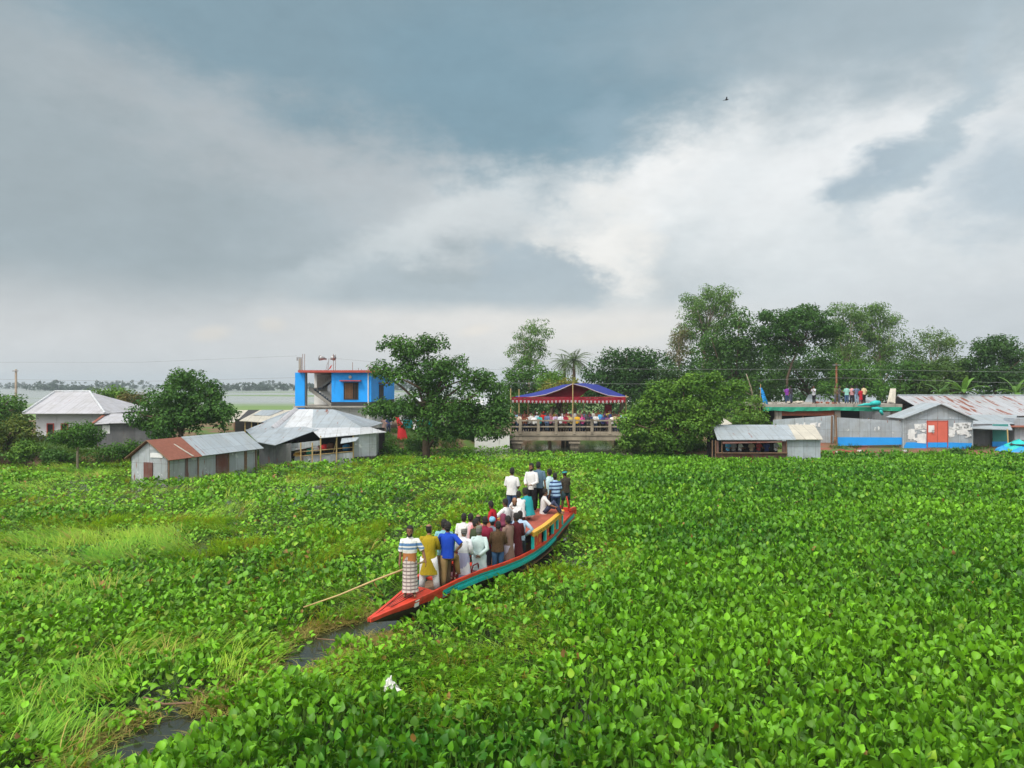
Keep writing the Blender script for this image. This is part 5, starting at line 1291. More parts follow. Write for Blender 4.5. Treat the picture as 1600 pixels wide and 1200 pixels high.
# --- long rusty roof behind, roof behind the slab, lean-to on the right
lr = thing('long_rusty_hall', 'long tin hall with a rust streaked roof along the right edge', 'hall', (X(1560, 70), 70, .8))
xa, xb = X(1398, 72), X(1790, 72)
b = MB(); b.slab([(xa, 65.5, 2.78), (xb, 65.5, 2.78), (xb, 71.5, 4.42), (xa, 71.5, 4.42)], .05); b.slab([(xb, 77.5, 2.9), (xa, 77.5, 2.9), (xa, 71.5, 4.42), (xb, 71.5, 4.42)], .05); b.build('roof', M['tin_streak'], lr)
b = MB(); b.box(((xa + xb) / 2, 71.5, 1.45), (xb - xa - .6, 11.2, 2.6)); b.build('wall', M['tin_grey'], lr)
b = MB(); b.tube([(xa, 71.5, 4.45), (xb, 71.5, 4.45)], .09, 6); b.build('ridge_cap', M['tin_roof'], lr)
pr = thing('pale_roof_shed', 'blue grey tin roof seen behind the legs of the people on the slab', 'shed', (X(1312, 82), 82, .8))
b = MB(); b.slab([(X(1256, 79), 79, Zh(630, 79)), (X(1372, 79), 79, Zh(630, 79)), (X(1369, 84), 84, Zh(616, 84)), (X(1264, 84), 84, Zh(616, 84))], .05); b.build('roof', M['tin_new'], pr)
b = MB(); b.box((X(1312, 82), 82.5, 2.0), (7.4, 4, 2.6)); b.build('wall', M['tin_grey'], pr)
ln = thing('lean_to_stall', 'lean-to stall with a dark doorway and teal side, right of the gabled shop', 'stall', (X(1552, 60), 60.6, .5))
b = MB(); b.slab([(X(1519, 59), 59, Zh(669, 59)), (X(1582, 59), 59, Zh(671.5, 59)), (X(1577, 62.2), 62.2, Zh(661.5, 62.2)), (X(1520, 62.2), 62.2, Zh(664, 62.2))], .05)
b.slab([(X(1520, 62), 62, Zh(664, 62)), (X(1584, 62), 62, Zh(662, 62)), (X(1590, 65.4), 65.4, Zh(648, 65.4)), (X(1512, 65.4), 65.4, Zh(648, 65.4))], .04); b.build('roof', M['tin_roof'], ln)
b = MB(); b.box((X(1535, 61), 61.0, 1.35), (1.55, .06, 1.9)); b.build('door', M['tin_dark'], ln)
b = MB(); b.box((X(1563, 60.6), 60.6, 1.5), (1.25, .06, 1.6)); b.build('side_wall', M['teal_wall'], ln)
b = MB(); b.box((X(1563, 60.5), 60.55, .62), (1.25, .05, .55)); b.build('painted_band', M['sky_paint'], ln)
b = MB(); b.tube([W(1576, 709, 58.8), W(1574, 670, 59)], .05, 6); b.build('pole', M['bamboo'], ln)
rw = thing('right_edge_shed', 'grey walled shed with a rusty eave at the right edge', 'shed', (X(1625, 62), 62, .6))
b = MB(); b.box((X(1630, 62), 62.8, 1.55), (4.6, 1.4, 2.3)); b.build('wall', M['tin_grey'], rw)
b = MB(); b.slab([(X(1577, 61.6), 61.6, Zh(667, 61.6)), (X(1685, 61.6), 61.6, Zh(667, 61.6)), (X(1685, 63.6), 63.6, Zh(658, 63.6)), (X(1579, 63.6), 63.6, Zh(658, 63.6))], .05); b.build('roof', M['tin_rust'], rw)
tb = thing('tarp_heap', 'heap covered with cyan and blue tarpaulin at the right edge', 'tarpaulin', (X(1592, 58), 58, .5))
def heap(b, c, rx, ry, h, seed, mi=0):
    rr = np.random.default_rng(seed); rings = []
    for k in range(6):
        t = k / 5; rings.append([Vector(c) + Vector((rx * (1 - t ** 1.6) * math.cos(2 * math.pi * i / 14) * (1 + .12 * math.sin(3 * i + seed)), ry * (1 - t ** 1.6) * math.sin(2 * math.pi * i / 14), h * t + .04 * math.sin(i * 2 + k))) for i in range(14)])
    b.loft(rings, mi)
b = MB(); heap(b, (X(1592, 58), 58, .42), 1.45, .9, .85, 1); b.build('cyan_sheet', M['cyan_tarp'], tb)
b = MB(); heap(b, (X(1604, 57.6), 57.5, .35), 1.5, .8, .55, 2); heap(b, (X(1568, 57.8), 57.8, .4), .55, .5, .42, 3); b.build('blue_sheet', M['blue_tarp'], tb)
b = MB(); b.slab([W(1577, 694, 57.6), W(1603, 696, 57.2), W(1603, 688, 58.6), W(1586, 687, 58.6)], .04); b.build('black_sheet', M['black_tarp'], tb)
hr = thing('shelter', 'pale roofed shelter half hidden behind the round tree', 'hut', (X(1128, 62), 62, .8))
b = MB(); b.slab([(X(1112, 60.5), 60.5, Zh(668, 60.5)), (X(1144, 60.5), 60.5, Zh(662, 60.5)), (X(1128, 63), 63, Zh(651, 63)), (X(1112, 63), 63, Zh(653, 63))], .05); b.build('roof', M['cream_tin'], hr)
b = MB(); b.box((X(1124, 62), 62.2, 1.6), (1.4, 1.6, 1.6)); b.build('wall', M['dark'], hr)

# --- flag, poles, wires, bird, litter
fl = thing('sky_blue_flag', 'sky blue flag drooping on a bamboo pole left of the slab', 'flag', (X(1188, 63), 63, .8))
b = MB(); b.tube([W(1187, 682, 63), W(1188.5, 600, 63)], .03, 6); b.build('pole', M['bamboo'], fl)
b = MB(); rg = []
for k in range(9):
    t = k / 8; c = W(1188.5 + 7 * t ** .8, 606 + 22 * t, 63); rg.append([c + Vector((-.10 - .12 * t, .02 * math.sin(k * 2), .0)), c + Vector((.12 + .16 * t, .03 * math.cos(k * 1.5), -.25 * t))])
for k in range(8): b.slab([rg[k + 1][0], rg[k + 1][1], rg[k][1], rg[k][0]], .012)
b.build('banner', M['sky_paint'], fl, True)
def pole(label, px, D, top, r, mat):
    x = X(px, D); t = thing('utility_pole', label, 'pole', (x, D, gz(x, D)), group=None)
    b = MB(); b.tube([(x, D, gz(x, D) - .3), (x, D, Zh(top, D))], [r * 1.2, r * .85], 8); b.build('shaft', M[mat], t, True)
    b = MB(); b.box((x, D - .1, Zh(top, D) - .15), (.9 if r > .1 else .5, .08, .08)); b.build('crossarm', M['steel'], t)
pole('weathered pole rising over the fields at the far left', 25, 66, 577, .10, 'pale_bark')
pole('rust brown utility pole behind the people on the slab', 1307, 76, 568, .11, 'rusty_iron')
WG = 'overhead wires'
for lab, pts in (('overhead wire sagging from the blue house towards the left', [(-40, 566), (220, 566), (464, 556)]), ('lower overhead wire left of the blue house', [(-40, 592), (220, 596), (464, 590)]),
                 ('upper overhead wire crossing behind the canopy to the right', [(780, 575), (1040, 577), (1307, 577), (1700, 583)]), ('lower overhead wire running just above the tent', [(780, 598), (1000, 600), (1307, 590), (1700, 602)]),
                 ('faint overhead wire over the large tree', [(523, 560), (700, 576), (800, 578)])):
    q = row(pts, 26); D = 72; b = MB(); b.tube([W(a, c, D) for a, c in q], .009, 4); o = b.build('overhead_wire', M['wire']); setp(o, lab, 'wire', WG)
bd = thing('bird', 'small dark bird flying under the clouds', 'bird', tuple(W(1135, 156, 60)))
b = MB(); c = W(1135, 156, 60)
b.tube([c + Vector((-.16, 0, -.02)), c + Vector((-.05, 0, .0)), c + Vector((.08, 0, .02)), c + Vector((.17, 0, .05))], [.015, .055, .05, .02], 8)
for s in (-1, 1): b.slab([c + Vector((.06, 0, .03)), c + Vector((.02, s * .2, .16)), c + Vector((-.10, s * .38, .10)), c + Vector((-.06, 0, .02))], .012)
b.slab([c + Vector((-.14, -.03, -.02)), c + Vector((-.14, .03, -.02)), c + Vector((-.26, .06, -.04)), c + Vector((-.26, -.06, -.04))], .01)
b.build('body', M['black_paint'], bd, True)
x, y = wpt(609, 1076, .35); b = MB(); rr = np.random.default_rng(9); rings = []
for k in range(8):
    t = k / 7; r0 = .10 * math.sin(math.pi * min(.15 + t * .85, 1)) + .015
    rings.append([Vector((x + .04 * math.sin(k), y, .28 + .22 * t)) + Vector((math.cos(2 * math.pi * i / 12) * r0 * (1 + .45 * rr.normal()), math.sin(2 * math.pi * i / 12) * r0 * (.7 + .35 * rr.normal()), .05 * rr.normal())) for i in range(12)])
b.loft(rings); o = b.build('plastic_bag', M['white_paint']); setp(o, 'crumpled white plastic bag lying on the water plants', 'plastic bag')
for i, (lab, pts, r_) in enumerate([('curved reddish stick beside the lower open water', [(225, 1090), (255, 1103), (285, 1099), (300, 1101)], .022), ('short bent twig above the lower open water', [(288, 1074), (305, 1080), (318, 1084)], .018), ('thin dark stick lying across the open water near the bow', [(496, 998), (520, 1002), (560, 1010)], .014)]):
    b = MB(); P = [Vector((*wpt(a, c, .12), .12 + .03 * (k % 2))) for k, (a, c) in enumerate(pts)]; b.tube(P, r_, 6); o = b.build('stick', M['wood'], None, True); setp(o, lab, 'stick', 'sticks along the open water')
# ------------------------------------------------------------------ the boat
BRZ = -math.atan2(AX.x, AX.y)
boat = thing('passenger_boat', 'long red and teal wooden passenger boat crowded with standing people', 'boat', tuple(BP(6.4, 0, 0)), BRZ)
SS = np.linspace(0, 12.75, 52)
def strip(b, lo, hi, s0=0.0, s1=12.75, side=(1, -1), mi=0, th=.03):
    """band along the hull between two profile functions s -> (w, z), with thickness"""
    S = [s for s in SS if s0 <= s <= s1]
    S = sorted(set([s0] + S + [s1]))
    for sg in side:
        rings = []
        for s in S:
            (w0, z0), (w1, z1) = lo(s), hi(s)
            rings.append([BP(s, sg * w0, z0), BP(s, sg * w1, z1), BP(s, sg * max(w1 - th, 0.004), z1), BP(s, sg * max(w0 - th, 0.002), z0)][::sg])
        b.loft(rings, mi)
def dz(s): return float(np.interp(s, [0, 1, 2.75], [.06, .125, .26]))
b = MB()                                                   # bottom planking, closed underneath
rings = []
for s in SS:
    w, z = bb(s), bz(s)
    e = min(s, (12.75 - s) * 2); kz = max(-0.22, z - dz(s) - .03 - .22 * e)
    rings.append([BP(s, w * q, (z - dz(s) - .01) + (kz - (z - dz(s) - .01)) * r_) for q, r_ in ((.93, 0), (.86, .35), (.62, .8), (0, 1), (-.62, .8), (-.86, .35), (-.93, 0))])
b.loft(rings, 0, True, True, False); b.build('hull', M['hull_dark'], boat, True)
b = MB(); strip(b, lambda s: (bb(s) * .93, bz(s) - dz(s) - .07), lambda s: (bb(s) * .945 + .012, bz(s) - dz(s) + .005), 2.2, 12.75); b.build('bottom_stripe', M['boat_red'], boat)
b = MB(); strip(b, lambda s: (bb(s) * .945 + .004, bz(s) - .28), lambda s: (bb(s) + .004, bz(s) - .075), 2.45, 12.6); b.build('side_plank', M['teal_paint'], boat)
b = MB()
for f_ in (.33, .67): strip(b, lambda s: (bb(s) * (.945 + .055 * f_) + .007, bz(s) - .28 + .205 * f_ - .006), lambda s: (bb(s) * (.945 + .055 * f_) + .008, bz(s) - .28 + .205 * f_ + .006), 2.6, 12.5, th=.004)
b.build('plank_seam', M['hull_dark'], boat)
b = MB(); strip(b, lambda s: (bb(s) * .955 + .03, bz(s) - .30), lambda s: (bb(s) * .97 + .04, bz(s) - .20), 3.0, 9.6, (1,)); b.build('fender_plank', M['teal_paint'], boat)
b = MB(); strip(b, lambda s: (bb(s) * .945, bz(s) - dz(s)), lambda s: (bb(s), bz(s) - .05), 0, 2.45); b.build('bow_plank', M['boat_red'], boat)
b = MB(); strip(b, lambda s: (bb(s) + .018, bz(s) - .08), lambda s: (bb(s) + .022, bz(s)), 0, 12.75, th=.065); b.build('gunwale', M['boat_red'], boat)
b = MB(); rings = []
for s in np.linspace(0.02, 2.15, 12):
    w = bb(s) - .06 if s > .4 else bb(s) * .6
    rings.append([BP(s, w * q, bz(s) - .012 + .05 * (1 - q * q) * min(1, s)) for q in (-1, -.5, 0, .5, 1)])
b.loft(rings, 0, False, False, False); b.build('foredeck', M['boat_red'], boat)
b = MB()
for q in (-.42, -.16, .12, .40):
    b.slab([BP(.75, bb(.75) * q - .006, bz(.75) + .03), BP(.75, bb(.75) * q + .006, bz(.75) + .03), BP(2.1, bb(2.1) * q + .006, bz(2.1) + .034), BP(2.1, bb(2.1) * q - .006, bz(2.1) + .034)], .01)
b.build('deck_seam', M['hull_dark'], boat)
b = MB(); strip(b, lambda s: (bb(s) * .96 + .012, bz(s) - .18), lambda s: (bb(s) + .024, bz(s) - .02), 1.42, 1.56, (1,)); b.build('white_patch', M['white_paint'], boat)
b = MB()
for k in range(5):
    s = 2.2 + k * .26; b.box(BP(s + .12, 0, .42 - .02), (2 * bb(s) - .14, .24, .04), BRZ)
b.build('bow_floor', M['wood'], boat)
b = MB()
for k in range(32):
    s = 3.55 + k * .262; b.box(BP(s + .12, 0, .15 - .02), (2 * bb(s) * .84, .24, .04), BRZ)
b.build('hold_floor', M['wood'], boat)
b = MB()
for s in (3.5, 5.3): b.box(BP(s, 0, bz(s) - .22), (2 * bb(s) - .12, .18, .05), BRZ)
b.build('thwart', M['boat_red'], boat)
# cabin
RS0, RS1 = 6.85, 10.7
def rw_(s): return float(np.interp(s, [6.85, 8, 9, 10, 10.7], [1.0, .93, .80, .65, .55]))
def rz_(s, q=0): return 1.13 + .05 * (s - RS0) / 4 + .05 * (1 - q * q)
b = MB(); rings = []
S = np.linspace(RS0, RS1, 12)
for s in S: rings.append([BP(s, rw_(s) * q, rz_(s, q)) for q in (-1, -.6, -.2, .2, .6, 1)] + [BP(s, rw_(s) * q, rz_(s, q) - .05) for q in (1, .2, -1)])
b.loft(rings); b.build('cabin_roof', M['roof_red'], boat)
for sg in (1, -1):
    b = MB(); rings = []
    for s in S: rings.append([BP(s, sg * (rw_(s) + .035), rz_(s, 1) - .10), BP(s, sg * (rw_(s) + .045), rz_(s, 1) + .035), BP(s, sg * (rw_(s) - .08), rz_(s, 1) + .055), BP(s, sg * (rw_(s) - .08), rz_(s, 1) + .01)][::sg])
    b.loft(rings); fs = b.build('fascia', M['boat_yellow'], boat)
    if sg == 1:                                             # weathered brush lettering along the yellow board
        b = MB(); r = np.random.default_rng(3); s = 7.2
        while s < 10.2:
            L = r.uniform(.07, .13)
            def FP(ds, t): return BP(s + ds, rw_(s + ds) + .041 - .012 * 0 - .09 * max(t - .45, 0) + .012, rz_(s, 1) - .085 + .13 * t + .004)
            def st(a, c, w=.012):
                d = Vector((c[0] - a[0], c[1] - a[1], 0)); n_ = Vector((-d.y, d.x, 0)).normalized() * w
                pts = [FP(a[0] - n_.x, a[1] - n_.y * 6), FP(c[0] - n_.x, c[1] - n_.y * 6), FP(c[0] + n_.x, c[1] + n_.y * 6), FP(a[0] + n_.x, a[1] + n_.y * 6)]
                b.poly(pts)
            st((0, .9), (L, .9)); st((L * .8, .9), (L * .8, .15)); st((0, .55), (L * .75, r.uniform(.2, .6))); 
            if r.random() < .5: st((L * .1, .5), (L * .4, .2))
            s += L + r.uniform(.03, .16)
        b.build('lettering', M['hull_dark'], boat)
    for s in (6.95, 8.15, 9.15, 9.85, 10.6):
        b = MB(); b.box(BP(s, sg * (rw_(s) - .03), (rz_(s, 1) + bz(s)) / 2 - .06), (.07, .09, rz_(s, 1) - bz(s) - .06), BRZ); b.build('post', M['teal_paint'], boat)
    for s0, s1, h in ((7.02, 7.75, .9), (8.22, 8.62, .9), (9.22, 9.6, .9), (9.9, 10.5, .9)):
        b = MB(); rings = []
        for s in np.linspace(s0, s1, 4):
            zl, zh = bz(s) - .06, bz(s) - .06 + (rz_(s, 1) - .06 - bz(s) + .06) * h
            rings.append([BP(s, sg * (rw_(s) - .02), zl), BP(s, sg * (rw_(s) - .02), zh), BP(s, sg * (rw_(s) - .045), zh), BP(s, sg * (rw_(s) - .045), zl)][::sg])
        b.loft(rings); b.build('side_panel', M['boat_red'], boat)
        if sg == 1:
            b = MB(); r = np.random.default_rng(int(s0 * 10))
            for k in range(5):
                s = s0 + (s1 - s0) * (.15 + .7 * r.random()); z = bz(s) + .04 + .28 * r.random(); a = r.uniform(.8, 2.2); l = r.uniform(.08, .16)
                u = Vector((math.cos(a), math.sin(a))) * l; n_ = Vector((-u.y, u.x)) * .28
                b.poly([BP(s + p[0], rw_(s) - .012, z + p[1]) for p in ((0, 0), (u.x * .5 - n_.x, u.y * .5 - n_.y), (u.x, u.y), (u.x * .5 + n_.x, u.y * .5 + n_.y))][::-1])
            b.build('painted_flower', M['boat_yellow'], boat)
b = MB(); strip(b, lambda s: (.90 * bb(s), bz(s) - .08), lambda s: (.0, bz(s) - .05), 10.75, 12.7, (1, -1), th=0.0); b.build('stern_deck', M['boat_red'], boat)
b = MB(); b.box(BP(12.72, 0, .84), (.62, .1, .22), BRZ); b.box(BP(12.4, .28, .97), (.1, .5, .10), BRZ); b.box(BP(12.4, -.28, .97), (.1, .5, .10), BRZ); b.build('transom', M['boat_red'], boat)

# chairs standing in the boat
def chair(label, loc, rz):
    t = thing('plastic_chair', label, 'chair', loc, rz, 'plastic chairs in the boat')
    b = MB(); b.loft([[Vector((x * k, y * k, z)) for x, y in ((-.2, -.2), (0, -.22), (.2, -.2), (.21, 0), (.2, .2), (0, .2), (-.2, .2), (-.21, 0))] for k, z in ((1, .40), (1.03, .425), (.9, .44))]); b.build('seat', M['maroon_plastic'], t, world=False)
    for sx in (-1, 1):
        for sy in (-1, 1):
            b = MB(); b.tube([(sx * .24, sy * .23, 0), (sx * .19, sy * .18, .41)], [(.022, .03), (.028, .035)], 6); b.build('leg', M['maroon_plastic'], t, world=False)
        b = MB(); b.tube([(sx * .22, .2, .40), (sx * .25, .12, .63), (sx * .25, -.12, .64), (sx * .22, -.2, .42)], .02, 6); b.build('armrest', M['maroon_plastic'], t, world=False)
    b = MB(); b.tube([(-.2, .19, .42), (-.215, .27, .75), (-.12, .30, .86), (.12, .30, .86), (.215, .27, .75), (.2, .19, .42)], .022, 6)
    for x in (-.1, 0, .1): b.slab([(x - .028, .205, .44), (x + .028, .205, .44), (x + .028, .295, .85), (x - .028, .295, .85)], .015)
    b.build('backrest', M['maroon_plastic'], t, world=False)
    return t
chair('maroon plastic chair behind the legs of the man in the blue shirt', tuple(BP(3.5, .0, .17)), R(200))
chair('maroon plastic chair with its open back towards the gunwale', tuple(BP(4.05, .30, .17)), R(150))
# bamboo pole of the man on the bow, trailing oar at the stern
b = MB(); p0 = Vector((*wpt(474, 949, .40), .40)); p1 = W(632, 889, 17.72)
b.tube([p0, p0.lerp(p1, .35) + Vector((0, 0, -.03)), p0.lerp(p1, .7), p1 + (p1 - p0).normalized() * .5], [.016, .02, .024, .024], 8)
setp(b.build('punting_pole', M['bamboo'], None, True), 'long bamboo pole held by the man on the bow, slanting into the plants', 'pole')
b = MB(); b.tube([BP(12.3, .22, .86), BP(12.2, .12, 1.45)], .03, 6); setp(b.build('tiller', M['boat_red'], None, True), 'short red tiller post held at the stern', 'tiller')
# ------------------------------------------------------------------ people
SKIN = [(0.21, 0.105, 0.060), (0.27, 0.14, 0.085), (0.14, 0.066, 0.040), (0.33, 0.19, 0.125)]
_sk = {}
def skinmat(i):
    if i not in _sk: _sk[i] = plain('skin', SKIN[i], 0.55, 0.2, 8, 0.08, 0.35)
    return _sk[i]
M['eye'] = plain('eye', (0.02, 0.015, 0.012), 0.25, 0.0); M['lip'] = plain('lip', (0.14, 0.045, 0.035), 0.5, 0.1)
M['hair'] = plain('hair', (0.012, 0.010, 0.009), 0.55, 0.2, 9); M['grey_hair'] = plain('grey_hair', (0.16, 0.155, 0.15), 0.7, 0.4, 9); M['henna'] = plain('henna_beard', (0.36, 0.10, 0.03), 0.7, 0.3, 9)

ARMS = {  # elbow, wrist relative to the shoulder: (outward, forward, up), in body heights
 'down': ((.030, -.005, -.168), (.042, .030, -.312)), 'behind': ((.050, -.060, -.155), (-.075, -.105, -.262)), 'hip': ((.125, -.045, -.115), (.010, .025, -.235)),
 'front': ((.040, .015, -.165), (-.035, .130, -.215)), 'chin': ((.020, .100, -.130), (-.075, .125, .005)), 'cross': ((.040, .055, -.155), (-.115, .115, -.150)),
 'raise': ((.070, .070, .140), (.045, .100, .280)), 'phone': ((.030, .105, -.125), (-.045, .165, .005)), 'knee': ((.045, .115, -.125), (.010, .225, -.170)),
 'reach': ((.060, .085, -.140), (.055, .215, -.200)), 'wide': ((.085, .000, -.150), (.120, .055, -.285)), 'side': ((.100, .010, -.135), (.190, .060, -.230)), 'rail': ((.045, .075, -.150), (.005, .195, -.190))}
LEGS = {  # pelvis height, knee, ankle (side, forward, up) for the right and the left leg
 'stand': (.52, ((.058, .012, .285), (.062, -.005, .045)), ((.056, .010, .285), (.060, .000, .045))),
 'wide': (.51, ((.095, .015, .28), (.125, .0, .045)), ((.085, .010, .28), (.11, .01, .045))),
 'step': (.52, ((.085, .205, .44), (.115, .21, .20)), ((.056, .0, .285), (.060, -.01, .045))),
 'edge': (.055, ((.080, .235, .05), (.080, .265, -.20)), ((.075, .235, .05), (.07, .25, -.20))),
 'squat': (.135, ((.105, .205, .30), (.080, .055, .045)), ((.105, .205, .30), (.080, .055, .045))),
 'floor': (.055, ((.07, .215, .265), (.075, .35, .04)), ((.09, .235, .22), (.06, .38, .04))),
 'cross': (.06, ((.185, .150, .07), (-.03, .215, .045)), ((.185, .150, .07), (-.02, .185, .05)))}
PENDING = []

def ell(c, u, v, a, bq, n=20, p=2.3, wr=0.0, ph=0.0):
    out = []
    for i in range(n):
        t = 2 * math.pi * i / n; ct, st_ = math.cos(t), math.sin(t)
        k = 1 + wr * (math.sin(3 * t + ph) + .6 * math.sin(7 * t + 2.1 * ph))
        out.append(c + u * (a * k * math.copysign(abs(ct) ** (2 / p), ct)) + v * (bq * k * math.copysign(abs(st_) ** (2 / p), st_)))
    return out

def head_mesh(b, c, H, yaw, pitch):
    """shaped head with brow, nose, lips, eyes and ears; returns its ring points for hair"""
    Mx = Matrix.Rotation(yaw, 3, 'Z') @ Matrix.Rotation(pitch, 3, 'X')
    prof = [(-.072, .020, .022, -.020), (-.066, .030, .034, -.016), (-.050, .036, .044, -.008), (-.028, .040, .050, .0), (0, .043, .053, .006), (.022, .0445, .054, .008), (.044, .041, .050, .010), (.060, .031, .038, .010), (.070, .016, .020, .010)]
    rings = []
    for z, a, d, off in prof:
        ring = []
        for i in range(16):
            t = 2 * math.pi * i / 16
            x, y = a * math.sin(t), -d * math.cos(t) + off
            if abs(i) == 0 and -.03 < z < .0: y -= .004
            ring.append(c + Mx @ Vector((x * H, y * H, z * H)))
        rings.append(ring)
    b.loft(rings, 0)
    def P(x, y, z): return c + Mx @ Vector((x * H, y * H, z * H))
    b.add([P(-.004, -.046, .018), P(.004, -.046, .018), P(-.011, -.047, -.020), P(.011, -.047, -.020), P(0, -.064, -.017), P(0, -.048, -.025)], [(0, 1, 4), (0, 4, 2), (1, 3, 4), (2, 4, 5), (4, 3, 5)], 0)
    for s in (-1, 1):
        b.ball(P(s * .017, -.0445, .006), .0058 * H, 8, 5, 1)
        b.add([P(s * .009, -.0485, .017), P(s * .028, -.0425, .017), P(s * .028, -.043, .0215), P(s * .009, -.049, .021)], [(0, 1, 2, 3)], 1)
        b.ball(P(s * .044, .006, -.002), (.006 * H, .011 * H, .017 * H), 7, 5, 0)
    b.ball(P(0, -.0425, -.040), (.014 * H, .007 * H, .0048 * H), 8, 5, 2)
    return rings, Mx

def shell(rings, c, pred, off, H, Mx):
    """closed cap of hair over the head faces for which pred(local point / H) holds"""
    inv = Mx.transposed(); n = len(rings[0]); b = MB()
    ex = [[c + (p - c) * (1 + off) for p in r] for r in rings]
    ex[-1] = [p + Vector((0, 0, off * .03 * H)) for p in ex[-1]]
    for k in range(len(rings) - 1):
        for i in range(n):
            j = (i + 1) % n
            m = inv @ ((rings[k][i] + rings[k + 1][j] + rings[k][j] + rings[k + 1][i]) / 4 - c) / H
            if pred(m):
                b.add([ex[k][i], ex[k][j], ex[k + 1][j], ex[k + 1][i], c + (rings[k][i] - c) * .97, c + (rings[k][j] - c) * .97, c + (rings[k + 1][j] - c) * .97, c + (rings[k + 1][i] - c) * .97], [(0, 1, 2, 3), (0, 4, 5, 1), (1, 5, 6, 2), (2, 6, 7, 3), (3, 7, 4, 0)])
    k = len(rings) - 1
    if pred(inv @ ((sum(rings[k], Vector()) / n) - c) / H): b.poly(ex[k])
    return b

def person(label, loc, H, face, legs='stand', arms=('down', 'down'), lean=0.0, top=('shirt', (.8, .8, .8)), bottom=('trousers', (.05, .05, .07)), yaw=0.0, pitch=0.0,
           hair='hair', beard=None, hat=None, skin=0, group=None, sleeve='short', twist=0.0, fat=1.0, shoes=False, name='person', prone=None):
    rs = random.Random(label)
    if yaw == 0: yaw = rs.uniform(-32, 32)
    if pitch == 0: pitch = rs.uniform(-2, 12)
    if lean == 0: lean = rs.uniform(-2, 5)
    if arms == ('down', 'down'): arms = rs.choice([('down', 'down'), ('down', 'front'), ('front', 'down'), ('wide', 'down'), ('behind', 'down'), ('front', 'front'), ('cross', 'front')])
    fat = fat * rs.uniform(.93, 1.05)
    root = thing(name, label, 'person', tuple(loc), R(face), group)
    pz, rl, ll = LEGS[legs]
    f = lambda s, fw, up: Vector((s, -fw, up)) * H
    lean = R(lean)
    pel = f(0, 0, pz); ax = Vector((0, -math.sin(lean), math.cos(lean))); fd = Vector((0, -math.cos(lean), -math.sin(lean)))
    sx = Vector((math.cos(twist), math.sin(twist), 0))
    sp = pel + ax * .10 * H; ch = pel + ax * .21 * H; nb = pel + ax * .315 * H
    nax = (ax + Vector((0, 0, 1))).normalized()
    hb = nb + nax * .045 * H; hc = nb + nax * .092 * H + Vector((0, -.008 * H, 0)) + Vector((0, -.02, 0)) * math.sin(R(pitch)) * H * 2
    V = [pel, sp, ch, nb, hb, hc]; E_ = [(0, 1), (1, 2), (2, 3), (3, 4), (4, 5)]; RAD = [.052, .048, .052, .030, .028, .030]
    limb = {}
    for s, arm in ((-1, arms[0]), (1, arms[1])):             # right arm at -x, left at +x (facing -y)
        sh = ch + ax * .064 * H + sx * (s * .100 * H)
        e, w = ARMS[arm]
        el = sh + sx * s * e[0] * H + Vector((0, -e[1], e[2])) * H; wr = sh + sx * s * w[0] * H + Vector((0, -w[1], w[2])) * H
        d = (wr - el).normalized(); pm = wr + d * .028 * H + Vector((0, -.006 * H, 0))
        i = len(V); V += [ch + ax * .066 * H + sx * (s * .06 * H), sh, el, wr, pm]; RAD += [.032, .030, .0235, .0165, .019]; E_ += [(2, i), (i, i + 1), (i + 1, i + 2), (i + 2, i + 3), (i + 3, i + 4)]
        limb['arm', s] = (sh, el, wr, pm, d)
    for s, L in ((-1, rl), (1, ll)):
        hp = pel + sx * (s * .052 * H) + Vector((0, 0, -.02 * H)); kn = f(s * L[0][0], L[0][1], L[0][2]); an = f(s * L[1][0], L[1][1], L[1][2])
        tt = Vector((s * .018, -.085, 0)) * H; toe = an + tt; toe.z = an.z - .028 * H; heel = an + Vector((0, .018, -.024)) * H
        i = len(V); V += [hp, kn, an, an + tt * .55 + Vector((0, 0, -.018 * H)), toe, heel]; RAD += [.052, .034, .021, .021, .015, .019]
        E_ += [(0, i), (i, i + 1), (i + 1, i + 2), (i + 2, i + 3), (i + 3, i + 4), (i + 2, i + 5)]
        limb['leg', s] = (hp, kn, an, toe)
    me = bpy.data.meshes.new('skin_tmp'); me.from_pydata([tuple(v) for v in V], E_, [])
    o = bpy.data.objects.new('skin_tmp', me); C.objects.link(o)
    md = o.modifiers.new('Skin', 'SKIN'); md.use_smooth_shade = True
    for k, d in enumerate(me.skin_vertices[0].data): d.radius = (RAD[k] * H * fat, RAD[k] * H * fat); d.use_root = (k == 0)
    o.modifiers.new('Sub', 'SUBSURF').levels = 1; o.modifiers['Sub'].render_levels = 1
    # head, fingers
    ex = MB(); yw = R(yaw)
    rings, Mx = head_mesh(ex, hc, H, yw, R(pitch))
    for s in (-1, 1):
        sh, el, wr, pm, d = limb['arm', s]
        lat = sx * s if abs(d.z) > .5 else Vector((0, 0, 1)); fwd = d.cross(lat).normalized()
        side = Vector((0, -1, 0)) - d * d.dot(Vector((0, -1, 0)))
        side = side.normalized() if side.length > .2 else sx * s
        curl = (sx * -s) - d * d.dot(sx * -s); curl = curl.normalized() if curl.length > .1 else Vector((0, 0, -1))
        for k, ln in enumerate((.040, .046, .043, .034)):
            p = pm + side * (.0135 - .009 * k) * H + d * .008 * H; q = p + d * ln * .5 * H + curl * .006 * H; r_ = q + (d * .7 + curl * .6).normalized() * ln * .5 * H
            ex.tube([p, q, r_], [.0055 * H, .005 * H, .0038 * H], 5)
        p = wr.lerp(pm, .6) + side * .012 * H; q = p + (side * .7 + d * .7) * .018 * H; ex.tube([p, q, q + (d + side * .2) * .018 * H], [.0065 * H, .0058 * H, .004 * H], 5)
    PENDING.append((o, ex, root, skin))
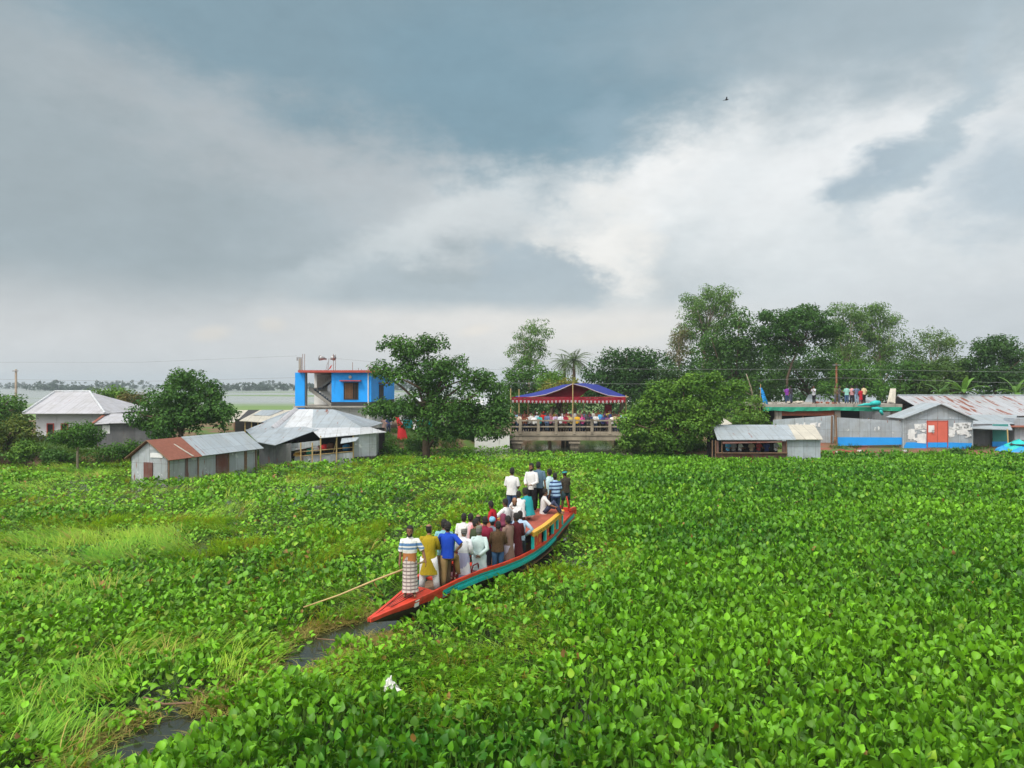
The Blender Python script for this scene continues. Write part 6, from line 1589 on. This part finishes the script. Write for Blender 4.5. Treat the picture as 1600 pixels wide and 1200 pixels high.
    # hair, beard, headgear
    if hair:
        bald = hair.startswith('bald'); mt = M['grey_hair'] if 'grey' in hair else M['hair']
        if bald: pr = lambda m: m.y > .018 and -.045 < m.z < .035
        else: pr = lambda m: (m.z > (.050 if m.y < -.012 else .030)) or (m.y > -.004 and m.z > -.028) or (m.y > .022 and m.z > -.05)
        if hair == 'long': pr = lambda m: (m.z > .028) or (m.y > -.012 and m.z > -.07)
        shell(rings, hc, pr, .13 if not bald else .05, H, Mx).build('hair', mt, root, True, False)
    if beard: shell(rings, hc, lambda m: m.z < -.030 and m.y < .008 and not (abs(m.x) < .013 and -.05 < m.z < -.034 and m.y < -.03), .06, H, Mx).build('beard', M[beard], root, True, False)
    if hat:
        kind, hcol = hat; b = MB()
        if kind == 'cap':
            b.loft([[hc + Mx @ (Vector((.0475 * k * math.sin(t), -.056 * k * math.cos(t) + .008, z)) * H) for t in [2 * math.pi * i / 18 for i in range(18)]] for z, k in ((.026, 1.04), (.052, 1.03), (.078, .93), (.083, .80), (.080, .2))])
        elif kind == 'wrap':
            b.loft([[hc + Mx @ (Vector((.050 * k * math.sin(t), -.060 * k * math.cos(t) + .008, z + .008 * math.sin(t * 2))) * H) for t in [2 * math.pi * i / 18 for i in range(18)]] for z, k in ((.005, 1.0), (.012, 1.14), (.036, 1.22), (.060, 1.10), (.083, .75), (.088, .2))])
        elif kind == 'scarf':
            b.loft([[hc + Mx @ (Vector((.052 * k * math.sin(t), -.058 * k * math.cos(t) + .012 + (.02 if abs(t - math.pi) > 2.2 else 0), z)) * H) for t in [2 * math.pi * i / 18 for i in range(18)]] for z, k in ((-.13, 1.9), (-.09, 1.35), (-.05, 1.1), (0, 1.08), (.05, 1.02), (.078, .7), (.085, .15))])
        else:                                                # band
            b.loft([[hc + Mx @ (Vector((.0475 * k * math.sin(t), -.057 * k * math.cos(t) + .008, z)) * H) for t in [2 * math.pi * i / 18 for i in range(18)]] for z, k in ((.018, 1.06), (.022, 1.14), (.046, 1.12), (.050, 1.02))], 0, False, False)
        b.build({'cap': 'cap', 'wrap': 'turban', 'scarf': 'headscarf'}.get(kind, 'headband'), cloth(hcol), root, True, False)
    # upper garment
    kind, tc = top[0], top[1]; pat = top[2:] if len(top) > 2 else ()
    tm = cloth(tc, *pat) if not (pat and pat[-1] == 'bands') else cloth(tc, None, 'bands', H)
    if kind != 'bare':
        b = MB(); ph = rs.uniform(0, 6)
        prof = [(-.045, .106, .078), (.01, .102, .076), (.06, .096, .071), (.12, .100, .073), (.19, .107, .075), (.235, .109, .072), (.268, .096, .062), (.290, .074, .052), (.308, .050, .043), (.322, .037, .036), (.332, .035, .034)]
        if kind == 'tucked': prof = prof[2:]
        rings_ = [ell(pel + ax * z * H, sx, fd, a * H * fat, d_ * H * fat, 22, 2.25, .038 if z < .2 else .014, ph + z * 16) for z, a, d_ in prof]
        if kind in ('kurta', 'coat') and legs in ('stand', 'wide', 'step'):
            for z, a, d_ in ((-.11, .112, .084), (-.18, .120, .090), (-.25, .130, .096)):
                rings_.insert(0, ell(pel + Vector((0, 0, z * H)), sx, Vector((0, -1, 0)), a * H * fat, d_ * H * fat, 22, 2.2, .035, ph + z * 4))
        b.loft(rings_, 0, False, False)
        if kind == 'kurta' and legs in ('squat', 'floor', 'cross', 'edge'):
            for s in (-1, 1):
                hp, kn, an, toe = limb['leg', s]; b.tube([hp, hp.lerp(kn, .75)], [.074 * H, .055 * H], 10)
        for s in (-1, 1):
            sh, el, wr, pm, d = limb['arm', s]
            i0 = ch + ax * .052 * H + sx * (s * .05 * H)
            if sleeve == 'long' or kind in ('kurta', 'coat'): b.tube([i0, sh, sh.lerp(el, .5), el, el.lerp(wr, .55), wr], [.046 * H, .041 * H, .039 * H, .036 * H, .031 * H, .027 * H], 10)
            elif sleeve == 'none': b.tube([i0, sh], [.044 * H, .040 * H], 10)
            else: b.tube([i0, sh, sh.lerp(el, .5), sh.lerp(el, .88)], [.046 * H, .041 * H, .041 * H, .040 * H], 10, 0, False)
        b.build({'kurta': 'tunic', 'coat': 'tunic'}.get(kind, 'shirt'), tm, root, True, False)
    # lower garment
    kind, bc = bottom[0], bottom[1]; pat = bottom[2:] if len(bottom) > 2 else ()
    bm_ = cloth(bc, *pat); b = MB(); ph = rs.uniform(0, 6)
    if kind == 'lungi' and legs in ('stand', 'wide'):
        e = bottom[-1] if isinstance(bottom[-1], float) else .075
        b.loft([ell(pel + Vector((0, 0, z * H)), sx, Vector((0, -1, 0)), a * H, d_ * H, 26, 2.2, wv, ph + z * 3) for z, a, d_, wv in ((-.52 + e, .120, .098, .05), (-.40, .112, .092, .045), (-.26, .106, .086, .035), (-.12, .102, .080, .02), (-.03, .104, .080, .012), (.06, .094, .072, .01), (.085, .092, .070, .01))], 0, False, False)
    else:
        wide = 1.22 if kind in ('lungi', 'pajama') else 1.0
        b.loft([ell(pel + ax * z * H if z > 0 else pel + Vector((0, 0, z * H)), sx, fd if z > 0 else Vector((0, -1, 0)), a * H * fat, d_ * H * fat, 20, 2.2, .012, ph) for z, a, d_ in ((-.065, .060, .058), (-.045, .092, .070), (0, .100, .072), (.05, .092, .067), (.085, .088, .065))])
        for s in (-1, 1):
            hp, kn, an, toe = limb['leg', s]
            if kind == 'shorts': b.tube([hp + Vector((0, 0, .01 * H)), hp.lerp(kn, .5), hp.lerp(kn, .95)], [.062 * H, .056 * H, .052 * H], 12)
            elif kind == 'lungi_short': b.tube([hp + Vector((0, 0, .01 * H)), hp.lerp(kn, .5), kn.lerp(an, .15)], [.072 * H, .068 * H, .066 * H], 12)
            else: b.tube([hp + Vector((0, 0, .01 * H)), hp.lerp(kn, .5), kn, kn.lerp(an, .5), kn.lerp(an, .97)], [.062 * H * wide, .056 * H * wide, .045 * H * wide, .040 * H * wide, .035 * H * wide], 12)
    b.build({'lungi': 'lungi', 'lungi_short': 'lungi', 'shorts': 'shorts'}.get(kind, 'trousers'), bm_, root, True, False)
    return root

def finish_people():
    dg = bpy.context.evaluated_depsgraph_get(); dg.update()
    for o, ex, root, skin in PENDING:
        me = bpy.data.meshes.new_from_object(o.evaluated_get(dg))
        n = len(me.vertices); V = [tuple(v.co) for v in me.vertices] + [tuple(v) for v in ex.v]
        Fs = [tuple(p.vertices) for p in me.polygons] + [tuple(i + n for i in f_) for f_ in ex.f]
        m2 = bpy.data.meshes.new('body'); m2.from_pydata(V, [], Fs)
        for m_ in (skinmat(skin), M['eye'], M['lip']): m2.materials.append(m_)
        m2.polygons.foreach_set('material_index', [0] * len(me.polygons) + ex.m); m2.polygons.foreach_set('use_smooth', [True] * len(Fs)); m2.update()
        link_mesh('body', m2, root)
    for o, ex, root, skin in PENDING:
        m_ = o.data; bpy.data.objects.remove(o); bpy.data.meshes.remove(m_)

WHITE = (.66, .66, .67); NAVY = (.02, .03, .07); JEAN = (.035, .07, .15); BLACK = (.015, .015, .018); KHAKI = (.30, .20, .09); MAROON = (.17, .015, .03)
GB = 'people on the boat'
def bp(px, py_top, z, H):
    """stand so that the head top meets that photo row"""
    D = (CZ - z - H) * F / (py_top - HY); return Vector((X(px, D), D, z))
P_ = person
P_('bearded man on the red bow in a striped polo shirt and checked lungi', BP(1.5, .10, .565), 1.66, 5, 'stand', ('down', 'wide'), top=('shirt', (.74, .74, .72), 'bands'), bottom=('lungi', (.62, .55, .52), (.12, .08, .09), 'checks'), beard='hair', skin=0, group=GB, yaw=-6, fat=1.03)
P_('man in a mustard yellow tunic and white trousers, back turned', BP(2.5, .02, .42), 1.67, 176, 'wide', ('down', 'down'), top=('kurta', (.36, .27, .015)), bottom=('pajama', WHITE), hair='bald', skin=1, group=GB, fat=1.07)
P_('man in a pale teal shirt and brown trousers beside the mustard tunic', BP(3.1, .12, .42), 1.68, 172, 'stand', ('down', 'front'), top=('shirt', (.22, .46, .50)), bottom=('trousers', (.17, .12, .075)), sleeve='long', skin=1, group=GB, yaw=14, fat=1.08)
P_('man in a royal blue T-shirt with one foot up on the gunwale', BP(2.85, .36, .42), 1.68, 172, 'step', ('hip', 'reach'), top=('shirt', (.012, .06, .45)), bottom=('trousers', KHAKI), skin=0, group=GB, fat=1.05)
P_('old man with an orange beard, white cap and white tunic', BP(3.7, .36, .17), 1.66, 150, 'stand', ('front', 'front'), top=('kurta', (.72, .73, .78)), bottom=('lungi', (.42, .42, .62)), hair='grey', beard='henna', hat=('cap', (.75, .73, .70)), skin=3, group=GB, yaw=48)
P_('black haired man in a white shirt, at the back left of the hold', bp(724, 803, .17, 1.62), 1.62, 165, top=('shirt', WHITE), group=GB, skin=0)
P_('man in a pale pink shirt beside the white shirt in the hold', bp(735, 803, .17, 1.62), 1.62, 175, top=('shirt', (.68, .46, .50)), group=GB, skin=0, yaw=-10)
P_('balding man in a salmon pink shirt turned to the left', bp(748, 804, .17, 1.64), 1.64, 195, top=('shirt', (.50, .20, .20)), hair='bald', group=GB, skin=1, yaw=-25)
P_('young man in a dark green shirt looking to the right', bp(743, 811, .17, 1.68), 1.68, 120, top=('shirt', (.045, .06, .03)), bottom=('trousers', BLACK), group=GB, skin=1, yaw=-15)
P_('man in a long pale mint tunic and olive cap, hands behind his back', BP(4.33, .50, .17), 1.58, 172, 'stand', ('behind', 'behind'), top=('kurta', (.50, .62, .62)), bottom=('pajama', (.50, .62, .62)), hair='grey', hat=('cap', (.17, .18, .13)), skin=0, group=GB, fat=1.1)
P_('dark haired person in a crimson maroon shirt amid the crowd in the hold', bp(757, 808, .17, 1.65), 1.65, 170, top=('shirt', (.22, .018, .045)), group=GB, skin=0, fat=1.06)
P_('person with a sky blue turban low in the crowd', bp(769, 809, .17, 1.56), 1.56, 170, top=('shirt', (.20, .24, .30)), hat=('wrap', (.18, .42, .62)), group=GB, skin=1)
P_('person in a plum headscarf next to the sky blue turban', bp(786, 803, .17, 1.6), 1.6, 190, top=('shirt', (.20, .05, .10)), hair=None, hat=('scarf', (.19, .045, .085)), group=GB, skin=2)
P_('man in a mottled brown shirt and blue jeans, back turned', BP(5.25, .62, .17), 1.56, 185, 'stand', ('front', 'front'), top=('shirt', (.085, .05, .025), (.05, .03, .015), 'print'), bottom=('trousers', (.04, .10, .20)), sleeve='long', group=GB, skin=2, fat=1.1)
P_('man in a long dusty brown tunic turned to the left', BP(5.75, .72, .17), 1.64, 232, 'stand', ('cross', 'front'), top=('kurta', (.24, .155, .125)), bottom=('pajama', (.45, .40, .48)), group=GB, skin=1, yaw=-12)
P_('man in a long dark maroon tunic close to the dusty brown one', BP(6.15, .78, .17), 1.66, 205, 'stand', ('front', 'down'), top=('kurta', (.085, .014, .02)), bottom=('trousers', (.06, .02, .025)), group=GB, skin=2, yaw=15)
P_('man in a light blue long sleeved shirt leaning on the cabin roof', BP(6.55, .72, .22), 1.60, 176, 'stand', ('hip', 'reach'), top=('shirt', (.42, .56, .74)), bottom=('trousers', (.025, .035, .045)), sleeve='long', group=GB, skin=0, lean=6, yaw=18)
P_('person in a bright red shirt looking down to the left', bp(773, 783, .62, 1.52), 1.52, 250, 'stand', ('front', 'front'), top=('shirt', (.36, .012, .022)), group=GB, skin=0, lean=10, pitch=16)
P_('man in a white shirt bending left, sitting at the front of the roof', bp(790, 780, 1.17, .86), 1.62, 240, 'edge', ('knee', 'knee'), top=('shirt', WHITE), group=GB, skin=0, pitch=14)
P_('balding man in white sitting on the roof edge, hand at his chin', bp(806, 777, 1.17, .88), 1.64, 330, 'edge', ('down', 'chin'), top=('shirt', (.67, .67, .67)), bottom=('trousers', JEAN), hair='bald', sleeve='long', beard='hair', group=GB, skin=1, pitch=16, fat=1.08)
P_('man in a plain white T-shirt standing at the left of the roof', bp(800, 731, 1.19, 1.64), 1.64, 158, 'stand', ('down', 'down'), top=('shirt', (.68, .68, .69)), bottom=('trousers', JEAN), group=GB, skin=0, fat=1.06)
P_('man in a turquoise shirt squatting on the roof', bp(827, 763, 1.19, 1.03), 1.7, 225, 'squat', ('knee', 'knee'), top=('shirt', (.02, .30, .34)), bottom=('lungi_short', (.72, .68, .66)), sleeve='long', group=GB, skin=0, lean=16, pitch=10, fat=1.1)
P_('person in white crouching behind the turquoise shirt', bp(813, 770, 1.19, .92), 1.58, 200, 'squat', ('knee', 'knee'), top=('shirt', (.74, .75, .76)), group=GB, skin=0, lean=14)
P_('bearded man in a loose white shirt and black trousers on the roof', bp(831, 724, 1.19, 1.66), 1.66, 330, 'stand', ('front', 'front'), top=('shirt', (.68, .68, .69)), bottom=('trousers', BLACK), beard='hair', sleeve='long', group=GB, skin=1, yaw=-15, fat=1.0)
P_('man in a slate blue shirt with dark trousers behind the bearded one', bp(841, 722, 1.19, 1.68), 1.68, 165, 'stand', ('down', 'front'), top=('shirt', (.10, .17, .24)), bottom=('trousers', BLACK), group=GB, skin=1, fat=1.08)
P_('person in a pale cyan shirt behind the seated one on the roof', BP(11.3, -.18, .80), 1.72, 200, 'stand', ('down', 'down'), top=('shirt', (.48, .66, .70)), bottom=('trousers', NAVY), group=GB, skin=1)
P_('youth in a grey white shirt sitting on the roof with knees up', bp(849, 764, 1.19, .84), 1.58, 95, 'floor', ('knee', 'knee'), top=('shirt', (.60, .60, .60)), bottom=('trousers', (.05, .06, .11)), group=GB, skin=1, yaw=10)
P_('man in a light blue striped polo shirt near the stern', BP(11.15, .10, .80), 1.60, 205, 'stand', ('down', 'down'), top=('shirt', (.36, .55, .78), (.03, .06, .16), 'stripes', 1.4), bottom=('trousers', (.025, .05, .10)), group=GB, skin=2, yaw=-18, fat=1.08)
P_('dark bare legged boatman with a green headband on the stern', BP(12.25, .08, .86), 1.53, 215, 'wide', ('front', 'down'), top=('shirt', (.045, .04, .03), (.09, .06, .04), 'print'), bottom=('shorts', (.03, .06, .07)), hat=('band', (.05, .36, .36)), group=GB, skin=2, yaw=10, lean=6)

# on the slab of the unfinished building
GS = 'people standing on the unfinished slab'; zs_ = zs + .31
for lab, px, D, H, fc, tp, bt, ar, sk in [
    ('person in a violet shirt and blue jeans at the left of the slab', 1230, 67.6, 1.6, 150, ('shirt', (.20, .04, .30)), ('trousers', JEAN), ('down', 'front'), 1),
    ('person in a dark shirt beside the violet shirt on the slab', 1236, 67.3, 1.66, 215, ('shirt', (.04, .035, .05)), ('trousers', (.06, .07, .11)), ('front', 'down'), 0),
    ('lone man in a grey checked shirt on the slab, hands at his face', 1272, 67.2, 1.62, 300, ('shirt', (.40, .42, .48), (.62, .63, .66), 'checks'), ('trousers', BLACK), ('phone', 'phone'), 0),
    ('person in an olive shirt, leftmost of the six on the slab', 1305, 67.2, 1.66, 60, ('shirt', (.13, .14, .06)), ('trousers', (.08, .08, .10)), ('front', 'front'), 0),
    ('person in a dark olive grey shirt pointing right on the slab', 1311, 67.6, 1.66, 75, ('shirt', (.10, .095, .09)), ('trousers', (.10, .11, .15)), ('reach', 'side'), 0),
    ('person in a mint green shirt and jeans on the slab', 1323, 67.2, 1.66, 170, ('shirt', (.26, .52, .45)), ('trousers', (.05, .10, .20)), ('front', 'front'), 1),
    ('person in a pink shirt and black trousers on the slab', 1331, 67.6, 1.64, 185, ('shirt', (.66, .34, .36)), ('trousers', (.04, .04, .06)), ('down', 'down'), 1),
    ('person in a navy checked shirt and pale jeans on the slab', 1338.5, 67.2, 1.64, 175, ('shirt', (.06, .09, .17), (.20, .26, .36), 'checks'), ('trousers', (.24, .34, .46)), ('down', 'hip'), 1),
    ('small person all in red on the slab', 1345, 66.9, 1.40, 190, ('kurta', (.42, .015, .03)), ('trousers', (.20, .02, .03)), ('down', 'down'), 1),
    ('person in a cream shirt, rightmost of the group on the slab', 1350, 67.6, 1.68, 200, ('shirt', (.62, .50, .30)), ('trousers', BLACK), ('down', 'down'), 0)]:
    P_(lab, (X(px, D), D, zs_), H, fc, 'stand', ar, top=tp, bottom=bt, skin=sk, group=GS)

# crowd behind the bridge parapet, in order from the left
CR = [('pinkish tan', (.48, .27, .22), 802, 0, 0), ('pale blue', (.30, .45, .68), 806, 1, .16), ('cream', (.66, .58, .45), 810.5, 0, 0), ('rust brown', (.22, .06, .04), 814, 0, 0), ('dark maroon', (.12, .02, .025), 818, 1, 0), ('chestnut', (.20, .075, .04), 822, 0, 0), ('white', WHITE, 826, 0, 0),
      ('off white', (.70, .69, .66), 830, 1, .05), ('snow white', (.82, .82, .82), 834.5, 0, 0), ('ice blue', (.52, .64, .76), 839, 1, .14), ('turquoise', (.03, .42, .38), 843.5, 0, 0), ('bright red', (.60, .03, .025), 849, 1, .16), ('slate blue', (.13, .18, .32), 855, 0, .05), ('rose', (.62, .24, .30), 860, 0, 0), ('black and white', (.55, .54, .55), 863.5, 1, 0),
      ('pale lilac', (.52, .42, .60), 867.5, 0, 0), ('wine red', (.28, .02, .05), 871, 1, 0), ('bluish white', (.72, .75, .80), 876, 0, 0), ('deep purple', (.14, .05, .14), 881, 1, 0), ('crimson', (.40, .03, .06), 884, 0, 0), ('tan', (.46, .36, .20), 888, 1, .05), ('straw yellow', (.56, .46, .20), 892, 0, 0), ('light grey', (.45, .45, .44), 898.5, 1, .30),
      ('golden yellow', (.72, .42, .03), 902, 0, 0), ('magenta pink', (.66, .10, .32), 910, 0, 0), ('dark navy', (.025, .03, .08), 915, 1, 0), ('charcoal', (.05, .05, .055), 919, 0, 0), ('ink blue', (.03, .05, .14), 923, 1, 0), ('clean white', (.67, .67, .67), 930.5, 0, 0), ('bottle green', (.03, .12, .08), 934, 1, .02), ('sky blue', (.10, .42, .75), 938, 1, .22), ('indigo', (.05, .06, .24), 942, 0, 0),
      ('midnight blue', (.02, .025, .07), 946, 1, .12), ('grape', (.18, .07, .17), 949.5, 0, 0), ('dark blue', (.03, .05, .16), 953.5, 1, .22), ('plain white', (.77, .76, .75), 957, 0, 0), ('beige', (.52, .40, .28), 961, 0, 0), ('peach', (.62, .34, .22), 965, 0, 0), ('orange', (.60, .22, .05), 969, 1, 0), ('powder blue', (.42, .58, .72), 973.5, 0, .14)]
rq = random.Random(5)
for i, (cn, cc, px, rowi, up) in enumerate(CR):
    D = BD + .62 + .5 * rowi + rq.uniform(-.08, .08); H = 1.60 + rq.uniform(-.06, .08) + .0
    nb_ = [CR[j][0] for j in (i - 1, i + 1) if 0 <= j < len(CR)]
    lab = f'person in {cn} behind the bridge rail, ' + (f'between {nb_[0]} and {nb_[1]}' if len(nb_) == 2 else f'at one end, next to {nb_[0]}')
    hat = None
    if cn in ('ice blue', 'tan'): hat = ('cap', (.72, .70, .66))
    if cn == 'bright red': hat = ('cap', (.5, .04, .03))
    if cn in ('rose', 'magenta pink', 'crimson'): hat = ('scarf', tuple(x * .9 for x in cc))
    P_(lab, (X(px, D), D, zd + .10 + up * .5), H + up * .5, rq.uniform(-25, 25), 'stand', rq.choice([('rail', 'rail'), ('rail', 'down'), ('down', 'rail'), ('cross', 'front')]) if cn != 'light grey' else ('raise', 'down'), lean=rq.uniform(0, 8), top=('shirt', cc), bottom=('trousers', rq.choice([NAVY, BLACK, (.10, .08, .06), (.05, .09, .16)])), hat=hat, skin=rq.randrange(3), group='crowd behind the bridge parapet', sleeve=rq.choice(['short', 'long']), yaw=rq.uniform(-20, 20))
REAR = [('moss green', (.10, .14, .05), 804), ('faded denim blue', (.12, .18, .28), 812), ('brick red', (.34, .07, .04), 820), ('ivory', (.68, .64, .54), 828), ('dark brown', (.07, .035, .02), 836.5), ('coral', (.58, .18, .13), 846), ('teal green', (.03, .22, .20), 852), ('smoke grey', (.20, .20, .21), 858), ('mustard', (.50, .33, .03), 865.5), ('black', (.02, .02, .022), 873.5),
        ('pearl', (.70, .70, .72), 879), ('cherry red', (.46, .02, .04), 886.5), ('lavender', (.38, .30, .52), 894.5), ('khaki', (.30, .24, .13), 906), ('steel blue', (.14, .24, .36), 913), ('mulberry', (.22, .04, .14), 921), ('linen white', (.72, .70, .66), 927), ('rust', (.34, .12, .04), 935), ('violet', (.20, .07, .32), 944), ('lemon', (.70, .62, .16), 951), ('olive', (.15, .15, .05), 959), ('salmon', (.60, .28, .22), 967)]
for cn, cc, px in REAR:
    D = BD + 1.9 + rq.uniform(-.2, .2)
    P_(f'person in {cn} in the rear row of the crowd under the canopy', (X(px, D), D, zd + .10 + rq.uniform(.10, .22)), 1.66 + rq.uniform(-.05, .08), rq.uniform(-30, 30), 'stand', rq.choice([('rail', 'down'), ('cross', 'front'), ('down', 'front')]), top=('shirt', cc), bottom=('trousers', NAVY), skin=rq.randrange(3), group='rear row of the bridge crowd', yaw=rq.uniform(-20, 20))
# in and around the kiosk, by the shops
for lab, px, z, H, fc, tp, sk in [('person in a bright blue shirt at the left of the kiosk hatch', 1137, .16, 1.42, 20, (.10, .42, .70), 1), ('person in a grey shirt second from the left in the kiosk hatch', 1146, .16, 1.40, -30, (.30, .31, .32), 0), ('person in white between grey and tan in the kiosk hatch', 1156, .16, 1.38, 40, (.76, .76, .74), 1),
                           ('person in a tan shirt in the middle of the kiosk hatch', 1174, .16, 1.38, -10, (.42, .32, .22), 2), ('person in a red shirt right of the middle of the kiosk hatch', 1185, .16, 1.42, 15, (.45, .04, .04), 0), ('person in a navy shirt right of the red one in the kiosk hatch', 1198, .16, 1.40, -20, (.03, .05, .18), 2), ('person in white at the right end of the kiosk hatch', 1212, .16, 1.42, 30, (.74, .75, .78), 1)]:
    P_(lab, (X(px, kd + .7), kd + .7, z), H, fc, 'stand', ('rail', 'rail'), top=('shirt', tp), skin=sk, group='people inside the tin kiosk')
D = 64; P_('man in a dark blue shirt standing under the blue house', (X(607, 67), 67, gz(X(607, 67), 67)), 1.66, 20, top=('shirt', (.05, .08, .20)), bottom=('trousers', (.04, .05, .09)), skin=1)
P_('person in pale clothes beside the dark blue shirt under the blue house', (X(600, 67.4), 67.4, gz(X(600, 67.4), 67.4)), 1.5, -20, top=('kurta', (.56, .38, .34)), bottom=('trousers', (.5, .4, .38)), skin=0)
x = X(1095, 58.5); P_('dark dressed person in the shade of the round tree', (x, 58.5, gz(x, 58.5)), 1.66, 30, top=('shirt', (.22, .03, .03)), bottom=('trousers', (.02, .025, .03)), skin=2)
finish_people()
# ------------------------------------------------------------------ the damp air over the flooded fields
def haze():
    b = MB(); b.box((0, 1040, 14.5), (5600, 2960, 33.0))
    m = bpy.data.materials.new('haze'); m.use_nodes = True; nt = m.node_tree; nt.nodes.clear()
    out = nt.nodes.new('ShaderNodeOutputMaterial')
    v = nt.nodes.new('ShaderNodeVolumePrincipled')
    v.inputs['Color'].default_value = (0.80, 0.91, 1.0, 1); v.inputs['Density'].default_value = 0.00042; v.inputs['Anisotropy'].default_value = 0.2
    nt.links.new(v.outputs[0], out.inputs['Volume'])
    o = b.build('haze', m); setp(o, kind='stuff')
haze()
